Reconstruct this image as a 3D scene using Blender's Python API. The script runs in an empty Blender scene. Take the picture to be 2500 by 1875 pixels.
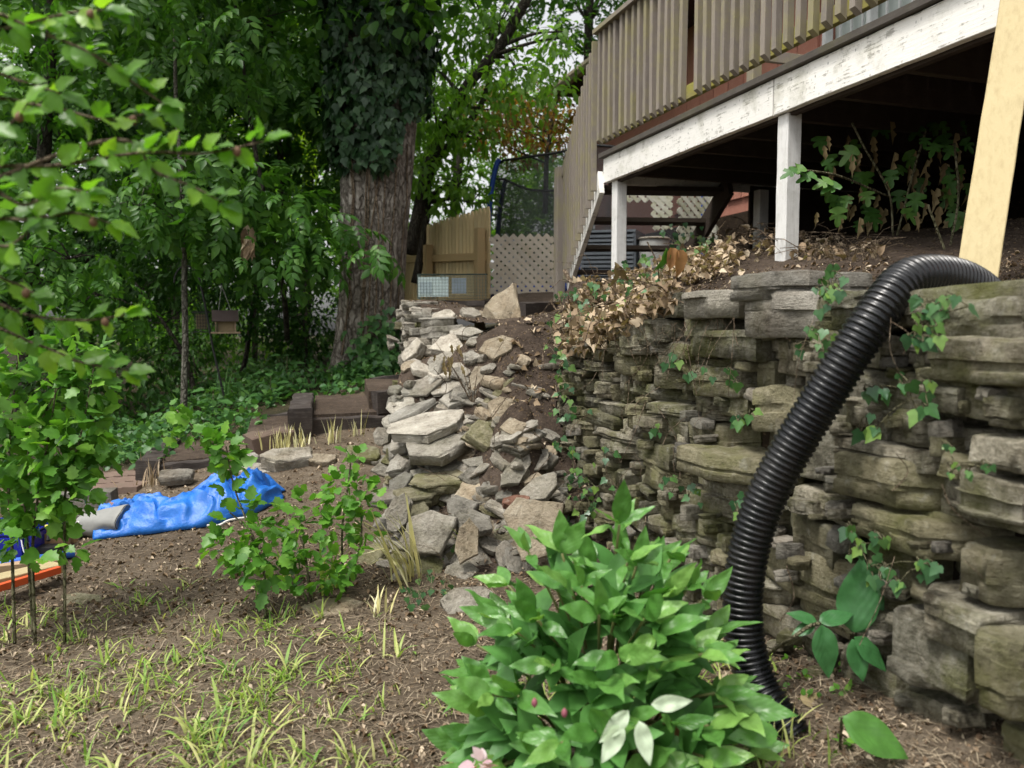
import bpy, math, random
import numpy as np
from mathutils import Vector, Matrix, noise

# ------------------------------------------------------------------ camera, world, sun
SC = bpy.context.scene
COL = SC.collection
FPX, CZ = 1950.0, 1.20
TH = math.atan(142.5 / FPX)
cd = bpy.data.cameras.new('camera')
cam = bpy.data.objects.new('camera', cd)
COL.objects.link(cam)
cam.location = (0, 0, CZ)
cam.rotation_euler = (math.pi / 2 - TH, 0, 0)
cd.sensor_width = 36.0
cd.lens = 36.0 * FPX / 2500.0
cd.clip_start, cd.clip_end = 0.05, 600.0
cd.dof.use_dof = True
cd.dof.focus_distance = 3.6
cd.dof.aperture_fstop = 3.2
SC.camera = cam

world = bpy.data.worlds.new('World')
SC.world = world
world.use_nodes = True
wn = world.node_tree.nodes
wl = world.node_tree.links
wn.clear()
SUN_EL, SUN_AZ = math.radians(64), math.radians(230)   # azimuth clockwise from +Y
sky = wn.new('ShaderNodeTexSky')
sky.sky_type = 'NISHITA'
sky.sun_disc = False
sky.sun_elevation = SUN_EL
sky.sun_rotation = SUN_AZ
sky.air_density = 1.2
sky.dust_density = 4.0
hs = wn.new('ShaderNodeHueSaturation')
hs.inputs['Saturation'].default_value = 0.1      # overcast: the cloud layer takes the blue out
bg = wn.new('ShaderNodeBackground')
bg.inputs['Strength'].default_value = 0.12
wo = wn.new('ShaderNodeOutputWorld')
wl.new(sky.outputs[0], hs.inputs['Color'])
wl.new(hs.outputs[0], bg.inputs['Color'])
wl.new(bg.outputs[0], wo.inputs['Surface'])

sd = bpy.data.lights.new('sun', 'SUN')
sd.energy = 1.5
sd.angle = math.radians(14)
sd.color = (1.0, 0.95, 0.88)
sun = bpy.data.objects.new('sun', sd)
COL.objects.link(sun)
sdir = Vector((math.sin(SUN_AZ) * math.cos(SUN_EL), math.cos(SUN_AZ) * math.cos(SUN_EL), math.sin(SUN_EL)))
sun.rotation_euler = (-sdir).to_track_quat('-Z', 'Y').to_euler()
sun.location = (0, -4, 12)

vs = SC.view_settings
vs.view_transform = 'Standard'
vs.look = 'None'
vs.gamma = 1.0
vs.use_curve_mapping = False
vs.exposure = 1.05
try:
    SC.cycles.max_bounces = 7
    SC.cycles.diffuse_bounces = 4
    SC.cycles.transparent_max_bounces = 12
    SC.cycles.use_denoising = True
except Exception:
    pass

# ------------------------------------------------------------------ helpers
CT, ST = math.cos(TH), math.sin(TH)
def U(px, py, d):
    """photo pixel (2500 wide) at depth d -> world point"""
    fx, fy = (px - 1250) / FPX, (937.5 - py) / FPX
    return Vector((d * fx, d * (CT + fy * ST), CZ + d * (-ST + fy * CT)))
def UZ(px, py, z):
    """photo pixel on the horizontal plane at world height z"""
    fy = (937.5 - py) / FPX
    return U(px, py, (z - CZ) / (-ST + fy * CT))
def V(*a):
    return Vector(a)
R = random.Random(7)
def rr(a, b):
    return R.uniform(a, b)
WM = {}
def reg(o, parent, mw):
    COL.objects.link(o)
    if parent is not None:
        o.parent = parent
        o.matrix_parent_inverse = WM[parent.name].inverted()
    o.matrix_basis = mw
    WM[o.name] = mw.copy()
    return o
def meta(o, label=None, cat=None, group=None, kind=None):
    if label: o['label'] = label
    if cat: o['category'] = cat
    if group: o['group'] = group
    if kind: o['kind'] = kind
    return o
def thing(name, label, cat, loc=(0, 0, 0), group=None):
    o = bpy.data.objects.new(name, None)
    o.empty_display_size = 0.05
    reg(o, None, Matrix.Translation(Vector(loc)))
    return meta(o, label, cat, group, 'thing')
def mesh_from(name, verts, faces, mat=None, smooth=False, sharp=None):
    me = bpy.data.meshes.new(name)
    me.from_pydata([tuple(v) for v in verts], [], [tuple(f) for f in faces])
    if mat: me.materials.append(mat)
    if smooth:
        me.polygons.foreach_set('use_smooth', [True] * len(me.polygons))
    me.update()
    if sharp: me.set_sharp_from_angle(angle=math.radians(sharp))
    return me
def obj(name, me, parent=None, mw=None):
    o = bpy.data.objects.new(name, me)
    return reg(o, parent, mw if mw is not None else Matrix.Identity(4))
def fastmesh(name, co, tris, mat, smooth=False):
    """big mesh from numpy: co (N,3), tris (M,k)"""
    me = bpy.data.meshes.new(name)
    co = np.asarray(co, dtype=np.float32); tris = np.asarray(tris, dtype=np.int32)
    n, (m, k) = len(co), tris.shape
    me.vertices.add(n); me.vertices.foreach_set('co', co.ravel())
    me.loops.add(m * k); me.loops.foreach_set('vertex_index', tris.ravel())
    me.polygons.add(m)
    me.polygons.foreach_set('loop_start', np.arange(0, m * k, k, dtype=np.int32))
    if smooth: me.polygons.foreach_set('use_smooth', np.ones(m, dtype=bool))
    me.materials.append(mat)
    me.update(calc_edges=True)
    me.validate()
    return me
class MB:
    """collects simple solids into one mesh"""
    def __init__(s): s.v, s.f = [], []
    def add(s, vs, fs):
        b = len(s.v); s.v += [Vector(v) for v in vs]; s.f += [tuple(i + b for i in f) for f in fs]; return s
    def box(s, c, sx, sy, sz, m=None, taper=1.0):
        c = Vector(c); vs = []
        for z in (-1, 1):
            t = 1.0 if z < 0 else taper
            for x, y in ((-1, -1), (1, -1), (1, 1), (-1, 1)):
                p = Vector((x * sx / 2 * t, y * sy / 2 * t, z * sz / 2))
                vs.append((m @ p if m else p) + c)
        return s.add(vs, [(0, 3, 2, 1), (4, 5, 6, 7), (0, 1, 5, 4), (1, 2, 6, 5), (2, 3, 7, 6), (3, 0, 4, 7)])
    def tube(s, pts, rad, n=8, cap=True):
        pts = [Vector(p) for p in pts]
        rs = rad if isinstance(rad, (list, tuple)) else [rad] * len(pts)
        up = None; rings = []; b = len(s.v)
        for i, p in enumerate(pts):
            t = (pts[min(i + 1, len(pts) - 1)] - pts[max(i - 1, 0)])
            if t.length < 1e-9: t = Vector((0, 0, 1))
            t.normalize()
            if up is None:
                up = t.orthogonal().normalized()
            up = (up - t * up.dot(t))
            if up.length < 1e-6: up = t.orthogonal()
            up.normalize(); bn = t.cross(up)
            for k in range(n):
                a = 2 * math.pi * k / n
                s.v.append(p + (up * math.cos(a) + bn * math.sin(a)) * rs[i])
        for i in range(len(pts) - 1):
            for k in range(n):
                k2 = (k + 1) % n
                s.f.append((b + i * n + k, b + i * n + k2, b + (i + 1) * n + k2, b + (i + 1) * n + k))
        if cap:
            s.f.append(tuple(b + k for k in reversed(range(n))))
            s.f.append(tuple(b + (len(pts) - 1) * n + k for k in range(n)))
        return s
    def build(s, name, mat, parent=None, smooth=False, sharp=None):
        return obj(name, mesh_from(name, s.v, s.f, mat, smooth, sharp), parent)
def basis(x, y, z):
    return Matrix((x, y, z)).transposed()
def spline(pts, n):
    """Catmull-Rom through pts"""
    pts = [Vector(p) for p in pts]
    P = [pts[0] * 2 - pts[1]] + pts + [pts[-1] * 2 - pts[-2]]
    out = []
    for i in range(1, len(P) - 2):
        for k in range(n):
            t = k / n
            a, b, c, d = P[i - 1], P[i], P[i + 1], P[i + 2]
            out.append(0.5 * ((2 * b) + (c - a) * t + (2 * a - 5 * b + 4 * c - d) * t * t + (3 * b - a - 3 * c + d) * t ** 3))
    out.append(pts[-1])
    return out
def wood_beam(mb, a, b, w, h, up=(0, 0, 1), seed=0, seg=10, rough=0.004):
    """a slightly uneven squared timber from a to b"""
    a, b = Vector(a), Vector(b); t = (b - a).normalized(); up = Vector(up)
    up = (up - t * up.dot(t)).normalized(); sd_ = t.cross(up)
    vs, fs = [], []
    c = min(w, h) * 0.06
    prof = [(-w/2 + c, -h/2), (w/2 - c, -h/2), (w/2, -h/2 + c), (w/2, h/2 - c), (w/2 - c, h/2), (-w/2 + c, h/2), (-w/2, h/2 - c), (-w/2, -h/2 + c)]
    n = len(prof)
    for i in range(seg + 1):
        p = a.lerp(b, i / seg)
        for j, (x, y) in enumerate(prof):
            q = p + sd_ * x + up * y
            nz = noise.noise_vector(q * 9 + Vector((seed, seed * 2, 0)))
            vs.append(q + nz * rough)
    for i in range(seg):
        for j in range(n):
            k = (j + 1) % n
            fs.append((i*n + j, i*n + k, (i+1)*n + k, (i+1)*n + j))
    fs.append(tuple(reversed(range(n)))); fs.append(tuple(seg*n + j for j in range(n)))
    mb.add(vs, [tuple(reversed(f)) for f in fs])
    return mb

# ------------------------------------------------------------------ materials
def newmat(name):
    m = bpy.data.materials.new(name); m.use_nodes = True
    nt = m.node_tree; nt.nodes.clear()
    return m, nt.nodes, nt.links
def N(nodes, kind, **kw):
    n = nodes.new('ShaderNode' + kind)
    for k, v in kw.items():
        if k.startswith('_'): setattr(n, k[1:], v)
        else: n.inputs[k.replace('__', ' ')].default_value = v
    return n
def ramp(nodes, stops, interp='LINEAR'):
    r = nodes.new('ShaderNodeValToRGB'); r.color_ramp.interpolation = interp
    e = r.color_ramp.elements
    while len(e) > len(stops): e.remove(e[-1])
    while len(e) < len(stops): e.new(0.5)
    for el, (p, c) in zip(e, stops):
        el.position = p
        el.color = (c[0], c[1], c[2], 1) if isinstance(c, (tuple, list)) else (c, c, c, 1)
    return r
def mix(nodes, links, fac, a, b, blend='MIX'):
    n = nodes.new('ShaderNodeMix'); n.data_type = 'RGBA'; n.blend_type = blend
    for i, x in ((0, fac), (6, a), (7, b)):
        if hasattr(x, 'is_linked') or isinstance(x, bpy.types.NodeSocket): links.new(x, n.inputs[i])
        elif i == 0: n.inputs[0].default_value = x
        else: n.inputs[i].default_value = (x[0], x[1], x[2], 1)
    return n.outputs[2]
def tex(nodes, links, vec, scale, detail=4, rough=0.55, kind='Noise', **kw):
    t = nodes.new('ShaderNodeTex' + kind); t.inputs['Scale'].default_value = scale
    if kind == 'Noise':
        t.inputs['Detail'].default_value = detail; t.inputs['Roughness'].default_value = rough
    for k, v in kw.items(): setattr(t, k, v)
    if vec is not None: links.new(vec, t.inputs['Vector'])
    return t.outputs[0]
def mapping(nodes, links, vec, scale=(1, 1, 1), loc=(0, 0, 0)):
    m = nodes.new('ShaderNodeMapping'); m.inputs['Scale'].default_value = scale; m.inputs['Location'].default_value = loc
    links.new(vec, m.inputs['Vector']); return m.outputs[0]
def finish(m, nodes, links, color, rough=0.8, height=None, bump=0.3, dist=0.01, spec=0.3, normal=None):
    p = nodes.new('ShaderNodeBsdfPrincipled')
    if isinstance(color, bpy.types.NodeSocket): links.new(color, p.inputs['Base Color'])
    else: p.inputs['Base Color'].default_value = (*color, 1)
    if isinstance(rough, bpy.types.NodeSocket): links.new(rough, p.inputs['Roughness'])
    else: p.inputs['Roughness'].default_value = rough
    p.inputs['Specular IOR Level'].default_value = spec
    if height is not None:
        b = nodes.new('ShaderNodeBump'); b.inputs['Strength'].default_value = bump; b.inputs['Distance'].default_value = dist
        links.new(height, b.inputs['Height']); links.new(b.outputs[0], p.inputs['Normal'])
    o = nodes.new('ShaderNodeOutputMaterial'); links.new(p.outputs[0], o.inputs[0])
    return p
def madd(nodes, links, a, b, op='ADD'):
    n = nodes.new('ShaderNodeMath'); n.operation = op
    for i, x in ((0, a), (1, b)):
        if isinstance(x, bpy.types.NodeSocket): links.new(x, n.inputs[i])
        else: n.inputs[i].default_value = x
    return n.outputs[0]

def leaf_mat(name, c1, c2, c3=None, rough=0.45, trans=0.35, spec=0.4, veins=False, tint=1.25, objrand=False):
    m, nd, lk = newmat(name)
    if objrand:
        rnd = nd.new('ShaderNodeObjectInfo').outputs['Random']
    else:
        rnd = nd.new('ShaderNodeNewGeometry').outputs['Random Per Island']
    st = [(0.0, c1), (0.6, c2), (1.0, c3 or c2)]
    rp = ramp(nd, st); lk.new(rnd, rp.inputs[0])
    col = rp.outputs[0]
    geo = nd.new('ShaderNodeNewGeometry')
    nz = tex(nd, lk, geo.outputs['Position'], 35, 3)
    col = mix(nd, lk, 0.5, col, mix(nd, lk, nz, (0.25, 0.25, 0.25), (1.2, 1.2, 1.2)), 'OVERLAY')
    p = nd.new('ShaderNodeBsdfPrincipled'); lk.new(col, p.inputs['Base Color'])
    p.inputs['Roughness'].default_value = rough; p.inputs['Specular IOR Level'].default_value = spec
    if veins:
        tc = nd.new('ShaderNodeTexCoord')
        sx = nd.new('ShaderNodeSeparateXYZ'); lk.new(tc.outputs['Object'], sx.inputs[0])
        ab = madd(nd, lk, sx.outputs[0], 0.0, 'ABSOLUTE')
        ph = madd(nd, lk, madd(nd, lk, sx.outputs[1], 6.0 * 6.28, 'MULTIPLY'), madd(nd, lk, ab, -75.0, 'MULTIPLY'))
        w = madd(nd, lk, madd(nd, lk, ph, 0, 'SINE'), 6.0, 'POWER') if False else madd(nd, lk, ph, 0, 'SINE')
        b = nd.new('ShaderNodeBump'); b.inputs['Strength'].default_value = 0.09; b.inputs['Distance'].default_value = 0.003
        lk.new(w, b.inputs['Height']); lk.new(b.outputs[0], p.inputs['Normal'])
    t = nd.new('ShaderNodeBsdfTranslucent')
    lk.new(mix(nd, lk, 1.0, col, (tint * 1.05, tint * 1.15, tint * 0.45), 'MULTIPLY'), t.inputs['Color'])
    ms = nd.new('ShaderNodeMixShader'); ms.inputs[0].default_value = trans
    lk.new(p.outputs[0], ms.inputs[1]); lk.new(t.outputs[0], ms.inputs[2])
    o = nd.new('ShaderNodeOutputMaterial'); lk.new(ms.outputs[0], o.inputs[0])
    return m

def stone_mat(name, dark, mid, light, moss=(0.105, 0.112, 0.024), moss_amt=0.5, warm=(0.16, 0.11, 0.06), warm_amt=0.3, dirt_shade=0.5):
    m, nd, lk = newmat(name)
    tc = nd.new('ShaderNodeTexCoord'); oi = nd.new('ShaderNodeObjectInfo'); geo = nd.new('ShaderNodeNewGeometry')
    off = nd.new('ShaderNodeVectorMath'); off.operation = 'ADD'
    sc = nd.new('ShaderNodeVectorMath'); sc.operation = 'SCALE'; sc.inputs[0].default_value = (37, 53, 71)
    lk.new(oi.outputs['Random'], sc.inputs['Scale'])
    lk.new(geo.outputs['Position'], off.inputs[0]); lk.new(sc.outputs[0], off.inputs[1])
    wp = off.outputs[0]
    offo = nd.new('ShaderNodeVectorMath'); offo.operation = 'ADD'
    lk.new(tc.outputs['Object'], offo.inputs[0]); lk.new(sc.outputs[0], offo.inputs[1])
    lp = offo.outputs[0]
    n1 = tex(nd, lk, wp, 9, 6, 0.62)
    n2 = tex(nd, lk, wp, 60, 6, 0.7)
    st = tex(nd, lk, mapping(nd, lk, lp, (1.0, 1.0, 1.7)), 2.6, 7, 0.72)
    f = madd(nd, lk, madd(nd, lk, n1, 0.5, 'MULTIPLY'), madd(nd, lk, madd(nd, lk, st, 0.24, 'MULTIPLY'), madd(nd, lk, n2, 0.3, 'MULTIPLY')))
    rp = ramp(nd, [(0.36, dark), (0.5, mid), (0.66, light)]); lk.new(f, rp.inputs[0])
    col = rp.outputs[0]
    # each stone its own tone
    tone = ramp(nd, [(0, (0.62, 0.62, 0.6)), (0.5, (0.95, 0.93, 0.88)), (1, (1.25, 1.2, 1.12))]); lk.new(oi.outputs['Random'], tone.inputs[0])
    col = mix(nd, lk, 1.0, col, tone.outputs[0], 'MULTIPLY')
    # rusty / warm patches
    w = ramp(nd, [(0.5, 0), (0.68, 1)]); lk.new(tex(nd, lk, mapping(nd, lk, wp, (1, 1, 1), (9, 4, 2)), 5, 5, 0.6), w.inputs[0])
    col = mix(nd, lk, madd(nd, lk, w.outputs[0], warm_amt, 'MULTIPLY'), col, warm)
    # moss and algae
    mm = ramp(nd, [(0.46, 0), (0.66, 1)]); lk.new(tex(nd, lk, mapping(nd, lk, geo.outputs['Position'], (1, 1, 1), (3, 8, 1)), 4.5, 8, 0.68), mm.inputs[0])
    col = mix(nd, lk, madd(nd, lk, mm.outputs[0], moss_amt, 'MULTIPLY'), col, moss)
    # pale lichen specks and soil in pits, its tone also deepening the shade
    ls = ramp(nd, [(0.6, 0), (0.72, 1)]); lk.new(tex(nd, lk, mapping(nd, lk, wp, (1, 1, 1), (1, 2, 3)), 26, 4, 0.6), ls.inputs[0])
    col = mix(nd, lk, madd(nd, lk, ls.outputs[0], 0.35, 'MULTIPLY'), col, (0.42, 0.41, 0.35))
    pits = ramp(nd, [(0.34, 1), (0.47, 0)]); lk.new(f, pits.inputs[0])
    col = mix(nd, lk, madd(nd, lk, pits.outputs[0], dirt_shade, 'MULTIPLY'), col, (0.035, 0.026, 0.017))
    h = madd(nd, lk, madd(nd, lk, n1, 0.8, 'MULTIPLY'), madd(nd, lk, madd(nd, lk, st, 0.45, 'MULTIPLY'), madd(nd, lk, n2, 0.55, 'MULTIPLY')))
    vo = nd.new('ShaderNodeTexVoronoi'); vo.feature = 'DISTANCE_TO_EDGE'; vo.inputs['Scale'].default_value = 16; lk.new(mapping(nd, lk, wp, (1, 1, 1.7)), vo.inputs['Vector'])
    vr = ramp(nd, [(0.0, 0), (0.06, 1)]); lk.new(vo.outputs['Distance'], vr.inputs[0])
    h = madd(nd, lk, h, madd(nd, lk, vr.outputs[0], 0.035, 'MULTIPLY'))
    finish(m, nd, lk, col, 0.88, h, 1.0, 0.03, 0.2)
    return m

def paint_mat(name, base, worn, mildew, worn_amt=0.4, mild_amt=0.35, grain=(1, 1, 1), holes=False, knots=False, rough=0.6, mild_scale=1.6, mild_lo=0.5):
    """weathered painted lumber"""
    m, nd, lk = newmat(name)
    tc = nd.new('ShaderNodeTexCoord'); geo = nd.new('ShaderNodeNewGeometry'); oi = nd.new('ShaderNodeObjectInfo')
    sc = nd.new('ShaderNodeVectorMath'); sc.operation = 'SCALE'; sc.inputs[0].default_value = (13, 7, 23); lk.new(oi.outputs['Random'], sc.inputs['Scale'])
    of = nd.new('ShaderNodeVectorMath'); of.operation = 'ADD'; lk.new(geo.outputs['Position'], of.inputs[0]); lk.new(sc.outputs[0], of.inputs[1])
    wp = of.outputs[0]
    g = tex(nd, lk, mapping(nd, lk, wp, grain), 30, 5, 0.65)
    n1 = tex(nd, lk, wp, 12, 6, 0.7)
    wr = ramp(nd, [(0.55, 0), (0.6, 1)] if holes else [(0.48, 0), (0.7, 1)]); lk.new(madd(nd, lk, madd(nd, lk, g, 0.92 if knots else 0.5, 'MULTIPLY'), madd(nd, lk, n1, 0.08 if knots else 0.5, 'MULTIPLY')), wr.inputs[0])
    tone = ramp(nd, [(0, (0.86, 0.86, 0.86)), (1, (1.08, 1.07, 1.05))]); lk.new(oi.outputs['Random'], tone.inputs[0])
    col = mix(nd, lk, 1.0, base, tone.outputs[0], 'MULTIPLY')
    col = mix(nd, lk, madd(nd, lk, wr.outputs[0], worn_amt, 'MULTIPLY'), col, worn)
    ml = ramp(nd, [(mild_lo, 0), (mild_lo + 0.2, 1)]); lk.new(tex(nd, lk, wp, mild_scale, 8, 0.72), ml.inputs[0])
    col = mix(nd, lk, madd(nd, lk, ml.outputs[0], mild_amt, 'MULTIPLY'), col, mildew)
    if holes:
        vo = nd.new('ShaderNodeTexVoronoi'); vo.inputs['Scale'].default_value = 34; vo.inputs['Randomness'].default_value = 0.45
        lk.new(mapping(nd, lk, geo.outputs['Position'], (1, 1, 0.62)), vo.inputs['Vector'])
        hr = ramp(nd, [(0.10, 1), (0.2, 0)]); lk.new(vo.outputs['Distance'], hr.inputs[0])
        br = ramp(nd, [(0.42, 0), (0.6, 1)]); lk.new(tex(nd, lk, wp, 5, 3), br.inputs[0])
        col = mix(nd, lk, madd(nd, lk, madd(nd, lk, hr.outputs[0], br.outputs[0], 'MULTIPLY'), 0.75, 'MULTIPLY'), col, (0.16, 0.15, 0.13))
    if knots:
        vk = nd.new('ShaderNodeTexVoronoi'); vk.inputs['Scale'].default_value = 3.2; vk.inputs['Randomness'].default_value = 1.0
        lk.new(mapping(nd, lk, wp, (1.6, 1.6, .9)), vk.inputs['Vector'])
        kr = ramp(nd, [(0.03, 1), (0.05, 0)]); lk.new(vk.outputs['Distance'], kr.inputs[0])
        col = mix(nd, lk, madd(nd, lk, kr.outputs[0], 0.8, 'MULTIPLY'), col, (0.12, 0.07, 0.03))
    finish(m, nd, lk, col, rough, madd(nd, lk, g, n1), 0.35, 0.006, 0.25)
    return m
def simple_mat(name, c, rough=0.6, spec=0.3, var=0.25, scale=20, metal=0.0, bump=0.15):
    m, nd, lk = newmat(name)
    geo = nd.new('ShaderNodeNewGeometry')
    n = tex(nd, lk, geo.outputs['Position'], scale, 5, 0.6)
    a = tuple(x * (1 - var) for x in c); b = tuple(min(1, x * (1 + var)) for x in c)
    p = finish(m, nd, lk, mix(nd, lk, n, a, b), rough, n, bump, 0.006, spec)
    p.inputs['Metallic'].default_value = metal
    return m
def soil_mat(name, dark, mid, light, scale=1.0):
    m, nd, lk = newmat(name)
    geo = nd.new('ShaderNodeNewGeometry'); P = geo.outputs['Position']
    n0 = tex(nd, lk, P, 1.3 * scale, 5, 0.6); n1 = tex(nd, lk, P, 14 * scale, 8, 0.72); n2 = tex(nd, lk, P, 75 * scale, 5, 0.7)
    f = madd(nd, lk, madd(nd, lk, n0, 0.4, 'MULTIPLY'), madd(nd, lk, madd(nd, lk, n1, 0.35, 'MULTIPLY'), madd(nd, lk, n2, 0.25, 'MULTIPLY')))
    rp = ramp(nd, [(0.36, dark), (0.5, mid), (0.64, light)]); lk.new(f, rp.inputs[0])
    col = rp.outputs[0]
    # straw-coloured chips
    vo = nd.new('ShaderNodeTexVoronoi'); vo.inputs['Scale'].default_value = 130; lk.new(mapping(nd, lk, P, (1, 0.5, 1)), vo.inputs['Vector'])
    cr = ramp(nd, [(0.82, 0), (0.9, 1)]); lk.new(vo.outputs['Color'], cr.inputs[0])
    col = mix(nd, lk, madd(nd, lk, cr.outputs[0], 0.5, 'MULTIPLY'), col, (0.2, 0.14, 0.08))
    finish(m, nd, lk, col, 0.95, madd(nd, lk, n1, n2), 0.8, 0.02, 0.1)
    return m
def bark_mat(name, dark, mid, light, sc=(1, 1, 0.16), scale=16):
    m, nd, lk = newmat(name)
    geo = nd.new('ShaderNodeNewGeometry'); P = geo.outputs['Position']
    g = tex(nd, lk, mapping(nd, lk, P, sc), scale, 8, 0.7); n1 = tex(nd, lk, P, 3, 5); n2 = tex(nd, lk, mapping(nd, lk, P, (1, 1, .4)), scale * 5, 4, .7)
    f = madd(nd, lk, madd(nd, lk, g, 0.6, 'MULTIPLY'), madd(nd, lk, madd(nd, lk, n1, 0.2, 'MULTIPLY'), madd(nd, lk, n2, .2, 'MULTIPLY')))
    rp = ramp(nd, [(0.36, dark), (0.5, mid), (0.63, light)]); lk.new(f, rp.inputs[0])
    gm = ramp(nd, [(0.56, 0), (0.7, 1)]); lk.new(tex(nd, lk, mapping(nd, lk, P, (1, 1, 1), (4, 4, 4)), 2.2, 6), gm.inputs[0])
    col = mix(nd, lk, madd(nd, lk, gm.outputs[0], 0.3, 'MULTIPLY'), rp.outputs[0], (0.06, 0.07, 0.03))
    vo = nd.new('ShaderNodeTexVoronoi'); vo.feature = 'DISTANCE_TO_EDGE'; vo.inputs['Scale'].default_value = scale * .9
    dn = nd.new('ShaderNodeVectorMath'); dn.operation = 'ADD'; lk.new(mapping(nd, lk, P, (1, 1, .28)), dn.inputs[0])
    nv = nd.new('ShaderNodeTexNoise'); nv.inputs['Scale'].default_value = 9; lk.new(P, nv.inputs['Vector'])
    sv = nd.new('ShaderNodeVectorMath'); sv.operation = 'SCALE'; sv.inputs['Scale'].default_value = .09; lk.new(nv.outputs['Color'], sv.inputs[0]); lk.new(sv.outputs[0], dn.inputs[1]); lk.new(dn.outputs[0], vo.inputs['Vector'])
    vr = ramp(nd, [(0.0, 0), (0.16, 1)]); lk.new(vo.outputs['Distance'], vr.inputs[0])
    col = mix(nd, lk, 1.0, col, mix(nd, lk, vr.outputs[0], (0.45, 0.42, 0.4), (1.05, 1.05, 1.05)), 'MULTIPLY')
    finish(m, nd, lk, col, 0.92, madd(nd, lk, madd(nd, lk, vr.outputs[0], .6, 'MULTIPLY'), madd(nd, lk, g, madd(nd, lk, n2, .3, 'MULTIPLY'))), 0.9, 0.03, 0.15)
    return m

M = {}
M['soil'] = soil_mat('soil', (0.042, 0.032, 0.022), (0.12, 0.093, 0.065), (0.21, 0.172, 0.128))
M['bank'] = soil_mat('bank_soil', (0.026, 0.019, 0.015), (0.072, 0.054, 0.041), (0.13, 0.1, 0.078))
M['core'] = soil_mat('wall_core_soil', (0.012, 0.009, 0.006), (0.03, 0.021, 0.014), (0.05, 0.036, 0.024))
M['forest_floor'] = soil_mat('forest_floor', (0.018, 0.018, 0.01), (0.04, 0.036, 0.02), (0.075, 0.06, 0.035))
M['stone'] = stone_mat('wall_stone', (0.04, 0.037, 0.026), (0.175, 0.164, 0.125), (0.46, 0.44, 0.37), moss_amt=0.72, warm_amt=0.22, dirt_shade=0.75)  # pit darkening raised to deepen the shadow contrast of the wall
M['pale'] = stone_mat('pale_stone', (0.15, 0.14, 0.12), (0.36, 0.34, 0.3), (0.56, 0.54, 0.49), moss_amt=0.12, warm_amt=0.2, dirt_shade=0.45)
M['grey'] = stone_mat('grey_stone', (0.1, 0.093, 0.08), (0.25, 0.235, 0.205), (0.42, 0.4, 0.36), moss_amt=0.2, warm_amt=0.3, dirt_shade=0.5)
M['tan'] = stone_mat('tan_stone', (0.13, 0.105, 0.075), (0.32, 0.27, 0.2), (0.5, 0.44, 0.35), moss_amt=0.1, warm_amt=0.45, warm=(0.27, 0.19, 0.11), dirt_shade=0.4)
M['mossy'] = stone_mat('mossy_stone', (0.07, 0.065, 0.04), (0.18, 0.17, 0.11), (0.32, 0.3, 0.22), moss_amt=0.7, warm_amt=0.2)
M['redstone'] = stone_mat('red_brick_stone', (0.09, 0.04, 0.03), (0.2, 0.1, 0.075), (0.3, 0.18, 0.14), moss_amt=0.1, warm_amt=0.2)
M['white_paint'] = paint_mat('white_paint', (0.78, 0.77, 0.73), (0.26, 0.245, 0.205), (0.17, 0.165, 0.06), 0.75, 0.75, (0.2, 0.2, 3), holes=True, mild_lo=0.54, mild_scale=2.2)
M['white_post'] = paint_mat('white_post_paint', (0.74, 0.74, 0.72), (0.32, 0.3, 0.26), (0.22, 0.22, 0.14), 0.5, 0.5, (3, 3, 0.15), mild_lo=0.54, mild_scale=2.5)
M['brown_paint'] = paint_mat('brown_rail_paint', (0.235, 0.205, 0.175), (0.33, 0.3, 0.26), (0.27, 0.25, 0.08), 0.6, 0.6, (3, 3, 0.12), rough=0.75, mild_scale=3.0, mild_lo=0.46)
M['moss_rail'] = paint_mat('mossy_rail', (0.2, 0.17, 0.1), (0.3, 0.28, 0.15), (0.27, 0.25, 0.05), 0.5, 0.9, (0.3, 0.3, 3), rough=0.8, mild_scale=4, mild_lo=0.36)
M['deck_wood'] = paint_mat('deck_board_wood', (0.085, 0.075, 0.065), (0.15, 0.14, 0.12), (0.12, 0.12, 0.04), 0.5, 0.5, (0.3, 0.3, 2), rough=0.85, mild_scale=2.4)
M['dark_wood'] = paint_mat('dark_wood', (0.05, 0.036, 0.028), (0.09, 0.07, 0.055), (0.06, 0.06, 0.03), 0.5, 0.3, (0.3, 0.3, 2), rough=0.85)
M['new_lumber'] = paint_mat('new_lumber', (0.46, 0.38, 0.21), (0.27, 0.195, 0.085), (0.44, 0.4, 0.26), 0.35, 0.1, (1.8, 1.8, 0.04), rough=0.6, knots=True)
M['fence_wood'] = paint_mat('fence_wood', (0.62, 0.48, 0.26), (0.46, 0.37, 0.22), (0.5, 0.44, 0.28), 0.5, 0.4, (3, 3, 0.1), rough=0.75)
M['fence_frame'] = paint_mat('fence_frame_wood', (0.44, 0.31, 0.15), (0.34, 0.25, 0.14), (0.3, 0.24, 0.12), 0.5, 0.4, (3, 3, 0.3), rough=0.75)
M['lattice'] = paint_mat('lattice_vinyl', (0.42, 0.37, 0.3), (0.36, 0.31, 0.24), (0.34, 0.26, 0.15), 0.4, 0.5, mild_scale=2)
M['white_lattice'] = paint_mat('white_lattice_paint', (0.6, 0.59, 0.5), (0.4, 0.4, 0.3), (0.27, 0.27, 0.1), 0.4, 0.7, mild_scale=4, mild_lo=.45)
M['timber'] = paint_mat('old_timber', (0.04, 0.033, 0.029), (0.13, 0.113, 0.1), (0.07, 0.045, 0.03), 0.7, 0.4, (0.5, 0.5, 5), rough=0.9)
M['red_timber'] = paint_mat('reddish_timber', (0.11, 0.075, 0.058), (0.18, 0.14, 0.115), (0.1, 0.09, 0.06), 0.6, 0.4, (0.6, 0.6, 3), rough=0.9)
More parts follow.
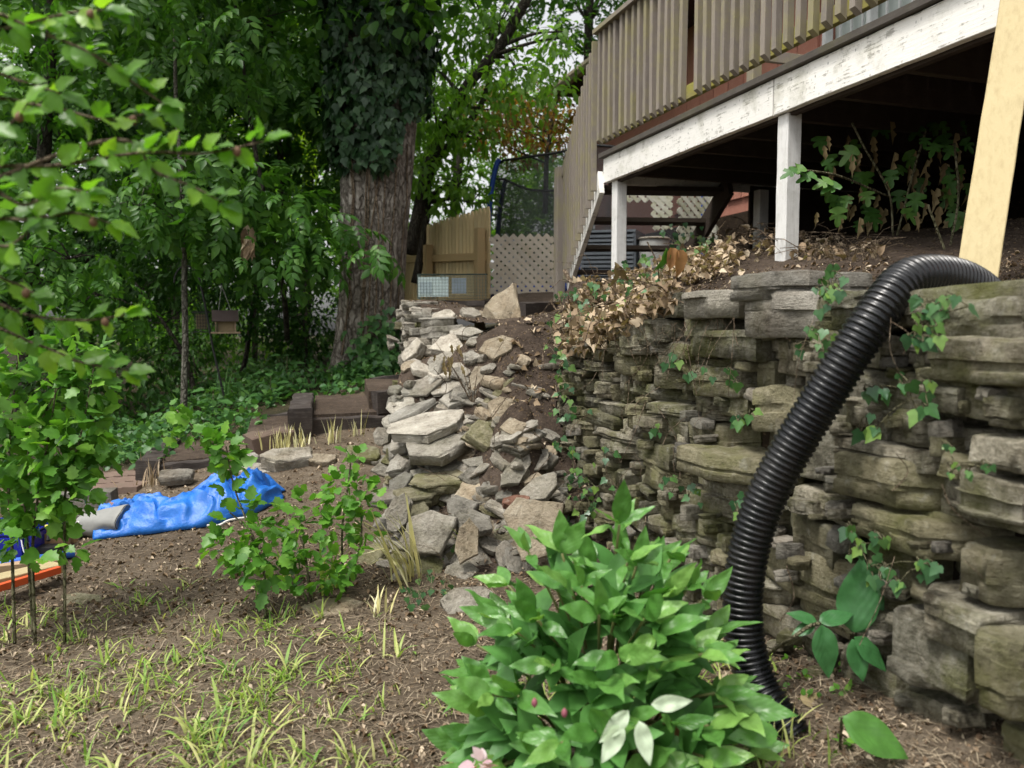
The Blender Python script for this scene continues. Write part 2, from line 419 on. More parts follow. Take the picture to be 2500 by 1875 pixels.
M['brick'] = paint_mat('house_brick', (0.4, 0.175, 0.125), (0.48, 0.26, 0.2), (0.3, 0.15, 0.11), 0.5, 0.3, rough=0.85)
M['pinkstone'] = stone_mat('pink_stone', (0.3, 0.2, 0.17), (0.42, 0.3, 0.26), (0.52, 0.4, 0.35), moss_amt=0.02, warm_amt=0.1, dirt_shade=0.1)
M['paver'] = paint_mat('paver_brick', (0.165, 0.115, 0.09), (0.26, 0.18, 0.14), (0.12, 0.1, 0.07), 0.6, 0.5, rough=0.9, mild_scale=6)
M['concrete'] = stone_mat('concrete', (0.14, 0.13, 0.115), (0.24, 0.225, 0.2), (0.33, 0.31, 0.28), moss_amt=0.1, warm_amt=0.2, dirt_shade=0.2)
M['bark'] = bark_mat('bark', (0.07, 0.06, 0.05), (0.28, 0.25, 0.21), (0.48, 0.44, 0.385), (1, 1, .5))
M['thinbark'] = bark_mat('thin_bark', (0.02, 0.018, 0.014), (0.05, 0.044, 0.035), (0.1, 0.09, 0.07), scale=30)
M['greybark'] = bark_mat('grey_bark', (0.06, 0.06, 0.048), (0.13, 0.125, 0.1), (0.24, 0.23, 0.19), (1, 1, 1.5), scale=26)
M['twig'] = bark_mat('twig_bark', (0.12, 0.085, 0.055), (0.25, 0.19, 0.13), (0.38, 0.31, 0.23), scale=50)
M['greentwig'] = bark_mat('green_twig_bark', (0.08, 0.08, 0.035), (0.2, 0.19, 0.11), (0.33, 0.3, 0.2), scale=50)
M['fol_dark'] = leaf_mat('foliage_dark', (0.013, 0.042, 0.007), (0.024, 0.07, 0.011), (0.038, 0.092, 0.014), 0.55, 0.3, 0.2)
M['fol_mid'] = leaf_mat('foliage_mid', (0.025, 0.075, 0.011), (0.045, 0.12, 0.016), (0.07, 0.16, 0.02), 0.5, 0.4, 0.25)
M['fol_light'] = leaf_mat('foliage_light', (0.075, 0.16, 0.022), (0.12, 0.25, 0.03), (0.18, 0.32, 0.04), 0.5, 0.55)  # lighter leaf tone; also paints the sunlit look of far trees
M['fol_yellow'] = leaf_mat('foliage_yellow', (0.14, 0.24, 0.02), (0.21, 0.33, 0.025), (0.28, 0.38, 0.04), 0.5, 0.6)  # yellow leaf tone with light from behind painted into the colour
M['fol_spray'] = leaf_mat('foliage_spray', (0.027, 0.082, 0.011), (0.046, 0.125, 0.017), (0.075, 0.17, 0.022), 0.45, 0.38, 0.28)
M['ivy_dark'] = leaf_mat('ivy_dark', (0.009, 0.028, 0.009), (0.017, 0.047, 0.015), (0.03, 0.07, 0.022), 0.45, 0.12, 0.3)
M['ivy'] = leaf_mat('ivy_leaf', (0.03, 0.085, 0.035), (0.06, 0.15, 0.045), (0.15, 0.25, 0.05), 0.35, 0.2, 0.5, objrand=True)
M['maple'] = leaf_mat('red_maple_leaf', (0.13, 0.06, 0.02), (0.2, 0.095, 0.022), (0.1, 0.12, 0.025), 0.5, 0.5)
M['peony'] = leaf_mat('peony_leaf', (0.06, 0.165, 0.03), (0.1, 0.235, 0.05), (0.18, 0.33, 0.075), 0.36, 0.28, 0.5, veins=True, objrand=True)
M['peony_under'] = leaf_mat('peony_underside', (0.36, 0.46, 0.3), (0.42, 0.5, 0.36), None, 0.6, 0.2, veins=True)
M['hib'] = leaf_mat('hibiscus_leaf', (0.055, 0.15, 0.02), (0.09, 0.225, 0.028), (0.15, 0.3, 0.035), 0.42, 0.35, 0.4)
M['hib_near'] = leaf_mat('near_branch_leaf', (0.07, 0.18, 0.018), (0.12, 0.27, 0.022), (0.21, 0.36, 0.03), 0.38, 0.5, 0.5, objrand=True)
M['fig'] = leaf_mat('fig_leaf', (0.035, 0.1, 0.018), (0.05, 0.13, 0.022), (0.08, 0.16, 0.03), 0.45, 0.25, objrand=True)
M['dead'] = leaf_mat('dead_leaf', (0.13, 0.09, 0.055), (0.32, 0.235, 0.15), (0.52, 0.43, 0.31), 0.75, 0.2, 0.2, tint=0.7)
M['dead_obj'] = leaf_mat('wilted_leaf', (0.14, 0.1, 0.05), (0.26, 0.2, 0.1), (0.34, 0.27, 0.15), 0.75, 0.2, 0.2, tint=0.7, objrand=True)
M['litter'] = leaf_mat('litter_chip', (0.07, 0.045, 0.028), (0.19, 0.135, 0.085), (0.46, 0.38, 0.28), 0.85, 0.08, 0.1, tint=0.6)
M['straw'] = leaf_mat('straw', (0.11, 0.085, 0.058), (0.23, 0.18, 0.125), (0.36, 0.3, 0.21), 0.85, 0.05, 0.1, tint=0.6)
M['grass'] = leaf_mat('grass_blade', (0.13, 0.26, 0.04), (0.27, 0.36, 0.08), (0.52, 0.5, 0.22), 0.5, 0.35)
M['strap'] = leaf_mat('strap_leaf', (0.12, 0.25, 0.05), (0.3, 0.36, 0.1), (0.5, 0.48, 0.22), 0.5, 0.3)
M['stalk'] = leaf_mat('cut_stalk', (0.38, 0.34, 0.13), (0.52, 0.48, 0.24), (0.6, 0.56, 0.36), 0.6, 0.15, tint=0.8)
M['cover'] = leaf_mat('ground_cover_leaf', (0.03, 0.09, 0.025), (0.055, 0.14, 0.035), (0.09, 0.19, 0.045), 0.45, 0.3)
# ------------------------------------------------------------------ terrain
def tps_fit(P, z, lam=1e-3):
    P = np.array(P, float); z = np.array(z, float); n = len(P)
    r2 = ((P[:, None] - P[None]) ** 2).sum(-1)
    K = 0.5 * r2 * np.log(r2 + 1e-12) + lam * np.eye(n)
    A = np.zeros((n + 3, n + 3)); A[:n, :n] = K; A[:n, n] = 1; A[:n, n+1:] = P; A[n, :n] = 1; A[n+1:, :n] = P.T
    w = np.linalg.solve(A, np.concatenate([z, np.zeros(3)]))
    def f(x, y):
        x = np.asarray(x, float); y = np.asarray(y, float)
        q = np.stack([x.ravel(), y.ravel()], -1)
        r = ((q[:, None] - P[None]) ** 2).sum(-1)
        v = (0.5 * r * np.log(r + 1e-12)) @ w[:n] + w[n] + q @ w[n+1:]
        return v.reshape(x.shape)
    return f
def ctl(pix, worldpts):
    P, z = [], []
    for px, py, rel in pix:
        p = UZ(px, py, CZ + rel); P.append((p.x, p.y)); z.append(p.z)
    for x, y, rel in worldpts:
        P.append((x, y)); z.append(CZ + rel)
    return P, z
yard_f = tps_fit(*ctl(
    [(200, 1875, -1.18), (1250, 1875, -1.14), (2100, 1875, -1.04), (2200, 1640, -0.97), (1900, 1700, -1.05), (1100, 1550, -1.12),
     (600, 1500, -1.13), (100, 1500, -1.16), (300, 1310, -1.08), (60, 1370, -1.13), (800, 1330, -1.06), (700, 1160, -0.90),
     (500, 1190, -0.97), (900, 1090, -0.78), (820, 1045, -0.72), (250, 1150, -1.06), (0, 1200, -1.14), (450, 1030, -0.88), (830, 915, -0.5),
     (600, 965, -0.72), (350, 950, -0.88), (620, 890, -0.62), (1350, 1420, -1.1), (1000, 1400, -1.09), (2450, 1720, -0.92)],
    [(2, 3, -1.1), (2, 6, -1.0), (0.4, 6.5, -0.85), (-0.2, 5.2, -0.95), (0, 16, 0.1), (5, 16, 0.3), (-3, 16, -0.6), (-12, 4, -1.7), (-14, 18, -1.3), (-10, 40, -0.6),
     (6, 40, 0.6), (25, 40, 1.0), (20, 5, -0.3), (20, -6, -1.0), (-6, -5, -1.4), (4, -5, -1.2), (-35, 40, -1.3), (-35, 0, -2.0), (0, 0.5, -1.18), (2.5, 0.5, -1.05)]))
DX, DY = -0.316, 0.949          # direction in which the wall and the deck run
def wallx(y): return 1.675 - 0.333 * y
def deckx(y): return 2.86 - 0.333 * y
terr_f = tps_fit(*ctl(
    [(1900, 640, 0.34), (1500, 690, 0.34), (2400, 560, 0.50), (1100, 738, 0.19), (1250, 787, 0.03), (1350, 772, 0.075), (1360, 745, 0.2),
     (1270, 717, 0.36), (1000, 742, 0.17), (1060, 790, 0.0), (1300, 835, -0.1), (1380, 850, -.13)],
    [(wallx(1) + .15, 1.0, 0.0), (wallx(1.8) + .15, 1.8, 0.02), (wallx(2.4) + .15, 2.4, 0.03), (wallx(3) + .15, 3.0, 0.06), (wallx(3.6) + .15, 3.6, 0.02), (wallx(4.2) + .2, 4.2, -0.12),
     (deckx(2.5), 2.5, 0.14), (deckx(3.2), 3.2, 0.22), (deckx(5.3), 5.3, 0.36), (deckx(4.4) + 1.2, 4.4, 0.55), (deckx(3) + 2.5, 3.0, 0.7), (deckx(6) + 2, 6.0, 0.6), (0.9, 4.6, 0.2), (0.75, 5.2, 0.2),
     (2, 9, 0.45), (0, 9, 0.35), (-1.2, 9.5, 0.1), (-1.4, 13, 0.1), (6, 12, 0.6), (7, 5, 0.9), (5, 1, 0.6)]))
bank_f = tps_fit(*ctl(
    [(1250, 787, 0.02), (1350, 772, 0.06), (1240, 850, -0.16), (1200, 950, -0.36), (1150, 1100, -0.68), (1150, 1250, -0.9), (1050, 1370, -1.07), (1300, 1000, -0.42), (1330, 1150, -0.74), (1340, 1270, -0.95),
     (1060, 790, 0.0), (1020, 905, -0.3), (965, 1035, -0.56), (958, 1120, -0.75), (1290, 1400, -1.09), (1100, 1420, -1.12), (960, 1330, -1.07), (1380, 1330, -1.08), (1330, 860, -.17)],
    [(wallx(4.3), 4.3, -.55), (wallx(4.0), 4.0, -.8), (wallx(3.7), 3.7, -1.05), (.5, 4.6, -.2), (-.1, 5.9, 0.0)]))
TPA = np.array([(wallx(.4) + .09, .4), (wallx(4.25) + .09, 4.25), (.5, 4.62), (.33, 5.1)] + [tuple(U(*q))[:2] for q in
      ((1230, 800, 5.5), (1100, 800, 5.8), (1030, 800, 6.0), (1000, 800, 6.4), (988, 780, 7.2), (990, 780, 8.3), (985, 780, 10), (960, 780, 14.5))] + [(9, 14.5), (9, .4)])
BPA = np.array([(wallx(4.4) + .04, 4.4), (wallx(4.0) + .04, 4.0), (wallx(3.6) + .04, 3.6)] + [tuple(U(*q))[:2] for q in
      ((1440, 1440, 3.3), (1150, 1510, 3.2), (945, 1400, 3.45), (946, 1200, 4.2), (958, 1060, 4.6), (998, 950, 5.2), (1015, 900, 5.7), (1015, 800, 6.05), (1250, 800, 5.75))] + [(.42, 5.2), (.6, 4.7)])
def inside(x, y, TPA=TPA):
    x = np.asarray(x); y = np.asarray(y); r = np.zeros(x.shape, bool); n = len(TPA)
    for i in range(n):
        (x1, y1), (x2, y2) = TPA[i], TPA[(i + 1) % n]
        c = ((y1 > y) != (y2 > y)) & (x < (x2 - x1) * (y - y1) / (y2 - y1 + 1e-12) + x1)
        r ^= c
    return r
def fuzz(x, y, s=1.0, seed=0.0):
    """vectorised multi-octave wave noise, about -1..1"""
    rs = np.random.RandomState(int(seed * 10) + 5); v = 0
    for o in range(4):
        f = 2.3 ** o * s
        for k in range(4):
            a = rs.rand() * 6.28; ph = rs.rand() * 6.28
            v = v + np.sin((x * math.cos(a) + y * math.sin(a)) * f * (1 + .3 * k) + ph + 1.3 * np.sin(y * f * .7 + ph)) * 0.5 ** o
    return v / 5
def yard(x, y):
    x = np.clip(x, -34, 24); y = np.clip(y, -5, 40)
    return yard_f(x, y) + 0.012 * fuzz(x, y, 3.0)
def terr(x, y):
    return terr_f(x, y) + 0.014 * fuzz(x, y, 4.0, 2)
def bank(x, y):
    return bank_f(x, y) + 0.014 * fuzz(x, y, 4.0, 2)
def GV(x, y):
    x = np.asarray(x, float); y = np.asarray(y, float)
    z = yard(x, y); z = np.where(inside(x, y), np.maximum(z, terr(x, y)), z)
    return np.where(inside(x, y, BPA), np.maximum(z, bank(x, y)), z)
def G(x, y):
    return float(GV(np.array([x]), np.array([y]))[0])
def hit(px, py, d0=1.5, d1=12.0, n=160):
    """first point of the view ray below the ground"""
    d = np.linspace(d0, d1, n); a, b = U(px, py, 0), U(px, py, 1); k = b - a
    x, y, z = a.x + k.x * d, a.y + k.y * d, a.z + k.z * d
    w = np.nonzero(z < GV(x, y))[0]
    return U(px, py, float(d[w[0]] if len(w) else d1))
def grid_mesh(name, xs, ys, zf, mat, keep=None):
    X, Y = np.meshgrid(xs, ys); Z = zf(X, Y); nx, ny = len(xs), len(ys)
    idx = np.arange(nx * ny).reshape(ny, nx)
    q = np.stack([idx[:-1, :-1], idx[:-1, 1:], idx[1:, 1:], idx[1:, :-1]], -1).reshape(-1, 4)
    if keep is not None:
        k = keep(X, Y).ravel(); q = q[k[q].all(1)]
    co = np.stack([X, Y, Z], -1).reshape(-1, 3)
    return fastmesh(name, co, q, mat, True)
xs = np.concatenate([np.linspace(-60, -6, 50)[:-1], np.linspace(-6, -3, 50)[:-1], np.linspace(-3, 2.2, 170)[:-1], np.linspace(2.2, 60, 60)])
ys = np.concatenate([np.linspace(-6, 1.4, 14)[:-1], np.linspace(1.4, 6, 190)[:-1], np.linspace(6, 11, 70)[:-1], np.linspace(11, 90, 60)])
ZFINE = lambda X, Y: yard(X, Y) + np.where((Y > 1) & (Y < 8), 0.006 * fuzz(X, Y, 14, 1), 0)
me = grid_mesh('ground', xs, ys, ZFINE, M['soil'])
g = obj('ground', me); meta(g, kind='structure')
# forest floor material beyond the yard
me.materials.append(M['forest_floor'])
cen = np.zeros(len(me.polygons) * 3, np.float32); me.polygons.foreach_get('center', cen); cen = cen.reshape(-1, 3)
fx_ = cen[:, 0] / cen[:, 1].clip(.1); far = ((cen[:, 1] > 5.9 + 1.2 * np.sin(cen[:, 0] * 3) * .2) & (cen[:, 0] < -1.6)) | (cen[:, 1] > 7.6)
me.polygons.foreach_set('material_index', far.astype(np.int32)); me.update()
xs2 = np.concatenate([np.linspace(-3.2, -1.2, 20)[:-1], np.linspace(-1.2, 2.4, 130)[:-1], np.linspace(2.4, 9, 50)])
ys2 = np.concatenate([np.linspace(0.4, 7, 210)[:-1], np.linspace(7, 14.6, 60)])
tm = grid_mesh('terrace_ground', xs2, ys2, lambda X, Y: terr(X, Y) + 0.008 * fuzz(X, Y, 13, 1), M['bank'], inside)
meta(obj('terrace_ground', tm), kind='structure')
bm_ = grid_mesh('bank_ground', np.linspace(-.8, .75, 90), np.linspace(3.1, 6.3, 150), lambda X, Y: bank(X, Y) + 0.01 * fuzz(X, Y, 13, 1), M['bank'], lambda X, Y: inside(X, Y, BPA))
meta(obj('bank_ground', bm_), kind='structure')

# ------------------------------------------------------------------ stones
def make_stone(seed, n=12, cuts=12, rough=0.05, k=14.0, strata=0.06):
    rs = random.Random(seed); idx = {}; vs = []; fs = []
    def vid(p):
        key = tuple(round(c, 4) for c in p)
        if key not in idx: idx[key] = len(vs); vs.append(Vector(p))
        return idx[key]
    ax = [(0, 1, 2), (1, 2, 0), (2, 0, 1)]
    for a, b, c in ax:
        for sgn in (-1, 1):
            for i in range(n):
                for j in range(n):
                    q = []
                    for di, dj in ((0, 0), (1, 0), (1, 1), (0, 1)):
                        p = [0, 0, 0]; p[a] = -1 + 2 * (i + di) / n; p[b] = -1 + 2 * (j + dj) / n; p[c] = sgn; q.append(vid(p))
                    fs.append(tuple(q) if sgn > 0 else tuple(reversed(q)))
    planes = []
    for _ in range(cuts):
        v = Vector((rs.uniform(-1, 1), rs.uniform(-1, 1), rs.uniform(-.7, .7)))
        v.normalize(); planes.append((v, rs.uniform(.74, 1.0) * (1 + .3 * (abs(v.x) * abs(v.y) * 2))))
    for _ in range(3):
        v = Vector((rs.uniform(-.4, .4), rs.uniform(-.4, .4), rs.choice((-1, 1)))).normalized(); planes.append((v, rs.uniform(.72, .95)))
    ph = rs.uniform(0, 100); out = []
    for p in vs:
        m = (abs(p.x) ** k + abs(p.y) ** k + abs(p.z) ** k) ** (1 / k); q = p / m
        for v, o in planes:
            t = q.dot(v) - o
            if t > 0: q = q - v * t
        # broken ledges along the bedding
        zz = q.z * 2.6 + noise.noise(Vector((q.x * 1.2 + ph, q.y * 1.2, 0))) * .9
        l = (noise.noise(Vector((ph, math.floor(zz) * 3.7, ph * .3))) * .8 + noise.noise(Vector((q.x * 2.2, q.y * 2.2 + ph, math.floor(zz) * 2.1))) * .7) * strata * 1.5
        q = Vector((q.x * (1 + l), q.y * (1 + l), q.z))
        q += noise.noise_vector(q * 1.6 + Vector((ph, 0, 0))) * rough * 1.4
        w = Vector((q.x * 3.2, q.y * 3.2, q.z * 3.2)) + Vector((0, ph, 0))
        q += Vector((1, 1, 1)) * 0 + (q.normalized() * (abs(noise.noise(w)) - .25) * rough * 2.2) + noise.noise_vector(w * 2.3) * rough * .55
        out.append(q)
    me = mesh_from('stone_shape', out, fs, M['stone'], True, 32)
    return me
def make_slab(seed, rect=True, N=40, layers=4):
    """split bedding-plane stone: polygon outline, ragged layered edge, slightly uneven faces"""
    rs = random.Random(seed); ph = rs.uniform(0, 100)
    if rect:
        c = [(-1, -1), (1, -1), (1, 1), (-1, 1)]; cor = []
        for i, (x, y) in enumerate(c):
            x *= rs.uniform(.84, 1.03); y *= rs.uniform(.84, 1.03)
            if rs.random() < .55:                      # knocked-off corner
                k1, k2 = rs.uniform(.15, .5), rs.uniform(.15, .5); p, n_ = c[i - 1], c[(i + 1) % 4]
                cor += [(x + (p[0] - x) * k1, y + (p[1] - y) * k1), (x + (n_[0] - x) * k2, y + (n_[1] - y) * k2)]
            else: cor.append((x, y))
    else:
        k = rs.randint(5, 7); an = sorted((i + rs.uniform(-.34, .34)) * 2 * math.pi / k for i in range(k))
        cor = [(math.cos(a) * rs.uniform(.78, 1.08), math.sin(a) * rs.uniform(.78, 1.08)) for a in an]
    per = [math.hypot(cor[i][0] - cor[i - 1][0], cor[i][1] - cor[i - 1][1]) for i in range(len(cor))]; tot = sum(per); out = []
    for i in range(len(cor)):
        a, b_ = cor[i - 1], cor[i]; m = max(2, round(N * per[i] / tot))
        for j in range(m):
            t = j / m; out.append(Vector((a[0] + (b_[0] - a[0]) * t, a[1] + (b_[1] - a[1]) * t, 0)))
    n = len(out); zs_ = [-1] + sorted(rs.uniform(-.8, .8) for _ in range(layers - 1)) + [1]
    tilt = Vector((rs.uniform(-.12, .12), rs.uniform(-.12, .12), 0)); vs, fs, rings = [], [], []
    def ring(z, ins, lay, edge=0.0):
        r = []
        for i, p in enumerate(out):
            d = noise.noise(Vector((p.x * 1.6 + lay * 9.1, p.y * 1.6 + ph, lay * 3.3))) * .10 + noise.noise(Vector((p.x * 5 + lay * 2.1, p.y * 5, ph + z))) * .045
            q = p * (1 - ins - edge + d); zz = z + tilt.dot(p) * z + noise.noise(Vector((p.x * 1.8, p.y * 1.8, ph + lay))) * .13 * (.4 + abs(z) * .6) + noise.noise(Vector((p.x * 6, p.y * 6, ph))) * .05
            r.append(len(vs)); vs.append(Vector((q.x, q.y, zz)))
        rings.append(r)
    for l in range(layers):
        ins = abs(rs.gauss(0, .05)); z0, z1 = zs_[l], zs_[l + 1]
        ring(z0 + .02, ins, l, .05 if l == 0 else 0)
        if l == 0: ring(z0 + .14, ins, l)
        if l == layers - 1: ring(z1 - .14, ins, l)
        ring(z1 - .02, ins, l, .06 if l == layers - 1 else 0)
    for a, b_ in zip(rings, rings[1:]):
        for i in range(n): fs.append((a[i], a[(i + 1) % n], b_[(i + 1) % n], b_[i]))
    for r, sg in ((rings[0], -1), (rings[-1], 1)):
        prev = r
        for f in (.7, .35):
            cur = []
            for i in r:
                p = vs[i]; cur.append(len(vs)); vs.append(Vector((p.x * f, p.y * f, p.z * .5 + sg * .5 + noise.noise(Vector((p.x * f * 3, p.y * f * 3, ph + sg))) * .16)))
            for i in range(n):
                q = (prev[i], prev[(i + 1) % n], cur[(i + 1) % n], cur[i]); fs.append(q if sg > 0 else tuple(reversed(q)))
            prev = cur
        c = len(vs); vs.append(Vector((0, 0, sg * 1.0)))
        for i in range(n): fs.append((prev[i], prev[(i + 1) % n], c) if sg > 0 else (c, prev[(i + 1) % n], prev[i]))
    return mesh_from('stone_shape', vs, fs, M['stone'], True, 28)
STONES = [make_slab(100 + i, True, layers=random.Random(i).choice((2, 3, 3, 4))) for i in range(30)]
SLABS = [make_slab(300 + i, False, layers=random.Random(i).choice((2, 3, 4))) for i in range(22)]
CHIPS = [make_stone(500 + i, n=3, cuts=7, rough=0.08, k=6) for i in range(10)]
def put(name, me, mw, mat, parent=None):
    o = obj(name, me, parent, mw)
    o.material_slots[0].link = 'OBJECT'; o.material_slots[0].material = mat
    return o
def frame_m(pos, x, y, z, sx, sy, sz):
    m = Matrix.Identity(4)
    for i in range(3):
        m[i][0], m[i][1], m[i][2], m[i][3] = x[i] * sx, y[i] * sy, z[i] * sz, pos[i]
    return m
def build_wall(parent, path, zb, zt, hs, mats, seed, side=1, jut=0.035, depth=0.15, lenf=2.6, nmax=300):
    """dry-stone packing along a polyline: lowest gap first"""
    rs = random.Random(seed); pts = [Vector((p[0], p[1], 0)) for p in path]
    cum = [0]
    for a, b in zip(pts, pts[1:]): cum.append(cum[-1] + (b - a).length)
    L = cum[-1]; st = 0.01; n = int(L / st)
    def at(s):
        s = min(max(s, 0), L - 1e-6)
        for i in range(len(pts) - 1):
            if s <= cum[i + 1]: break
        t = (s - cum[i]) / (cum[i + 1] - cum[i]); p = pts[i].lerp(pts[i + 1], t)
        d = (pts[i + 1] - pts[i]).normalized()
        return p, d, (i + t)
    def lerp(a, u):
        i = min(int(u), len(a) - 2); return a[i] + (a[i + 1] - a[i]) * (u - i)
    S = [i * st for i in range(n)]; hm = []; top = []
    for s in S:
        p, d, u = at(s); hm.append(lerp(zb, u)); top.append(lerp(zt, u))
    hm = np.array(hm) + 0.0; top = np.array(top); count = 0
    for _ in range(4000):
        ok = hm < top - 0.02
        if not ok.any() or count >= nmax: break
        j = int(np.argmin(np.where(ok, hm, 9e9))); u = at(S[j])[2]; h0 = lerp(hs, u)
        tol = h0 * 0.42; a = b = j; Lm = max(3, int(h0 * rs.uniform(1.0, lenf) * rs.choice((1, 1, 1.5)) / st))
        while b - a < Lm:
            gl = a > 0 and hm[a - 1] - hm[j] < tol; gr = b < n - 1 and hm[b + 1] - hm[j] < tol
            if not gl and not gr: break
            if gl and (not gr or rs.random() < .5): a -= 1
            elif gr: b += 1
        w = (b - a + 1) * st
        if w < h0 * .45:
            lim = min([hm[k] for k in (a - 1, b + 1) if 0 <= k < n and hm[k] > hm[j]] or [hm[j] + h0 * .5])
            hm[a:b+1] = lim + 0.001; continue
        z0 = float(np.percentile(hm[a:b+1], 60)); h = h0 * rs.uniform(.62, 1.35)
        h = min(h, w * 1.1)
        near = [hm[k] for k in (a - 1, b + 1) if 0 <= k < n]
        for q in near:
            if abs(z0 + h - q) < .3 * h0: h = q - z0
        h = max(min(h, float(top[a:b+1].max()) - z0 + .03), .3 * h0)
        s = (a + b) / 2 * st; p, d, u = at(s); nrm = Vector((d.y, -d.x, 0)) * side
        dp = depth * rs.uniform(.8, 1.2); pr = rs.gauss(0, jut)
        pos = p + nrm * (pr - dp) + Vector((0, 0, z0 + h / 2))
        rot = Matrix.Rotation(rs.gauss(0, .045), 3, nrm) @ Matrix.Rotation(rs.gauss(0, .09), 3, 'Z') @ Matrix.Rotation(rs.gauss(0, .05), 3, d)
        x, y, z = rot @ d, rot @ nrm, rot @ Vector((0, 0, 1))
        fl = rs.choice((-1, 1)); mirror = fl if True else 1
        m = frame_m(pos, x * fl, y * fl, z, w / 2 * 1.08, dp, h / 2 * 1.08)
        put('stone', rs.choice(STONES), m, rs.choice(mats), parent); count += 1
        hm[a:b+1] = z0 + h
    return count
WY = [1.2, 1.8, 2.4, 3.0, 3.6, 4.0, 4.3]
wpath = [(wallx(y), y) for y in WY]
wt = [CZ + v for v in (.06, .05, .07, .11, .03, -.03, -.12)]
wb = [G(wallx(y) - .03, y) - 0.04 for y in WY]
rw = thing('retaining_wall', 'mossy dry stone retaining wall of flat stones beneath the white deck posts', 'stone wall', (wallx(3), 3, wb[3]))
nst = build_wall(rw, wpath, wb, wt, [.125, .115, .1, .082, .068, .06, .056], [M['stone'], M['stone'], M['mossy']], 11, side=-1, nmax=270, jut=.02, lenf=4.4)
# soil core that shows in the joints
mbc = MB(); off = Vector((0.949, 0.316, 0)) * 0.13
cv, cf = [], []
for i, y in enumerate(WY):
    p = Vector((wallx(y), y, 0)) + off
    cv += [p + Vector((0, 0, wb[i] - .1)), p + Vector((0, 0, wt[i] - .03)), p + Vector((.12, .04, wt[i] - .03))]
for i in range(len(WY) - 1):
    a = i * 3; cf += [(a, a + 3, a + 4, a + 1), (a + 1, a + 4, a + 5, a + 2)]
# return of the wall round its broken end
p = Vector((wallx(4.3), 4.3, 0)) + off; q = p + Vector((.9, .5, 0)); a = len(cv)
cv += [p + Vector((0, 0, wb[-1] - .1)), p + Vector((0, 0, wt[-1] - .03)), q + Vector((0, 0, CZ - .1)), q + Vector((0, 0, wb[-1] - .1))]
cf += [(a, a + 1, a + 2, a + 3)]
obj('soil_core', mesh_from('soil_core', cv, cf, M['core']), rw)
# large cap stones and jutting stones of the right wall, placed singly
def wall_stone(px, py, wpx, hpx, jut=0.03, mat='stone', tilt=0.0, depth=.17, k=None):
    fx = (px - 1250) / FPX; y = 1.675 / (fx + .333); y2 = y
    d = Vector((DX, DY, 0)); nrm = Vector((-DY, DX, 0))
    pos = U(px, py, y - jut * .5)
    dpx = FPX * (0.316 + .949 * fx) / y; jut *= .5
    w, h = wpx / dpx, hpx * y / FPX
    rot = Matrix.Rotation(tilt, 3, nrm)
    x, z = rot @ d, rot @ Vector((0, 0, 1)); fl = R.choice((-1, 1))
    m = frame_m(pos - nrm * (depth - jut), x * fl, nrm * fl, z, w / 2 * 1.04, depth, h / 2 * 1.1)
    put('stone', R.choice(STONES) if k is None else STONES[k], m, M[mat], rw)
for a in ((2420, 785, 250, 105, .05), (2400, 880, 300, 110, .08), (2290, 975, 110, 60, .06), (2440, 1005, 150, 70, .06), (2470, 1110, 190, 75, .07),
          (1885, 700, 130, 60, .12, 'grey'), (1895, 770, 190, 95, .1, 'grey'), (1720, 745, 150, 60, .14, 'grey'), (1770, 840, 180, 65, .1), (1760, 1135, 150, 60, .16, 'mossy'),
          (2120, 1010, 110, 60, .02), (2210, 1045, 180, 70, .02), (2160, 1110, 260, 45, .05), (2150, 1170, 200, 100, .06, 'mossy'), (2370, 1200, 280, 100, .08),
          (2200, 1300, 240, 80, .06, 'mossy'), (2400, 1400, 210, 110, .06, 'mossy'), (2330, 1520, 210, 100, .1), (2280, 1600, 190, 140, .08), (2450, 1640, 200, 170, .12, 'mossy'),
          (2060, 760, 150, 90, .03, 'stone'), (1930, 870, 130, 75, .04), (1980, 920, 90, 60, .05), (2210, 860, 120, 55, .03, 'grey')):
    wall_stone(*a)

# chinking stones wedged in the joints
rs = random.Random(77)
for i in range(120):
    px = rs.uniform(1390, 2490); y = 1.675 / ((px - 1250) / FPX + .333); yb = 937.5 - FPX * ((G(wallx(y) - .05, y) - CZ) / y + ST); yt = 937.5 - FPX * (.02 / y + ST)
    pos = U(px, rs.uniform(yt + 40, yb), y - rs.uniform(-.05, .02)); s_ = rs.uniform(.018, .042)
    x = (Vector((DX, DY, 0)) + Vector((0, 0, rs.uniform(-.25, .25)))).normalized(); yv = Vector((-DY, DX, 0)); z = x.cross(yv).normalized() * -1
    put('chinking_stone', rs.choice(SLABS), frame_m(pos, x, yv, z, s_ * rs.uniform(1, 1.7), .05, s_ * rs.uniform(.3, .7)), M[rs.choice(('stone', 'grey', 'mossy'))], rw)

# the upper wall that turns the corner by the tree and runs out to its broken end
lp_ = [(1040, 7.5), (985, 6.75), (992, 6.3), (1012, 5.75), (998, 5.25), (968, 4.75), (950, 4.45), (962, 4.1)]
lpath = [tuple(U(px, 795, d))[:2] for px, d in lp_]
ltop = [CZ + v for v in (.2, .17, .15, .0, -.3, -.5, -.66, -.75)]
lbase = [float(yard(np.array([x - .05]), np.array([y]))[0]) - .05 for x, y in lpath]
lw = thing('upper_stone_wall', 'pale grey dry stone wall below the wire trap beside the big tree', 'stone wall', (lpath[3][0], lpath[3][1], lbase[3]))
build_wall(lw, lpath, lbase, ltop, [.08, .08, .075, .07, .062, .06, .06, .055], [M['pale'], M['grey'], M['pale'], M['grey'], M['mossy']], 23, side=1, jut=.045, depth=.14, nmax=270)

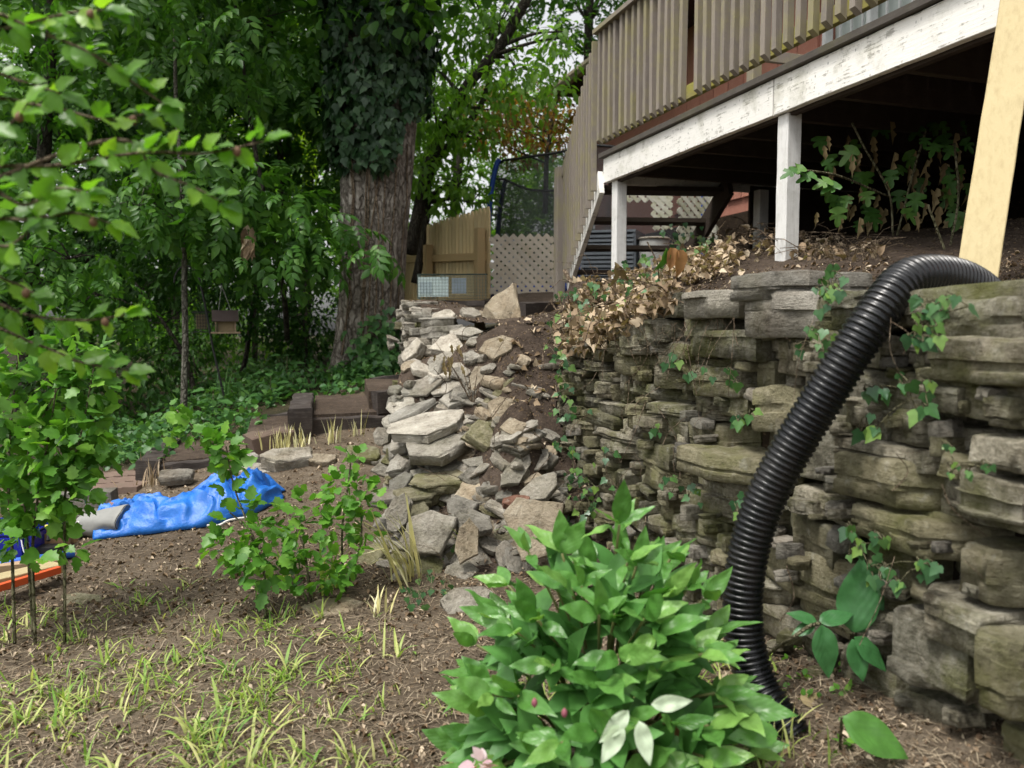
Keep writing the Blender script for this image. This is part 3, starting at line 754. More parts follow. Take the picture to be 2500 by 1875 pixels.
# ------------------------------------------------------------------ tumbled stones
def slab(px, py, d, L, W, T, n, ang=0.0, mat='grey', name='fallen_stone', label=None, parent=None, var=None, shapes=None, snap=False):
    """n = face normal (right, toward camera, up); ang = turn in the plane of the face"""
    nz = Vector((n[0], -n[1], n[2])).normalized()
    x = Vector((1, 0, 0)); x = (x - nz * x.dot(nz)).normalized(); y = nz.cross(x)
    a = math.radians(ang); X = x * math.cos(a) + y * math.sin(a); Y = nz.cross(X)
    sh = shapes or SLABS
    me = sh[var % len(sh)] if var is not None else R.choice(sh)
    pos = U(px, py, d)
    if snap:
        q = hit(px, py + 4, 1.5, 8); q.z += T * .25
        if n[2] > .93 and py > 1330: q.z -= T * .42
        pos = q if (q.y < pos.y + .15 or py > 1330) else pos
    o = put(name, me, frame_m(pos, X, Y, nz, L / 2 * 1.08, W / 2 * 1.08, T / 2 * .85), M[mat], parent)
    if label: meta(o, label, 'stone')
    return o
tw = thing('tumbled_wall', 'collapsed stretch of stone wall spilling grey slabs towards the yard', 'stone wall', tuple(U(1150, 1300, 3.8)))
for a in ((1062, 1092, 4.15, .40, .30, .085, (-.1, .35, 1), 8, 'grey'), (1050, 1040, 4.25, .42, .3, .075, (-.15, .3, 1), 10, 'pale'), (1085, 1172, 4.05, .36, .28, .07, (-.05, .25, 1), 4, 'mossy'),
          (1020, 1212, 3.98, .24, .2, .08, (0, .3, 1), 5, 'mossy'), (1000, 1010, 4.45, .3, .2, .06, (-.4, .3, 1), 25, 'pale'), (1085, 1130, 4.2, .34, .25, .05, (-.1, .3, 1), 12, 'grey'),
          (1190, 1075, 4.1, .24, .18, .08, (.2, .8, .7), -20, 'mossy'), (1278, 1066, 4.2, .2, .15, .06, (.1, .5, .8), -10, 'grey'), (1257, 1093, 4.05, .14, .12, .06, (0, .6, .8), -8, 'grey'),
          (1258, 1155, 3.9, .24, .1, .06, (.2, .8, .6), 55, 'grey'), (1145, 1022, 4.4, .16, .14, .06, (-.1, .6, .8), 0, 'pale'), (1108, 982, 4.6, .16, .14, .07, (-.2, .6, .8), 10, 'pale'),
          (1062, 920, 4.95, .2, .13, .07, (-.6, .6, .6), 70, 'pale'), (1150, 877, 5.1, .15, .1, .05, (-.1, .5, .9), 0, 'pale'), (1095, 850, 5.3, .28, .2, .07, (-.4, .6, .8), -25, 'pale'),
          (1120, 1250, 3.75, .2, .16, .07, (0, .5, .8), 10, 'grey'), (1155, 1280, 3.65, .2, .14, .06, (.1, .6, .7), -15, 'grey'), (1050, 1160, 4.1, .2, .16, .05, (0, .4, 1), 0, 'grey'),
          (990, 1080, 4.35, .2, .16, .07, (-.5, .5, .8), 15, 'pale'), (975, 1140, 4.2, .16, .14, .07, (-.5, .5, .7), 0, 'pale'), (985, 1185, 4.1, .15, .14, .08, (-.4, .5, .7), 0, 'grey'),
          (1000, 1265, 3.9, .22, .2, .09, (-.2, .5, .7), 0, 'mossy'), (940, 1215, 4.0, .2, .14, .05, (-.1, .3, 1), 5, 'grey'), (1045, 790, 5.9, .24, .16, .08, (-.5, .6, .8), 0, 'pale'),
          (1085, 780, 5.85, .2, .15, .08, (-.1, .6, .8), 0, 'pale'), (1150, 770, 5.8, .18, .14, .07, (.2, .5, .9), -20, 'grey'), (1010, 860, 5.3, .2, .16, .08, (-.7, .6, .5), 0, 'pale'),
          (1230, 1130, 4.0, .16, .1, .05, (.3, .4, .9), -30, 'grey'), (1330, 1130, 4.0, .16, .12, .05, (0, .5, .9), 20, 'grey'), (1210, 1240, 3.75, .14, .1, .05, (.2, .5, .8), 40, 'grey')):
    slab(*a, name='stone', parent=tw, snap=True)
rs = random.Random(8)
for i in range(215):
    px = rs.uniform(950, 1400); py = rs.uniform(780, 1400)
    if px > np.interp(py, [780, 900, 1000, 1060, 1300], [1090, 1150, 1250, 1380, 1400]): continue
    pale_ = px < 1130 and py < 1060
    slab(px, py, 9, rs.uniform(.08, .27), rs.uniform(.07, .16), rs.uniform(.016, .042), (rs.uniform(-.6, .35), rs.uniform(.1, 1.0), .75), rs.uniform(-50, 50), rs.choice(('pale', 'pale', 'grey')) if pale_ else rs.choice(('grey', 'grey', 'mossy', 'tan', 'grey')), name='stone', parent=tw, snap=True)
rs = random.Random(5)
for i in range(150):
    px, py = rs.uniform(940, 1385), rs.uniform(770, 1420)
    if px > 1180 and py < 880: continue
    fy = (937.5 - py) / FPX
    # march along the view ray to the ground
    q = hit(px, py, 3.0, 7.0)
    s = rs.uniform(.025, .075)
    nz = Vector((rs.uniform(-.5, .5), rs.uniform(-.8, .2), 1)).normalized(); x = nz.orthogonal().normalized(); x = Matrix.Rotation(rs.uniform(0, 6), 3, nz) @ x; y = nz.cross(x)
    put('stone', rs.choice(CHIPS), frame_m(q + Vector((0, 0, s * .2)), x, y, nz, s, s * rs.uniform(.5, .9), s * rs.uniform(.3, .6)), M[rs.choice(('grey', 'pale', 'grey', 'tan'))], tw)

for args, lab in (
    ((1296, 1290, 3.5, .36, .27, .07, (-.2, .85, .55), 22, 'tan'), 'largest fallen slab, tan and tilted towards the yard above the peony'),
    ((1165, 1205, 3.85, .24, .2, .06, (-.1, .55, .8), 12, 'tan'), 'flat tan slab with a notched edge above the largest fallen slab'),
    ((972, 1250, 3.8, .21, .12, .05, (-.2, .95, .25), 72, 'grey'), 'pointed grey slab standing on end at the foot of the collapse'),
    ((1048, 1300, 3.62, .3, .22, .07, (-.15, .75, .6), 15, 'grey'), 'broad pale grey slab leaning beside the pointed upright slab'),
    ((1140, 1325, 3.5, .2, .11, .05, (0, .9, .4), 80, 'tan'), 'narrow ochre slab upright behind the cut yellow strap leaves'),
    ((1262, 1228, 3.65, .13, .07, .06, (.1, .7, .7), 8, 'redstone'), 'broken reddish brick lying among the grey slabs'),
    ((1322, 1192, 3.7, .2, .13, .05, (-.2, .7, .7), 28, 'grey'), 'grey slab tilted just above the broken red brick'),
    ((1228, 1008, 4.35, .3, .15, .07, (.1, .8, .6), 15, 'tan'), 'long brownish slab lying below the slender diagonal stone'),
    ((1218, 958, 4.5, .3, .055, .045, (.1, .9, .4), 38, 'mossy'), 'slender stone lying diagonally across the rubble'),
    ((1175, 935, 4.65, .24, .17, .05, (-.2, .85, .5), 65, 'tan'), 'pinkish grey slab propped upright in the middle of the rubble'),
    ((1213, 855, 5.1, .22, .16, .07, (-.1, .8, .6), 20, 'tan'), 'brown wedge stone at the top of the rubble path'),
    ((1140, 815, 5.5, .28, .11, .06, (-.2, .6, .8), -22, 'pale'), 'long whitish stone sloping below the triangular boulder'),
    ((935, 1068, 4.7, .11, .12, .07, (-.2, .95, .2), 10, 'grey'), 'small dark block standing by itself on the soil below the timber steps'),
    ((968, 992, 5.0, .11, .12, .08, (-.1, .95, .2), 80, 'pale'), 'small whitish stone propped against the dark timber end'),
    ((905, 1365, 3.45, .22, .14, .05, (-.35, .6, .75), 30, 'mossy'), 'mossy slab half buried beside the yellowing strap leaves'),
    ((810, 1480, 2.95, .24, .16, .05, (0, .15, 1), 10, 'tan'), 'flat tan rock almost flush with the yard soil'),
    ((1140, 1480, 3.0, .22, .14, .06, (.1, .6, .8), 20, 'grey'), 'dusty grey slab buried at the edge of the peony leaves'),
    ((740, 1535, 2.75, .12, .05, .02, (0, .2, 1), 5, 'grey'), 'thin grey chip of stone lying on the open soil'),
    ((200, 1462, 2.95, .2, .1, .04, (0, .2, 1), -5, 'mossy'), 'low dark stone between the shrub stems and the lawn weeds'),
    ((940, 1537, 2.76, .06, .04, .035, (0, .3, 1), 0, 'grey'), 'small rounded blue grey pebble by the cut strap leaves')):
    slab(*args, label=lab, snap=True)
# concrete pieces in the rubble
o = MB().box((0, 0, 0), .17, .12, .05, basis(Vector((.93, -.3, -.2)).normalized(), Vector((.33, .9, .3)).normalized(), Vector((0.05, -.34, .94)).normalized())).build('concrete_block', M['concrete'])
o.matrix_basis = Matrix.Translation(U(1290, 945, 4.55)); WM[o.name] = o.matrix_basis.copy(); meta(o, 'grey cut concrete block lying at the end of the diagonal stone', 'block')
o = MB().box((0, 0, 0), .17, .13, .03).build('paving_slab', M['concrete'])
o.matrix_basis = Matrix.Translation(U(1312, 834, 5.3)) @ Matrix.Rotation(.35, 4, 'Z') @ Matrix.Rotation(.12, 4, 'X'); WM[o.name] = o.matrix_basis.copy(); meta(o, 'flat grey paving slab on the soil below the dead ivy', 'paver')
# triangular boulder
def boulder(name, pts, mat, label, seed):
    import bmesh
    bm = bmesh.new()
    for p in pts: bm.verts.new(p)
    r = bmesh.ops.convex_hull(bm, input=bm.verts)
    bmesh.ops.triangulate(bm, faces=bm.faces[:])
    bmesh.ops.subdivide_edges(bm, edges=bm.edges[:], cuts=5, use_grid_fill=True)
    for v in bm.verts:
        v.co += noise.noise_vector(v.co * 9 + Vector((seed, 0, 0))) * .014 + noise.noise_vector(v.co * 25) * .006
    me = bpy.data.meshes.new(name); bm.to_mesh(me); bm.free(); me.materials.append(mat)
    me.polygons.foreach_set('use_smooth', [True] * len(me.polygons)); me.set_sharp_from_angle(angle=math.radians(40))
    return meta(obj(name, me), label, 'boulder')
boulder('boulder', [U(1178, 775, 5.85), U(1180, 745, 5.8), U(1215, 730, 5.85), U(1252, 690, 5.9), U(1262, 690, 5.95), U(1266, 745, 5.8), U(1272, 782, 5.75), U(1220, 790, 5.7), U(1240, 785, 6.0), U(1190, 785, 5.95), U(1258, 720, 6.0)], M['tan'], 'tan triangular boulder standing on end beside the wire trap', 3)
# stones edging the lower bed
for k, (px, py, d, L, W, T, mt, lab) in enumerate((
        (700, 1135, 5.1, .32, .16, .13, 'grey', 'biggest grey edging stone behind the blue tarp'),
        (612, 1128, 5.15, .13, .1, .08, 'pale', 'small whitish edging stone next to the biggest edging stone'),
        (625, 1152, 5.0, .26, .12, .06, 'pale', 'low pale edging stone right behind the tarp peak'),
        (788, 1132, 5.15, .17, .11, .08, 'tan', 'squarish brown edging stone in front of the cut stalks'),
        (885, 1120, 5.1, .22, .14, .09, 'mossy', 'dull edging stone at the foot of the pale stone wall'),
        (925, 1130, 4.9, .14, .1, .06, 'grey', 'flat edging stone nearest the collapsed wall'))):
    slab(px, py, d, L, W, T, (rr(-.1, .1), .35, .95), rr(-10, 10), mt, name='edging_stone', label=lab, shapes=STONES, snap=True)
slab(430, 1165, 4.9, .2, .12, .07, (0, .3, 1), 10, 'grey', name='edging_stone', label='grey edging stone half hidden beside the dried weed', shapes=STONES)
# ------------------------------------------------------------------ deck
D2 = Vector((DX, DY, 0)); DN = Vector((-DY, DX, 0))        # along the deck (away), outward (towards the yard)
def dk(y, z, off=0.0):
    """point on the deck's outer face at distance y, moved outward by off"""
    return Vector((deckx(y), y, CZ + z)) + DN * off
YN, YF = 2.3, 6.42          # near end (out of frame) and far end of the deck
deck = thing('deck', 'raised wooden deck with white beam and brown baluster railing above the stone wall', 'deck', tuple(dk(YF, .34)))
mid = Vector((deckx(4.3), 4.3, 0))
ym = 4.38
wood_beam(MB(), dk(YF, 1.22, -.02), dk(ym + .004, 1.22, -.02), .04, .19, seed=1, seg=30, rough=.003).build('rim_beam', M['white_paint'], deck)
wood_beam(MB(), dk(ym - .004, 1.22, -.02), dk(YN, 1.22, -.02), .04, .19, seed=2, seg=30, rough=.003).build('rim_beam', M['white_paint'], deck)
wood_beam(MB(), dk(YF, 1.205, -.064), dk(YN, 1.205, -.064), .04, .19, seed=3, seg=20, rough=.002).build('inner_beam', M['dark_wood'], deck)
wood_beam(MB(), dk(YF - .005, 1.21, -.05), dk(YF - .005, 1.21, -2.9), .04, .18, seed=4, seg=12, rough=.002).build('end_beam', M['white_paint'], deck)
for i in range(20):
    o = i * .145
    wood_beam(MB(), dk(YF + .03, 1.338, .03 - o - .07), dk(YN, 1.338, .03 - o - .07), .138, .036, seed=20 + i, seg=14, rough=.002).build('deck_board', M['deck_wood'], deck)
for i in range(9):
    y = YF - .25 - i * .42
    wood_beam(MB(), dk(y, 1.225, -.09), dk(y, 1.225, -2.9), .04, .17, seed=50 + i, seg=3, rough=.001).build('joist', M['dark_wood'], deck)
for y, o in ((6.3, -.05), (4.34, -.045), (6.3, -1.35)):
    zb = G(*(dk(y, 0, o).to_2d()))
    wood_beam(MB(), dk(y, 0, o - .03) * 1 + Vector((0, 0, zb - CZ - .06)), dk(y, 1.12, o - .03), .09, .09, up=D2, seed=60 + y, seg=8, rough=.002).build('post', M['white_post'], deck)
for i in range(9):  # dark boards added so the space under the deck stays black
    MB().box(dk(YF - .02, .78, -1.42 - i * .165), .16, .03, .78, basis(-DN, D2, Vector((0, 0, 1)))).build('added_skirt_board', M['dark_wood'], deck)
# railing
ZR = 2.28
wood_beam(MB(), dk(YF + .02, ZR, .03), dk(YN, ZR, .03), .13, .036, seed=70, seg=16, rough=.002).build('handrail', M['brown_paint'], deck)
wood_beam(MB(), dk(YF, ZR - .07, .008), dk(YN, ZR - .07, .008), .036, .088, seed=71, seg=16, rough=.002).build('top_rail', M['brown_paint'], deck)
wood_beam(MB(), dk(YF, 1.475, .008), dk(YN, 1.475, .008), .036, .088, seed=72, seg=16, rough=.002).build('bottom_rail', M['moss_rail'], deck)
BAL = []
def baluster_mesh(h, seed):
    vs, fs = [], []; w = .0385
    for k, z in enumerate((0, h)):
        for x, y in ((-.5, -.5), (.5, -.5), (.5, .5), (-.5, .5)):
            zz = z + (0.028 if (k == 0 and y < 0) else 0) * 1.0
            vs.append((x * w, y * w, zz))
    return mesh_from('baluster', vs, [(0, 3, 2, 1), (4, 5, 6, 7), (0, 1, 5, 4), (1, 2, 6, 5), (2, 3, 7, 6), (3, 0, 4, 7)], M['brown_paint'])
bme = baluster_mesh(ZR - 1.415 - .02, 0)
s = 0.03; k = 0
while True:
    y = YF - s * .949
    if y < 2.75: break
    if k != 14:
        p = dk(y, 1.415 + rr(-.004, .004), .046)
        m = frame_m(p, D2, -DN, Vector((0, 0, 1)), 1, 1, 1) @ Matrix.Rotation(rr(-.012, .012), 4, 'Y') @ Matrix.Rotation(rr(-.04, .04), 4, 'Z')
        put('baluster', bme, m, M['brown_paint'], deck)
    s += .0955; k += 1
# far newel with a ball finial, behind the rail end
nb = MB(); wood_beam(nb, dk(YF - .1, 1.36, -1.3), dk(YF - .1, 2.36, -1.3), .09, .09, up=D2, seg=4); nw = nb.build('newel_post', M['brown_paint'], deck)
fb = MB()
for i in range(7):
    pass
a = [dk(YF - .1, 2.36 + .045 + .05 * math.sin(t), -1.3) for t in np.linspace(-1.5, 1.5, 9)]
fb.tube(a, [.05 * math.cos(t) + .002 for t in np.linspace(-1.5, 1.5, 9)], 14); fb.build('ball_finial', M['brown_paint'], nw, True)
# rail on the far (stair) end
wood_beam(MB(), dk(YF - .06, ZR - .05, -1.3), dk(YF - .06, ZR - .05, -2.8), .04, .09, seg=4).build('end_rail', M['brown_paint'], deck)

# ------------------------------------------------------------------ stairs down the far end
stairs = thing('deck_stairs', 'open wooden stairs with white stringer and stepped brown balusters at the deck end', 'stairs', tuple(U(1365, 750, 8.0)))
SA = dk(YF + .03, 1.12, .01); SBp = U(1388, 690, 7.9)
def sp(t, off=0.0, dz=0.0):
    return SA.lerp(SBp, t) + Vector((0, 0, dz)) + sside * off
sdir2 = (SBp - SA); sdir2.z = 0; sdir2.normalize(); sside = Vector((sdir2.y, -sdir2.x, 0))      # to the right
wood_beam(MB(), sp(-.02), sp(1.0), .04, .2, up=(0, 0, 1), seg=8, seed=5).build('stringer', M['white_paint'], stairs)
wood_beam(MB(), sp(-.02, 1.05), sp(1.0, 1.05), .04, .2, seg=8, seed=6).build('stringer', M['dark_wood'], stairs)
for i, t in enumerate((.12, .4, .68, .96)):
    c = sp(t, .53, .07)
    MB().box(c, 1.06, .26, .036, basis(sside, sdir2, Vector((0, 0, 1)))).build('tread', M['dark_wood'], stairs)
    if i < 0:
        MB().box(sp(t + .03, .53, .0), 1.02, .025, .1, basis(sside, sdir2, Vector((0, 0, 1)))).build('riser', M['dark_wood'], stairs)
TB = U(1365, 745, 8.0); TT = U(1368, 410, 8.0)
wood_beam(MB(), TB - Vector((0, 0, .1)), TT, .095, .095, up=D2, seg=6, seed=8).build('newel_post', M['brown_paint'], stairs)
nbal = 13
for i in range(nbal):
    t = (i + .45) / nbal
    b = sp(t, -.045, -.02 + .02); top = dk(YF, ZR - .02, .03).lerp(TT + Vector((0, 0, .0)), t); 
    p0 = Vector((b.x, b.y, b.z - .02)); p1 = Vector((b.x, b.y, top.z - .0))
    wood_beam(MB(), p0, p1, .042, .042, up=sdir2, seg=3, seed=90 + i, rough=.001).build('baluster', M['brown_paint'], stairs)
wood_beam(MB(), dk(YF + .03, ZR - .07, .0), TT - Vector((0, 0, .08)) + sside * .02, .036, .085, seg=4).build('stair_rail', M['brown_paint'], stairs)
# white lattice skirting beyond the stairs
def lattice(parent, a, b, h0, h1, mat, pitch=.075, w=.035, clip=None, name='slat'):
    """diagonal slats between a and b (bottom line), clipped to heights; h0,h1 = height at a and at b"""
    a, b = Vector(a), Vector(b); L = (b - a).length; t = (b - a) / L; n = t.cross(Vector((0, 0, 1))); H = max(h0, h1)
    for lay, sg in ((0, 1), (1, -1)):
        c = -H
        while c < L + H:
            # line x = c + sg*z (+H shift)
            pts = []
            for z in np.linspace(0, H, 25):
                x = c + z if sg > 0 else c + H - z
                if 0 <= x <= L and z <= h0 + (h1 - h0) * x / L: pts.append((x, z))
            if len(pts) > 1:
                (x0, z0), (x1, z1) = pts[0], pts[-1]
                p0 = a + t * x0 + Vector((0, 0, z0)) + n * (.006 * lay); p1 = a + t * x1 + Vector((0, 0, z1)) + n * (.006 * lay)
                dd = (p1 - p0).normalized(); s_ = n.cross(dd)
                m = MB(); q = n * .0027
                m.add([p0 - s_ * w / 2 - q, p0 + s_ * w / 2 - q, p1 + s_ * w / 2 - q, p1 - s_ * w / 2 - q, p0 - s_ * w / 2 + q, p0 + s_ * w / 2 + q, p1 + s_ * w / 2 + q, p1 - s_ * w / 2 + q],
                      [(0, 1, 2, 3), (7, 6, 5, 4), (0, 4, 5, 1), (1, 5, 6, 2), (2, 6, 7, 3), (3, 7, 4, 0)])
                m.build(name, mat, parent)
            c += pitch
wl_ = thing('white_lattice_skirt', 'mildewed white lattice skirting under the far end of the deck', 'lattice', tuple(U(1690, 590, 7.6)))
lattice(wl_, U(1650, 595, 7.55), U(1752, 590, 7.75), .45, .52, M['white_lattice'], .085, .04)
lattice(wl_, U(1590, 560, 8.3), U(1642, 558, 8.3), .4, .4, M['white_lattice'], .085, .04)
lattice(wl_, U(1500, 492, 8.6), U(1640, 492, 8.6), .1, .1, M['white_lattice'], .085, .04)
wood_beam(MB(), U(1742, 590, 7.7), U(1738, 470, 7.7), .05, .05, up=D2).build('post', M['white_lattice'], wl_)

# air-conditioner and clutter under the stairs
ac = thing('air_conditioner', 'grey louvred air conditioner unit under the deck stairs', 'air conditioner', tuple(U(1500, 690, 8.6)))
acm = simple_mat('ac_metal', (0.16, 0.18, 0.2), 0.5, .4)
a, b = U(1418, 690, 8.9), U(1545, 690, 8.7); acx = (b - a).normalized(); acy = Vector((-acx.y, acx.x, 0)); acw = (b - a).length
MB().box((a + b) / 2 + acy * .3 + Vector((0, 0, .27)), acw - .03, .5, .54, basis(acx, acy, Vector((0, 0, 1)))).build('body', simple_mat('ac_inner', (0.04, 0.045, 0.05)), ac)
for i in range(11):
    MB().box((a + b) / 2 + acy * .03 + Vector((0, 0, .04 + i * .047)), acw, .03, .028, basis(acx, acy, Vector((0, 0, 1)))).build('louvre', acm, ac)
for q in (a, b):
    MB().box(q + acy * .3 + Vector((0, 0, .28)), .035, .53, .56, basis(acx, acy, Vector((0, 0, 1)))).build('corner_panel', acm, ac)
MB().box((a + b) / 2 + acy * .3 + Vector((0, 0, .565)), acw + .04, .56, .025, basis(acx, acy, Vector((0, 0, 1)))).build('lid', acm, ac)
tb = thing('storage_bin', 'pale plastic bin standing behind the lowest stair treads', 'bin', tuple(U(1590, 690, 8.8)))
m = MB(); m.tube([U(1595, 690, 8.8) + Vector((0, 0, z)) for z in (0, .02, .45, .46)], [.13, .14, .17, .165], 18); m.build('bin_body', simple_mat('bin_plastic', (0.42, 0.42, 0.4), .5), tb, True, 40)
m = MB(); m.tube([U(1595, 690, 8.8) + Vector((0, 0, z)) for z in (.462, .475, .49, .495)], [.18, .185, .16, .05], 18); m.build('lid', simple_mat('bin_lid', (0.3, 0.27, 0.22), .5), tb, True, 40)

# ------------------------------------------------------------------ leaning new brace
br = thing('leaning_brace', 'new pale lumber brace leaning under the deck beam behind the black hose', 'lumber', tuple(U(2390, 700, 2.55)))
bx0, bx1 = U(2378, 715, 2.56), U(2492, -20, 2.80)
wood_beam(MB(), bx0, bx1 + (bx1 - bx0) * .12, .05, .118, up=Vector((.90, -.42, 0)), seed=3, seg=14, rough=.002).build('board', M['new_lumber'], br)

# ------------------------------------------------------------------ house
house = thing('house', 'brick house with white framed patio doors behind the deck railing', 'house', (deckx(6) + 3, 6, CZ + .5))
HO = -2.85
def hs_(y, z, off=0.0): return dk(y, z, HO + off)
H0, H1 = 1.0, 12.6
mw_ = basis(D2, -DN, Vector((0, 0, 1)))
# openings along y: (y0,y1,z0,z1)
OPEN = [(6.2, 7.35, 1.36, 3.4, 'door'), (4.4, 5.3, 1.75, 3.2, 'window')]
def wallbox(y0, y1, z0, z1, name, mat, off=-.1, th=.2):
    c = (hs_(y0, z0, off) + hs_(y1, z1, off)) / 2
    return MB().box(c, (y1 - y0) / .949, th, z1 - z0, mw_).build(name, mat, house)
wallbox(H0, H1, -.6, 1.33, 'foundation', M['core'])
# backing wall behind brick skin, left open at the openings
prev = H1
for y0, y1, z0, z1, _ in sorted(OPEN, reverse=True):
    wallbox(y1, prev, 1.332, 4.0, 'wall', M['brick'], -.12); prev = y0
    wallbox(y0 + .001, y1 - .001, z1, 4.0, 'wall', M['brick'], -.12)
    if z0 > 1.4: wallbox(y0 + .001, y1 - .001, 1.332, z0, 'wall', M['brick'], -.12)
wallbox(H0, prev, 1.332, 4.0, 'wall', M['brick'], -.12)
# vertical red cladding boards and pink stone panels near the camera, big bricks elsewhere
def clad(y, wdt, z0, z1, mat, name='board', th=.03):
    c = (hs_(y, z0, .0) + hs_(y, z1, .0)) / 2
    MB().box(c, wdt / .949, th, z1 - z0, mw_).build(name, mat, house)
for i in range(9):
    clad(7.55 + i * .3, .285, 1.5, 3.9, M['brick'])
for i in range(5): clad(5.42 + i * .145, .135, 1.45, 3.9, M['dark_wood'])
for i in range(7):
    y = 2.6 + i * .245
    clad(y, .23, 1.36, 3.9, M['brick'])
for y, z in ((4.2, 1.5), (3.8, 1.5), (3.4, 1.5), (3.0, 1.52), (4.0, 1.78), (3.6, 1.79), (3.2, 1.8)):
    c = hs_(y, z + .1, .035); MB().box(c, .4, .03, .25, mw_).build('stone_panel', M['pinkstone'], house)
glass = simple_mat('window_glass', (0.12, 0.16, 0.16), 0.12, .6, .5, 6)
curtain = simple_mat('curtain', (0.5, 0.55, 0.52), .9, .1, .2, 9)
wfr = simple_mat('window_frame', (0.7, 0.71, 0.7), .5)
for y0, y1, z0, z1, nm in OPEN:
    c = (hs_(y0, z0, -.16) + hs_(y1, z1, -.16)) / 2
    w = MB().box(c, (y1 - y0) / .949, .01, z1 - z0, mw_).build('patio_door' if nm == 'door' else 'window', curtain if nm == 'door' else glass, house)
    fr = MB(); hw = (y1 - y0) / .949
    for q in (y0, y1, (y0 + y1) / 2):
        fr.box((hs_(q, z0, -.06) + hs_(q, z1, -.06)) / 2, .05, .09, z1 - z0, mw_)
    for z in (z0 + .025, z1 - .025):
        fr.box((hs_(y0, z, -.055) + hs_(y1, z, -.055)) / 2, hw, .088, .05, mw_)
    fr.build('frame', wfr, w)
    mu = MB()
    for f in np.linspace(0, 1, 9)[1:-1]:
        y = y0 + (y1 - y0) * f; mu.box((hs_(y, z0, -.09) + hs_(y, z1, -.09)) / 2, .018, .02, z1 - z0 - .04, mw_)
    mu.build('muntin', wfr, w)
# eave, soffit and gutter
EL = HO + .55
c0, c1 = dk(H1 + .45, 3.93, EL), dk(H0, 3.93, EL)
tan_paint = simple_mat('tan_gutter', (0.33, 0.28, 0.2), .5)
rm = MB()
ridge0, ridge1 = dk(H1 + .45, 5.6, HO - 3), dk(H0, 5.6, HO - 3)
rm.add([c0, c1, ridge1, ridge0, c0 - Vector((0, 0, .05)), c1 - Vector((0, 0, .05)), ridge1 - Vector((0, 0, .05)), ridge0 - Vector((0, 0, .05))], [(0, 1, 2, 3), (7, 6, 5, 4), (0, 4, 5, 1), (1, 5, 6, 2), (2, 6, 7, 3), (3, 7, 4, 0)])
roof = rm.build('roof', simple_mat('shingle_roof', (0.07, 0.06, 0.05), .9), house)
MB().box((dk(H1 + .4, 3.86, HO + .27) + dk(H0, 3.86, HO + .27)) / 2, (H1 + .4 - H0) / .949, .56, .03, mw_).build('soffit', M['dark_wood'], house)
gt = MB(); prof = [(0, 0), (.09, .0), (.12, .06), (.12, .11), (.0, .11)]
for y in (H1 + .45, H0): gt.v += [dk(y, 3.84 + z, EL + o) for o, z in prof]
n = len(prof); gt.f = [(i, (i + 1) % n, n + (i + 1) % n, n + i) for i in range(n)] + [tuple(reversed(range(n))), tuple(range(n, 2 * n))]
gt.build('gutter', tan_paint, roof)

# ------------------------------------------------------------------ fence, tan lattice, trampoline
fence = thing('picket_fence', 'new stockade picket fence beyond the big tree trunk', 'fence', tuple(U(1100, 720, 10)))
FA, FB = U(985, 735, 11.6), U(1192, 730, 9.3)
npk = 27
for i in range(npk):
    t = i / (npk - 1); p = FA.lerp(FB, t); dF = (FB - FA); dF.z = 0; dF.normalize(); nF = Vector((dF.y, -dF.x, 0))
    zt = U(0, 572 + (505 - 572) * t, 11.6 + (9.3 - 11.6) * t).z; zb = CZ + .12
    w = (FB - FA).length / npk * .87; h = zt - zb - rr(0, .02)
    vs = []
    for y in (-.009, .009):
        for x, z in ((-.5, 0), (.5, 0), (.5, h - .07), (.22, h), (-.22, h), (-.5, h - .07)): vs.append(p * 1 + dF * (x * w) + nF * y + Vector((0, 0, zb - p.z + z)))
    fs = [tuple(range(6)), tuple(reversed(range(6, 12)))] + [(j, j + 6, (j + 1) % 6 + 6, (j + 1) % 6) for j in range(6)]
    MB().add(vs, [tuple(reversed(f)) for f in fs]).build('picket', M['fence_wood'], fence)
for zz0, zz1 in ((.95, .8), (.32, .3)):
    wood_beam(MB(), Vector((FA.x, FA.y, CZ + zz0)) + nF * .04, Vector((FB.x, FB.y, CZ + zz1)) + nF * .04, .04, .09, seg=6).build('rail', M['fence_frame'], fence)
for t, h in ((.42, 1.06), (.985, 1.12), (.0, 1.0)):
    p = FA.lerp(FB, t) + nF * .09
    wood_beam(MB(), Vector((p.x, p.y, CZ - .05)), Vector((p.x, p.y, CZ + h)), .1, .1, up=dF, seg=4).build('post', M['fence_frame'], fence)
tl = thing('tan_lattice_panel', 'tan lattice panel closing the gap between fence and stairs', 'lattice', tuple(U(1275, 720, 9)))
la, lb = U(1196, 722, 9.1), U(1356, 722, 9.0)
lattice(tl, la, lb, .68, .68, M['lattice'], .094, .045)
wood_beam(MB(), lb + Vector((.02, 0, -.1)), lb + Vector((.02, 0, .66)), .05, .05, up=D2).build('post', M['lattice'], tl)
# trampoline with netting
tr = thing('trampoline', 'trampoline with dark safety netting and blue padded poles behind the lattice', 'trampoline', tuple(U(1340, 720, 13)))
TC = U(1480, 700, 11.3); TR = 1.62; ZT = CZ + .45; blue = simple_mat('blue_foam', (0.012, 0.055, 0.3), .5)
for i in range(7):
    a = math.radians(188 + i * 360 / 7 + 14); ca, sa = math.cos(a), math.sin(a)
    pts = [Vector((TC.x + ca * r, TC.y + sa * r, z)) for r, z in ((TR + .12, ZT - .35), (TR + .16, ZT + .3), (TR + .14, ZT + 1.1), (TR + .06, ZT + 1.6), (TR + .0, ZT + 1.74))]
    MB().tube(spline(pts, 4), .035, 10).build('padded_pole', blue, tr, True)
    MB().tube([Vector((TC.x + ca * TR, TC.y + sa * TR, z)) for z in (CZ + .1, ZT)], .022, 8).build('leg', simple_mat('galvanised', (.3, .3, .3), .4) if i == 0 else bpy.data.materials['galvanised'], tr, True)
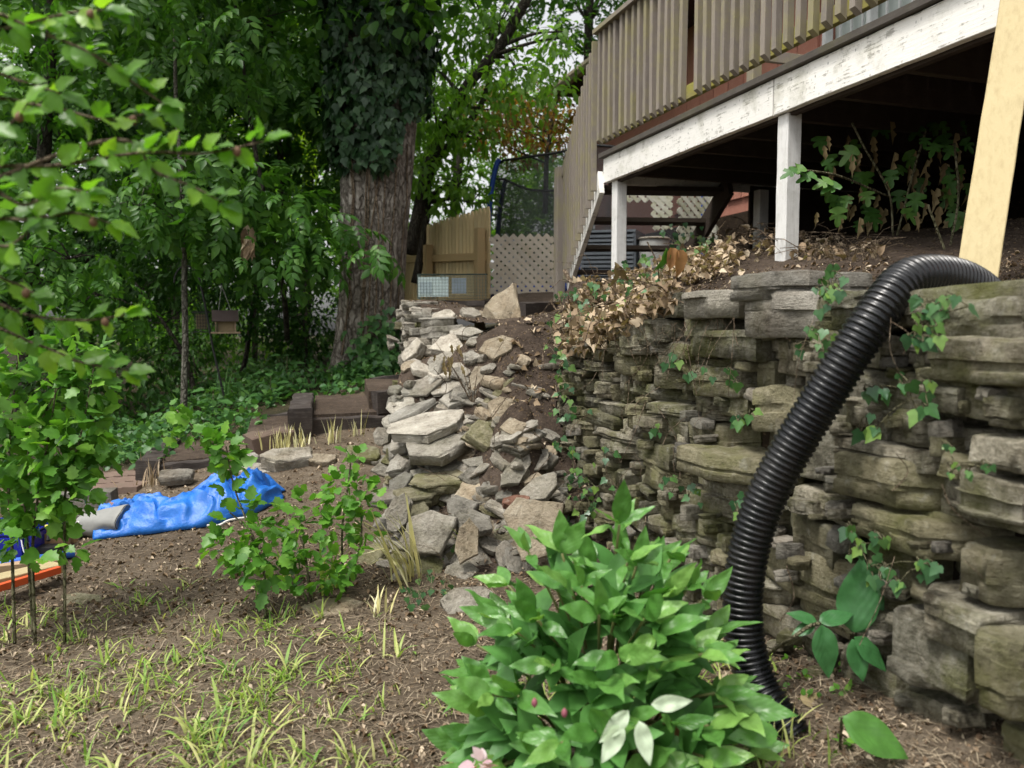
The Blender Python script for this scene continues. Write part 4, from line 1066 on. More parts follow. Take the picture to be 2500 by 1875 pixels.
def netmat():
    m, nd, lk = newmat('netting')
    t = nd.new('ShaderNodeBsdfTransparent'); d = nd.new('ShaderNodeBsdfDiffuse'); d.inputs[0].default_value = (.075, .08, .085, 1)
    ms = nd.new('ShaderNodeMixShader'); ms.inputs[0].default_value = .6
    lk.new(t.outputs[0], ms.inputs[1]); lk.new(d.outputs[0], ms.inputs[2]); o = nd.new('ShaderNodeOutputMaterial'); lk.new(ms.outputs[0], o.inputs[0]); return m
vs, fs = [], []; NA = 56
for r in range(9):
    for k in range(NA):
        a = 2 * math.pi * k / NA; q = TR - .02 - .05 * math.sin(3.14 * r / 8) + .02 * math.sin(a * 11 + r)
        vs.append((TC.x + math.cos(a) * q, TC.y + math.sin(a) * q, ZT + r * .215 - (.06 * abs(math.sin(a * 3.5)) if r == 8 else 0)))
for r in range(8):
    for k in range(NA): fs.append((r * NA + k, r * NA + (k + 1) % NA, (r + 1) * NA + (k + 1) % NA, (r + 1) * NA + k))
obj('netting', mesh_from('netting', vs, fs, netmat(), True), tr)
MB().tube([Vector(v) for v in vs[8 * NA:]] + [Vector(vs[8 * NA])], .018, 6, False).build('top_cord', simple_mat('black_cord', (.015, .015, .015)), tr)
m = MB(); m.tube([Vector((TC.x, TC.y, ZT - .02)), Vector((TC.x, TC.y, ZT - .01))], TR, 40); m.build('jump_mat', simple_mat('mat_black', (.02, .02, .02)), tr)
m = MB(); ring = [Vector((TC.x + math.cos(a) * (TR + .08), TC.y + math.sin(a) * (TR + .08), ZT)) for a in np.linspace(0, 6.2832, 49)]; m.tube(ring, .07, 8, False); m.build('spring_pad', blue, tr, True)

# ------------------------------------------------------------------ timbers on the terrace
meta(wood_beam(MB(), U(1268, 757, 6.9), U(1352, 754, 7.3), .14, .13, seed=31, rough=.008).build('terrace_timber', M['timber']), 'blackened timber edging behind the triangular boulder', 'timber')
meta(wood_beam(MB(), U(1392, 752, 7.3), U(1485, 752, 7.1), .14, .1, seed=32, rough=.008).build('terrace_timber', M['timber']), 'blackened timber edging just past the brown newel post', 'timber')
meta(wood_beam(MB(), U(1000, 741, 6.95), U(1190, 741, 6.8), .2, .045, seed=33, rough=.008).build('trap_board', M['timber']), 'weathered dark plank under the wire trap', 'plank')

# ------------------------------------------------------------------ live trap
trap = thing('animal_trap', 'wire cage animal trap with grey metal plates on the wall top', 'trap', tuple(U(1095, 730, 6.7)))
A, B = U(1019, 729, 6.72), U(1190, 728, 6.72); tx = (B - A).normalized(); ty = Vector((-tx.y, tx.x, 0)); TL = (B - A).length; THh = .205; TW = .2
wm = MB(); wr_ = .0016
def gridwires(o, u, v, Lu, Lv, step):
    for i in range(int(Lu / step) + 1): wm.tube([o + u * min(i * step, Lu), o + u * min(i * step, Lu) + v * Lv], wr_, 3, False)
    for j in range(int(Lv / step) + 1): wm.tube([o + v * min(j * step, Lv), o + v * min(j * step, Lv) + u * Lu], wr_, 3, False)
Z = Vector((0, 0, 1))
gridwires(A, tx, Z, TL, THh, .026); gridwires(A + ty * TW, tx, Z, TL, THh, .026); gridwires(A + Z * THh, tx, ty, TL, TW, .03); gridwires(A, ty, Z, TW, THh, .026)
meta(wm.build('wire_cage', simple_mat('wire', (0.1, 0.13, 0.11), .5, metal=.3), trap), kind='stuff')
plate = simple_mat('galvanised_plate', (.46, .56, .55), .35, .5, .12, metal=.25)
MB().box(A + tx * .135 + ty * .012 + Z * .098, .255, .004, .165, basis(tx, ty, Z)).build('side_plate', plate, trap)
MB().box(A + tx * .07 + ty * .006 + Z * .09, .1, .003, .1, basis((tx + Z * .0).normalized(), ty, Z), ).build('door_plate', simple_mat('door_plate', (.34, .42, .44), .4, metal=.3), trap)
MB().box(A + tx * .35 + ty * .008 + Z * .105, .12, .006, .13, basis(tx, ty, Z)).build('trip_plate', simple_mat('trip_plate', (.2, .24, .27), .45, metal=.3), trap)
MB().tube([A + tx * .2 + ty * .0 + Z * .17, A + tx * .2 + Z * .19 - ty * .01, A + tx * .235 + Z * .19 - ty * .01, A + tx * .235 + Z * .17], .004, 5).build('handle', bpy.data.materials['wire'], trap)

# ------------------------------------------------------------------ timber steps up to the tree
def step_timber(name, a, b, w, h, mat, label, seed, cat='timber'):
    a, b = Vector(a) - Vector((0, 0, .03)), Vector(b) - Vector((0, 0, .02)); o = wood_beam(MB(), a, b, w, h, seed=seed, seg=24, rough=.016).build(name, mat); return meta(o, label, cat)
step_timber('step_timber', U(758, 1040, 5.55), U(935, 1035, 5.75), .14, .17, M['timber'], 'long charred timber forming the side of the middle step', 1)
step_timber('step_timber', U(733, 1022, 5.42), U(742, 985, 6.15), .15, .2, M['timber'], 'blackened timber seen end on at the corner of the middle step', 2)
step_timber('step_timber', U(915, 975, 5.75), U(1010, 965, 5.9), .14, .17, M['timber'], 'squared dark timber beside the small propped white stone', 3)
step_timber('step_timber', U(905, 921, 6.9), U(985, 918, 6.9), .1, .06, M['timber'], 'small dark timber at the top of the steps near the tree roots', 4)
step_timber('step_timber', U(608, 1082, 5.3), U(712, 1062, 5.45), .24, .15, M['red_timber'], 'wide reddish brown timber behind the cut yellow stalks', 5)
step_timber('step_timber', U(395, 1143, 5.25), U(560, 1128, 5.3), .13, .12, M['timber'], 'low dark timber running behind the peak of the blue tarp', 6)
step_timber('step_timber', U(358, 1140, 5.15), U(420, 1085, 6.1), .14, .13, M['timber'], 'dark timber end rising behind the dried weed', 7)
step_timber('step_timber', U(205, 1157, 5.75), U(345, 1150, 5.8), .1, .07, M['timber'], 'thin dark timber edging above the brick step', 8)
step_timber('step_timber', U(640, 1012, 6.2), U(720, 1008, 6.2), .1, .05, M['timber'], 'thin dark board lying behind the reddish timber', 9)
# soil treads
def tread(name, pts, zt, mat):
    pts = [Vector(p) for p in pts]; n = len(pts)
    vs = pts + [p - Vector((0, 0, .25)) for p in pts]
    fs = [tuple(range(n))] + [(i, i + n, (i + 1) % n + n, (i + 1) % n) for i in range(n)]
    return meta(obj(name, mesh_from(name, vs, fs, mat)), kind='structure')
tread('step_ground', [U(765, 1012, 5.55), U(940, 1005, 5.75), U(1010, 965, 6.4), U(770, 965, 6.45)], 0, M['bank'])
tread('step_ground', [U(900, 955, 5.8), U(1010, 950, 5.9), U(1005, 925, 6.8), U(890, 925, 6.8)], 0, M['bank'])
tread('step_ground', [U(600, 1066, 5.35), U(715, 1046, 5.5), U(735, 1010, 6.2), U(615, 1018, 6.2)], 0, M['bank'])
tread('step_ground', [U(385, 1128, 5.25), U(560, 1112, 5.3), U(590, 1070, 6.1), U(420, 1082, 6.1)], 0, M['bank'])
# brick treads
bs = thing('brick_step', 'lowest step paved with worn reddish bricks behind the left shrub', 'step', tuple(U(260, 1190, 5.2)))
for r_ in range(3):
    for c_ in range(5):
        p = U(195 + c_ * 34 + r_ * 6, 1203 - r_ * 15 - c_ * 2.5, 5.0 + r_ * .22)
        MB().box(p, .088, .2, .06, Matrix.Rotation(rr(-.04, .04) + .1, 3, 'Z')).build('brick', M['paver'], bs)
cb = MB(); cb.box((0, 0, 0), .3, .16, .14, Matrix.Rotation(.22, 3, 'Z'), taper=.94); o = cb.build('concrete_block', M['concrete']); o.matrix_basis = Matrix.Translation(U(214, 1228, 4.55)); WM[o.name] = o.matrix_basis.copy()
meta(o, 'rough grey retaining wall block beside the grey canvas bag', 'block')
for px, py, d, lab in ((165, 1262, 4.4, 'flat grey paver behind the tool bag'), (225, 1258, 4.35, 'flat grey paver under the retaining wall block'), (175, 1282, 4.2, 'flat grey paver next to the bag drawstring')):
    o = MB().box((0, 0, 0), .2, .16, .04, Matrix.Rotation(.25, 3, 'Z')).build('paver', M['concrete']); o.matrix_basis = Matrix.Translation(U(px, py, d)); WM[o.name] = o.matrix_basis.copy(); meta(o, lab, 'paver')

# ------------------------------------------------------------------ corrugated hose
hp = [(2475, 900, 2.34), (2458, 815, 2.3), (2425, 745, 2.25), (2385, 705, 2.21), (2335, 680, 2.16), (2268, 672, 2.1), (2205, 690, 2.05), (2140, 768, 2.03), (2075, 865, 2.04), (2000, 985, 2.08), (1930, 1100, 2.12), (1870, 1215, 2.15), (1832, 1330, 2.17), (1814, 1450, 2.18), (1818, 1560, 2.18), (1845, 1660, 2.16), (1885, 1730, 2.12), (1935, 1800, 2.08)]
cen_ = spline([U(*p) for p in hp], 24)
cum = [0.0]
for a, b in zip(cen_, cen_[1:]): cum.append(cum[-1] + (b - a).length)
L = cum[-1]; pitch = .0165; nprof = 8; nr = int(L / pitch) * nprof
hv, hf = [], []; up = None; NS = 28
rng = np.linspace(0, L, nr + 1); cumA = np.array(cum); ca_ = np.array([tuple(c) for c in cen_])
cx = np.stack([np.interp(rng, cumA, ca_[:, i]) for i in range(3)], -1)
for i in range(nr + 1):
    t = Vector(cx[min(i + 1, nr)] - cx[max(i - 1, 0)]).normalized()
    if up is None: up = t.orthogonal().normalized()
    up = (up - t * up.dot(t)).normalized(); bn = t.cross(up)
    ph = (i % nprof) / nprof
    r_ = .0548 if ph < .5 else (.0495 if ph > .6 else .053)
    if ph in (0.0, .5): r_ -= .0012
    r_ *= 1 + .012 * noise.noise(Vector((i * .09, 3, 1)))
    for k in range(NS):
        a = 2 * math.pi * k / NS; hv.append(Vector(cx[i]) + (up * math.cos(a) + bn * math.sin(a)) * r_)
for i in range(nr):
    for k in range(NS): hf.append((i * NS + k, i * NS + (k + 1) % NS, (i + 1) * NS + (k + 1) % NS, (i + 1) * NS + k))
mh, nd, lk = newmat('black_plastic'); geo = nd.new('ShaderNodeNewGeometry'); nn = tex(nd, lk, geo.outputs['Position'], 60, 5, .7); n3 = tex(nd, lk, geo.outputs['Position'], 7, 5, .6)
dr = ramp(nd, [(.48, 0), (.7, 1)]); lk.new(n3, dr.inputs[0])
rgh = ramp(nd, [(.3, .2), (.7, .42)]); lk.new(nn, rgh.inputs[0])
finish(mh, nd, lk, mix(nd, lk, madd(nd, lk, dr.outputs[0], .16, 'MULTIPLY'), (.0045, .005, .006), (.06, .052, .042)), rgh.outputs[0], nn, .08, .003, .5)
meta(obj('corrugated_hose', mesh_from('corrugated_hose', hv, hf, mh, True, 50)), 'black corrugated drain hose draped over the stone wall down to the peony', 'hose')
# ------------------------------------------------------------------ bird feeders on a crook pole
iron = simple_mat('black_iron', (.018, .018, .018), .5)
fpole = thing('feeder_pole', 'black double crook pole holding the bird feeders in the woods', 'pole', tuple(U(552, 985, 7.6)))
MB().tube([U(552, 990, 7.6), U(520, 850, 7.6), U(500, 740, 7.6), U(483, 665, 7.6)], .011, 6).build('pole', iron, fpole)
def arc(px0, py0, px1, py1, top, n=12):
    out = []
    for i in range(n + 1):
        t = i / n; out.append(U(px0 + (px1 - px0) * (1 - math.cos(math.pi * t)) / 2, py0 + (py1 - py0) * t - (top) * math.sin(math.pi * t), 7.6))
    return out
MB().tube(arc(483, 690, 541, 700, 33), .008, 6).build('crook', iron, fpole)
MB().tube(arc(478, 680, 425, 690, 36), .008, 6).build('crook', iron, fpole)
bh = thing('bird_feeder', 'wooden house shaped bird feeder with shingled roof hanging from the crook', 'bird feeder', tuple(U(552, 812, 7.5)))
cw = simple_mat('cedar', (.3, .22, .14), .7); rf = simple_mat('feeder_roof', (.075, .055, .05), .8)
pc = U(550, 790, 7.5); ux, uy, uz = Vector((.93, .36, 0)), Vector((-.36, .93, 0)), Vector((0, 0, 1)); bb = basis(ux, uy, uz)
MB().box(pc + uz * -.085, .26, .2, .015, bb).build('tray', cw, bh)
for s_ in (-1, 1):
    e = MB(); c = pc + ux * (.085 * s_)
    e.add([c + uy * y + uz * z + ux * x for x in (-.007, .007) for y, z in ((-.075, -.078), (.075, -.078), (.075, .04), (0, .105), (-.075, .04))], [(0, 1, 2, 3, 4), (9, 8, 7, 6, 5)] + [(i, i + 5, (i + 1) % 5 + 5, (i + 1) % 5) for i in range(5)]); e.build('end_wall', cw, bh)
MB().box(pc + uy * -.04 + uz * -.02, .15, .004, .11, bb).build('seed_window', simple_mat('seed', (.26, .2, .11), .6), bh)
for s_ in (-1, 1):
    for k in range(5):
        f = k / 5; p0 = pc + uy * (s_ * .115 * (1 - f)) + uz * (.02 + .1 * f)
        MB().box(p0 + uy * (-s_ * .012) + uz * .012, .235, .03, .006, basis(ux, (uy * -s_ * .75 + uz * .66).normalized() * (1 if s_ < 0 else 1), uz)).build('shingle', rf, bh)
for q in (-.06, .06): MB().tube([pc + uz * .1 + ux * q, U(541, 697, 7.55)], .0025, 4).build('hanger', simple_mat('cord_%d' % (q > 0), (.3, .3, .28)), bh)
for i in range(7):
    MB().tube([pc + ux * (-.14 + i * .012) - uy * .1 + uz * -.08, pc + ux * (-.14 + i * .012) - uy * .1 + uz * -.0], .002, 4).build('guard_wire', iron, bh)
sc_ = thing('suet_cage', 'square wire suet cage hanging beside the wooden feeder', 'bird feeder', tuple(U(492, 808, 7.7)))
pc = U(492, 785, 7.7)
MB().box(pc, .1, .05, .14, bb).build('suet_cake', simple_mat('suet', (.2, .16, .09), .8), sc_)
m = MB()
for i in range(6):
    m.tube([pc + ux * (-.06 + i * .024) - uy * .03 + uz * -.08, pc + ux * (-.06 + i * .024) - uy * .03 + uz * .08], .003, 4); m.tube([pc + uz * (-.075 + i * .03) - uy * .03 - ux * .06, pc + uz * (-.075 + i * .03) - uy * .03 + ux * .06], .003, 4)
m.build('wire_cage', iron, sc_); MB().box(pc + uz * .09, .17, .1, .012, bb).build('lid', iron, sc_); MB().box(pc + uz * -.1, .15, .1, .012, bb).build('base', iron, sc_)
MB().tube([pc + uz * .09, U(483, 690, 7.6)], .0025, 4).build('hanger', iron, sc_)

# ------------------------------------------------------------------ tarp: a small cloth simulation
tarp_m, nd, lk = newmat('blue_tarp'); geo = nd.new('ShaderNodeNewGeometry'); n1 = tex(nd, lk, geo.outputs['Position'], 9, 5, .6)
n2 = tex(nd, lk, geo.outputs['Position'], 45, 4, .7)
pr = finish(tarp_m, nd, lk, mix(nd, lk, madd(nd, lk, madd(nd, lk, n1, .6, 'MULTIPLY'), madd(nd, lk, n2, .4, 'MULTIPLY')), (.006, .085, .4), (.025, .2, .64)), .38, n2, .5, .01, .5)
def gpt(px, py): return hit(px, py, 2.5, 6)
fr_ = spline([gpt(232, 1322), gpt(330, 1312), gpt(430, 1300), gpt(520, 1288), gpt(610, 1262), gpt(690, 1225)], 20)
bk_ = spline([gpt(262, 1262), gpt(345, 1250), gpt(430, 1240), gpt(520, 1222), gpt(610, 1205), gpt(690, 1200)], 20)
nS, nT = len(fr_), 70; tv = np.zeros((nS, nT, 3))
for i in range(nS):
    s_ = i / (nS - 1); A = float(np.interp(s_, [0, .06, .2, .35, .5, .6, .7, .8, .92, 1], [.1, .12, .13, .115, .15, .24, .16, .18, .11, .01]))
    for j in range(nT):
        t = j / (nT - 1); p_ = fr_[i].lerp(bk_[i], t); w = Vector((s_ * 3.4, t * 1.5, 0))
        wv = noise.noise_vector(w * 1.3 + Vector((4, 1, 0))); ww = w + Vector((wv.x, wv.y, 0)) * .55
        rd = 1 - abs(noise.noise(ww * 1.7 + Vector((ww.y * 1.2, 0, 3)))) * 2.0; rd2 = 1 - abs(noise.noise(ww * 4.2 + Vector((1, 8, 2)))) * 2.0; rd3 = 1 - abs(noise.noise(ww * 10)) * 2
        env = math.sin(math.pi * min(1, t * 1.0)) ** .55 if 0 < t < 1 else 0
        h = A * env * (.42 + .5 * rd + .2 * rd2 + .075 * rd3) + .01
        la = noise.noise_vector(w * 2.6 + Vector((9, 9, 9))) * .05 * (.4 + env)
        tv[i, j] = (p_.x + la.x, p_.y + la.y, p_.z + h)
tv[..., 2] = np.maximum(tv[..., 2], yard(tv[..., 0], tv[..., 1]) + .006)
idx = np.arange(nS * nT).reshape(nS, nT)
q = np.stack([idx[:-1, :-1], idx[1:, :-1], idx[1:, 1:], idx[:-1, 1:]], -1).reshape(-1, 4)
me_ = fastmesh('tarp', tv.reshape(-1, 3), q, tarp_m, True); me_.set_sharp_from_angle(angle=math.radians(50))
o = obj('tarp', me_); meta(o, 'crumpled bright blue tarp heaped on the yard', 'tarp'); o.modifiers.new('thick', 'SOLIDIFY').thickness = .002
meta(obj('tarp_rope', MB().tube(spline([U(610, 1262, 3.85), U(560, 1270, 3.8), U(535, 1282, 3.78), U(505, 1283, 3.76)], 5), .006, 6).build('tmp', simple_mat('white_cord', (.65, .63, .6))).data), 'white cord trailing from the blue tarp onto the soil', 'rope'); bpy.data.objects.remove(bpy.data.objects['tmp'])
# grey canvas bag pushed under the tarp
cb_ = thing('canvas_bag', 'grey canvas bag poking out from under the blue tarp', 'bag', tuple(U(220, 1300, 3.95)))
canvas = simple_mat('grey_canvas', (.25, .25, .235), .9, .1, .25, 12)
vs, fs = [], []; NB = 26; a0, a1 = hit(300, 1300, 2.5, 6) + Vector((0, .06, .05)), hit(196, 1312, 2.5, 6) + Vector((0, .04, .055))
for i in range(11):
    t = i / 10; c = a0.lerp(a1, t); r0 = .105 - .03 * t
    for k in range(NB):
        a = 2 * math.pi * k / NB; w = 1 + .1 * noise.noise(Vector((math.cos(a) * 2, math.sin(a) * 2, t * 5))) + .05 * math.sin(a * 5 + t * 3)
        vs.append(c + Vector((.0, math.cos(a) * r0 * 1.2 * w, math.sin(a) * r0 * .72 * w)))
for i in range(10):
    for k in range(NB): fs.append((i * NB + k, i * NB + (k + 1) % NB, (i + 1) * NB + (k + 1) % NB, (i + 1) * NB + k))
fs.append(tuple(range(NB)))
bo = obj('bag_body', mesh_from('bag_body', vs, fs, canvas, True), cb_)
m = bo.modifiers.new('thick', 'SOLIDIFY'); m.thickness = .006
MB().tube(spline([U(200, 1282, 3.9), U(182, 1283, 3.85), U(180, 1276, 3.85), U(192, 1274, 3.86), U(188, 1284, 3.84)], 5), .004, 6).build('drawstring', bpy.data.materials['white_cord'], cb_, True)
meta(wood_beam(MB(), U(275, 1235, 4.35), U(365, 1222, 4.5), .09, .03, seed=9).build('scrap_board', simple_mat('pink_board', (.34, .2, .15), .7)), 'thin pinkish brown board sticking out behind the tarp', 'board')

# ------------------------------------------------------------------ tools and lumber at the left edge
cool = thing('blue_bin', 'glossy dark blue plastic cooler lying at the left edge of the yard', 'cooler', tuple(U(20, 1350, 3.75)))
bp = simple_mat('blue_plastic', (.012, .02, .25), .25, .5, .2)
import bmesh
def rbox(name, c, sx, sy, sz, rot, mat, parent, bev=.03, seg=4):
    bm = bmesh.new(); bmesh.ops.create_cube(bm, size=1)
    for v in bm.verts: v.co = Vector((v.co.x * sx, v.co.y * sy, v.co.z * sz))
    bmesh.ops.bevel(bm, geom=bm.edges[:], offset=bev, segments=seg, affect='EDGES')
    me = bpy.data.meshes.new(name); bm.to_mesh(me); bm.free(); me.materials.append(mat); me.polygons.foreach_set('use_smooth', [True] * len(me.polygons)); me.set_sharp_from_angle(angle=.6)
    return obj(name, me, parent, Matrix.Translation(Vector(c)) @ rot.to_4x4())
rz = Matrix.Rotation(.12, 3, 'Z')
rbox('body', U(-10, 1330, 3.85), .42, .26, .19, rz, bp, cool, .035)
rbox('lid', U(-10, 1290, 3.87), .44, .28, .05, rz, bp, cool, .022)
m = MB(); hb = simple_mat('white_decal', (.7, .7, .75)); m.tube(spline([U(52, 1318, 3.7), U(58, 1345, 3.7), U(66, 1350, 3.7), U(69, 1325, 3.7), U(60, 1312, 3.7)], 4), .003, 4); m.build('emblem', hb, cool)
def lumber(name, a, b, w, h, mat, label, cat='board', seed=0):
    return meta(wood_beam(MB(), a, b, w, h, seed=seed, seg=8, rough=.001).build(name, mat), label, cat)
lumber('lumber_board', U(-60, 1432, 3.25), U(140, 1384, 3.55), .09, .04, M['new_lumber'], 'pale new board with an orange straightedge along it', seed=1)
lumber('straightedge', U(-60, 1452, 3.18), U(145, 1391, 3.5), .025, .03, simple_mat('orange_paint', (.62, .1, .03), .5), 'orange straightedge lying in front of the pale board', 'straightedge', 2)
lumber('lumber_board', U(-60, 1392, 3.55), U(150, 1370, 3.75), .08, .035, simple_mat('brown_board', (.4, .28, .17), .7), 'tan board between the blue pipe and the pale board', seed=3)
meta(MB().tube([U(-60, 1385, 3.55), U(180, 1352, 3.85)], .018, 12).build('blue_pipe', simple_mat('blue_pipe', (.05, .16, .6), .4), None, True), 'light blue plastic pipe lying before the blue cooler', 'pipe')
tbag = thing('tool_bag', 'tan leather tool bag with a yellow loop beside the canvas bag', 'tool bag', tuple(U(130, 1330, 3.9)))
lea = simple_mat('leather', (.24, .15, .08), .7)
rbox('pouch', U(135, 1315, 3.95), .13, .08, .11, Matrix.Rotation(.3, 3, 'Z'), lea, tbag, .02)
rbox('pouch', U(160, 1310, 4.05), .1, .07, .12, Matrix.Rotation(-.2, 3, 'Y'), lea, tbag, .02)
MB().tube(spline([U(112, 1289, 3.85), U(128, 1286, 3.85), U(130, 1280, 3.85), U(122, 1284, 3.85), U(112, 1283, 3.85), U(112, 1289, 3.85)], 4), .004, 6).build('yellow_loop', simple_mat('yellow', (.75, .6, .08)), tbag, True)
MB().tube([U(118, 1320, 3.85), U(122, 1290, 3.88)], .01, 6).build('tool_handle', iron, tbag)
MB().tube([U(150, 1275, 4.0), U(135, 1300, 3.92)], .012, 6).build('tool_handle', iron, tbag)
meta(rbox('black_case', U(115, 1355, 3.85), .16, .14, .09, rz, iron, None, .03), 'black rounded case on the ground beside the blue cooler', 'case')
lumber('lumber_board', U(20, 1290, 4.4), U(130, 1268, 4.6), .12, .04, simple_mat('tan_board', (.45, .34, .2), .7), 'short tan board lying behind the tool bag', seed=5)
rc = thing('red_power_tool', 'small red power tool lying on the boards behind the shrub', 'tool', tuple(U(90, 1275, 4.3)))
red = simple_mat('red_plastic', (.5, .04, .04), .4)
rbox('body', U(92, 1268, 4.3), .1, .06, .05, Matrix.Rotation(.4, 3, 'Y'), red, rc, .015); rbox('grip', U(80, 1278, 4.3), .03, .035, .09, Matrix.Rotation(.2, 3, 'Y'), iron, rc, .01)
# ------------------------------------------------------------------ leaves
def ovate(rows, fold=.1, droop=.12):
    """rows: (y, halfwidth) -> verts, tris"""
    vs, fs = [], []; prev = None
    for y, w in rows:
        z = -droop * y * y
        if w == 0: cur = [len(vs)]; vs.append((0, y, z))
        else:
            cur = [len(vs), len(vs) + 1, len(vs) + 2]; vs += [(-w, y, z + fold * w * 2), (0, y, z), (w, y, z + fold * w * 2)]
        if prev is not None:
            if len(prev) == 1 and len(cur) == 3: fs += [(prev[0], cur[1], cur[0]), (prev[0], cur[2], cur[1])]
            elif len(prev) == 3 and len(cur) == 1: fs += [(prev[0], prev[1], cur[0]), (prev[1], prev[2], cur[0])]
            elif len(prev) == 3: fs += [(prev[0], prev[1], cur[1]), (prev[0], cur[1], cur[0]), (prev[1], prev[2], cur[2]), (prev[1], cur[2], cur[1])]
        prev = cur
    return np.array(vs, float), np.array(fs, int)
def outline_leaf(pts, c=(0, .35), fold=.12, droop=.15):
    vs = [(c[0], c[1], -droop * c[1] ** 2)] + [(x, y, abs(x) * fold - droop * y * y) for x, y in pts]
    n = len(pts); return np.array(vs, float), np.array([(0, i + 1, (i + 1) % n + 1) for i in range(n)], int)
def sym(half):
    return [(x, y) for x, y in half] + [(-x, y) for x, y in reversed(half) if x != 0]
L_DIAM = ovate([(0, 0), (.42, .24), (1, 0)], .25, .15)
L_OV = ovate([(0, 0), (.2, .17), (.45, .23), (.75, .12), (1, 0)], .12, .2)
L_ROUND = ovate([(0, 0), (.18, .28), (.45, .38), (.75, .24), (1, 0)], .1, .15)
L_LOBE = outline_leaf(sym([(0, 0), (.2, .04), (.36, .2), (.3, .34), (.46, .5), (.3, .58), (.24, .66), (.26, .8), (.12, .86), (0, 1.0)]))
L_IVY = outline_leaf(sym([(0, .02), (.2, -.1), (.36, .02), (.5, .3), (.3, .42), (.26, .55), (.12, .8), (0, 1.0)]), (0, .3), .1, .1)
L_FIG = outline_leaf(sym([(0, 0), (.16, .05), (.42, .16), (.44, .3), (.2, .34), (.42, .55), (.36, .68), (.14, .58), (.16, .8), (.1, .95), (0, 1.0)]), (0, .4), .15, .3)
L_PEONY = ovate([(0, 0), (.1, .07), (.25, .16), (.42, .205), (.6, .19), (.78, .12), (.9, .055), (1, 0)], .16, .22)
L_CURL = ovate([(0, 0), (.25, .3), (.6, .32), (1, 0)], .7, .35)
L_BLADE = ovate([(0, .035), (.3, .045), (.6, .04), (.85, .022), (1, 0)], .3, .0)
def combine(parts):
    V0, F0, b = [], [], 0
    for v, f in parts: V0.append(v); F0.append(f + b); b += len(v)
    return np.concatenate(V0), np.concatenate(F0)
def xf(leaf, pos, ydir, zdir, s):
    y = Vector(ydir).normalized(); z = Vector(zdir); z = (z - y * z.dot(y)).normalized(); x = y.cross(z)
    Mx = np.array([list(x), list(y), list(z)]) * s
    return leaf[0] @ Mx + np.array(pos), leaf[1]
def pinnate(base, n=3, s=.5, spread=.42):
    ps = []
    for i in range(n):
        y = .3 + .55 * i / max(n - 1, 1); z = -.25 * y * y
        for sg in (-1, 1): ps.append(xf(base, (0, y, z), (sg * (1.05 - .15 * i), .55, -.35), (0, .1, 1), s * (1 - .08 * i)))
    ps.append(xf(base, (0, .92, -.22), (0, 1, -.6), (0, .5, 1), s * 1.1)); return combine(ps)
L_SPRAY = pinnate(L_OV, 3, .55)
L_SPRAY_LO = pinnate(L_DIAM, 3, .6)
L_TUFT = combine([xf(L_DIAM, (rr(-.3, .3), rr(-.3, .3), rr(-.2, .2)), (math.cos(a), math.sin(a), rr(-.6, .4)), (rr(-.4, .4), rr(-.4, .4), 1), rr(.55, .8)) for a in np.linspace(0, 5.6, 6)])
def scatter(leaf, pos, t, n, size):
    """arrays (N,3),(N,3),(N,3),(N,) -> merged verts and tris"""
    pos, t, n, size = (np.asarray(a, float) for a in (pos, t, n, size))
    y = t / (np.linalg.norm(t, axis=1, keepdims=True) + 1e-9)
    z = n - y * (n * y).sum(1, keepdims=True); z /= (np.linalg.norm(z, axis=1, keepdims=True) + 1e-9)
    x = np.cross(y, z); lv, lf = leaf; k = len(lv)
    co = pos[:, None] + size[:, None, None] * (lv[None, :, 0:1] * x[:, None] + lv[None, :, 1:2] * y[:, None] + lv[None, :, 2:3] * z[:, None])
    f = lf[None] + (np.arange(len(pos)) * k)[:, None, None]
    return co.reshape(-1, 3), f.reshape(-1, 3)
NR = np.random.RandomState(42)
def leaf_cloud(blobs, leaf, size, up=1.0, droop=.4, shell=.55, jit=.5):
    """blobs: (center, (rx,ry,rz), count)"""
    C, F, b = [], [], 0
    for c, r, n in blobs:
        n = int(n); v = NR.normal(size=(n, 3)); v /= np.linalg.norm(v, axis=1, keepdims=True)
        rad = NR.rand(n) ** (1 / 3.) * (1 - shell) + shell * (1 - NR.rand(n) ** 2 * .6)
        p = np.array(c) + v * np.array(r) * rad[:, None]
        t = v * .7 + NR.normal(size=(n, 3)) * jit + np.array([0, 0, -droop]); nn = np.array([0, 0, up]) + NR.normal(size=(n, 3)) * .45 + v * .3
        co, f = scatter(leaf, p, t, nn, size * (0.7 + .6 * NR.rand(n))); C.append(co); F.append(f + b); b += len(co)
    return np.concatenate(C), np.concatenate(F)
def crown_obj(name, blobs, leaf, size, mat, parent, **kw):
    co, f = leaf_cloud(blobs, leaf, size, **kw)
    o = obj(name, fastmesh(name, co, f, mat, False), parent)
    return meta(o, kind='stuff')
def prect(x0, y0, x1, y1, d0, d1, n, r, cnt, flat=.75, seed=1):
    """n blobs in a window of the view between two depths"""
    rs = random.Random(seed); out = []
    for i in range(n):
        d = rs.uniform(d0, d1); q = rs.uniform(.7, 1.3); rad = r * q
        out.append((U(rs.uniform(x0, x1), rs.uniform(y0, y1), d), (rad, rad, rad * flat), cnt * q * q))
    return out
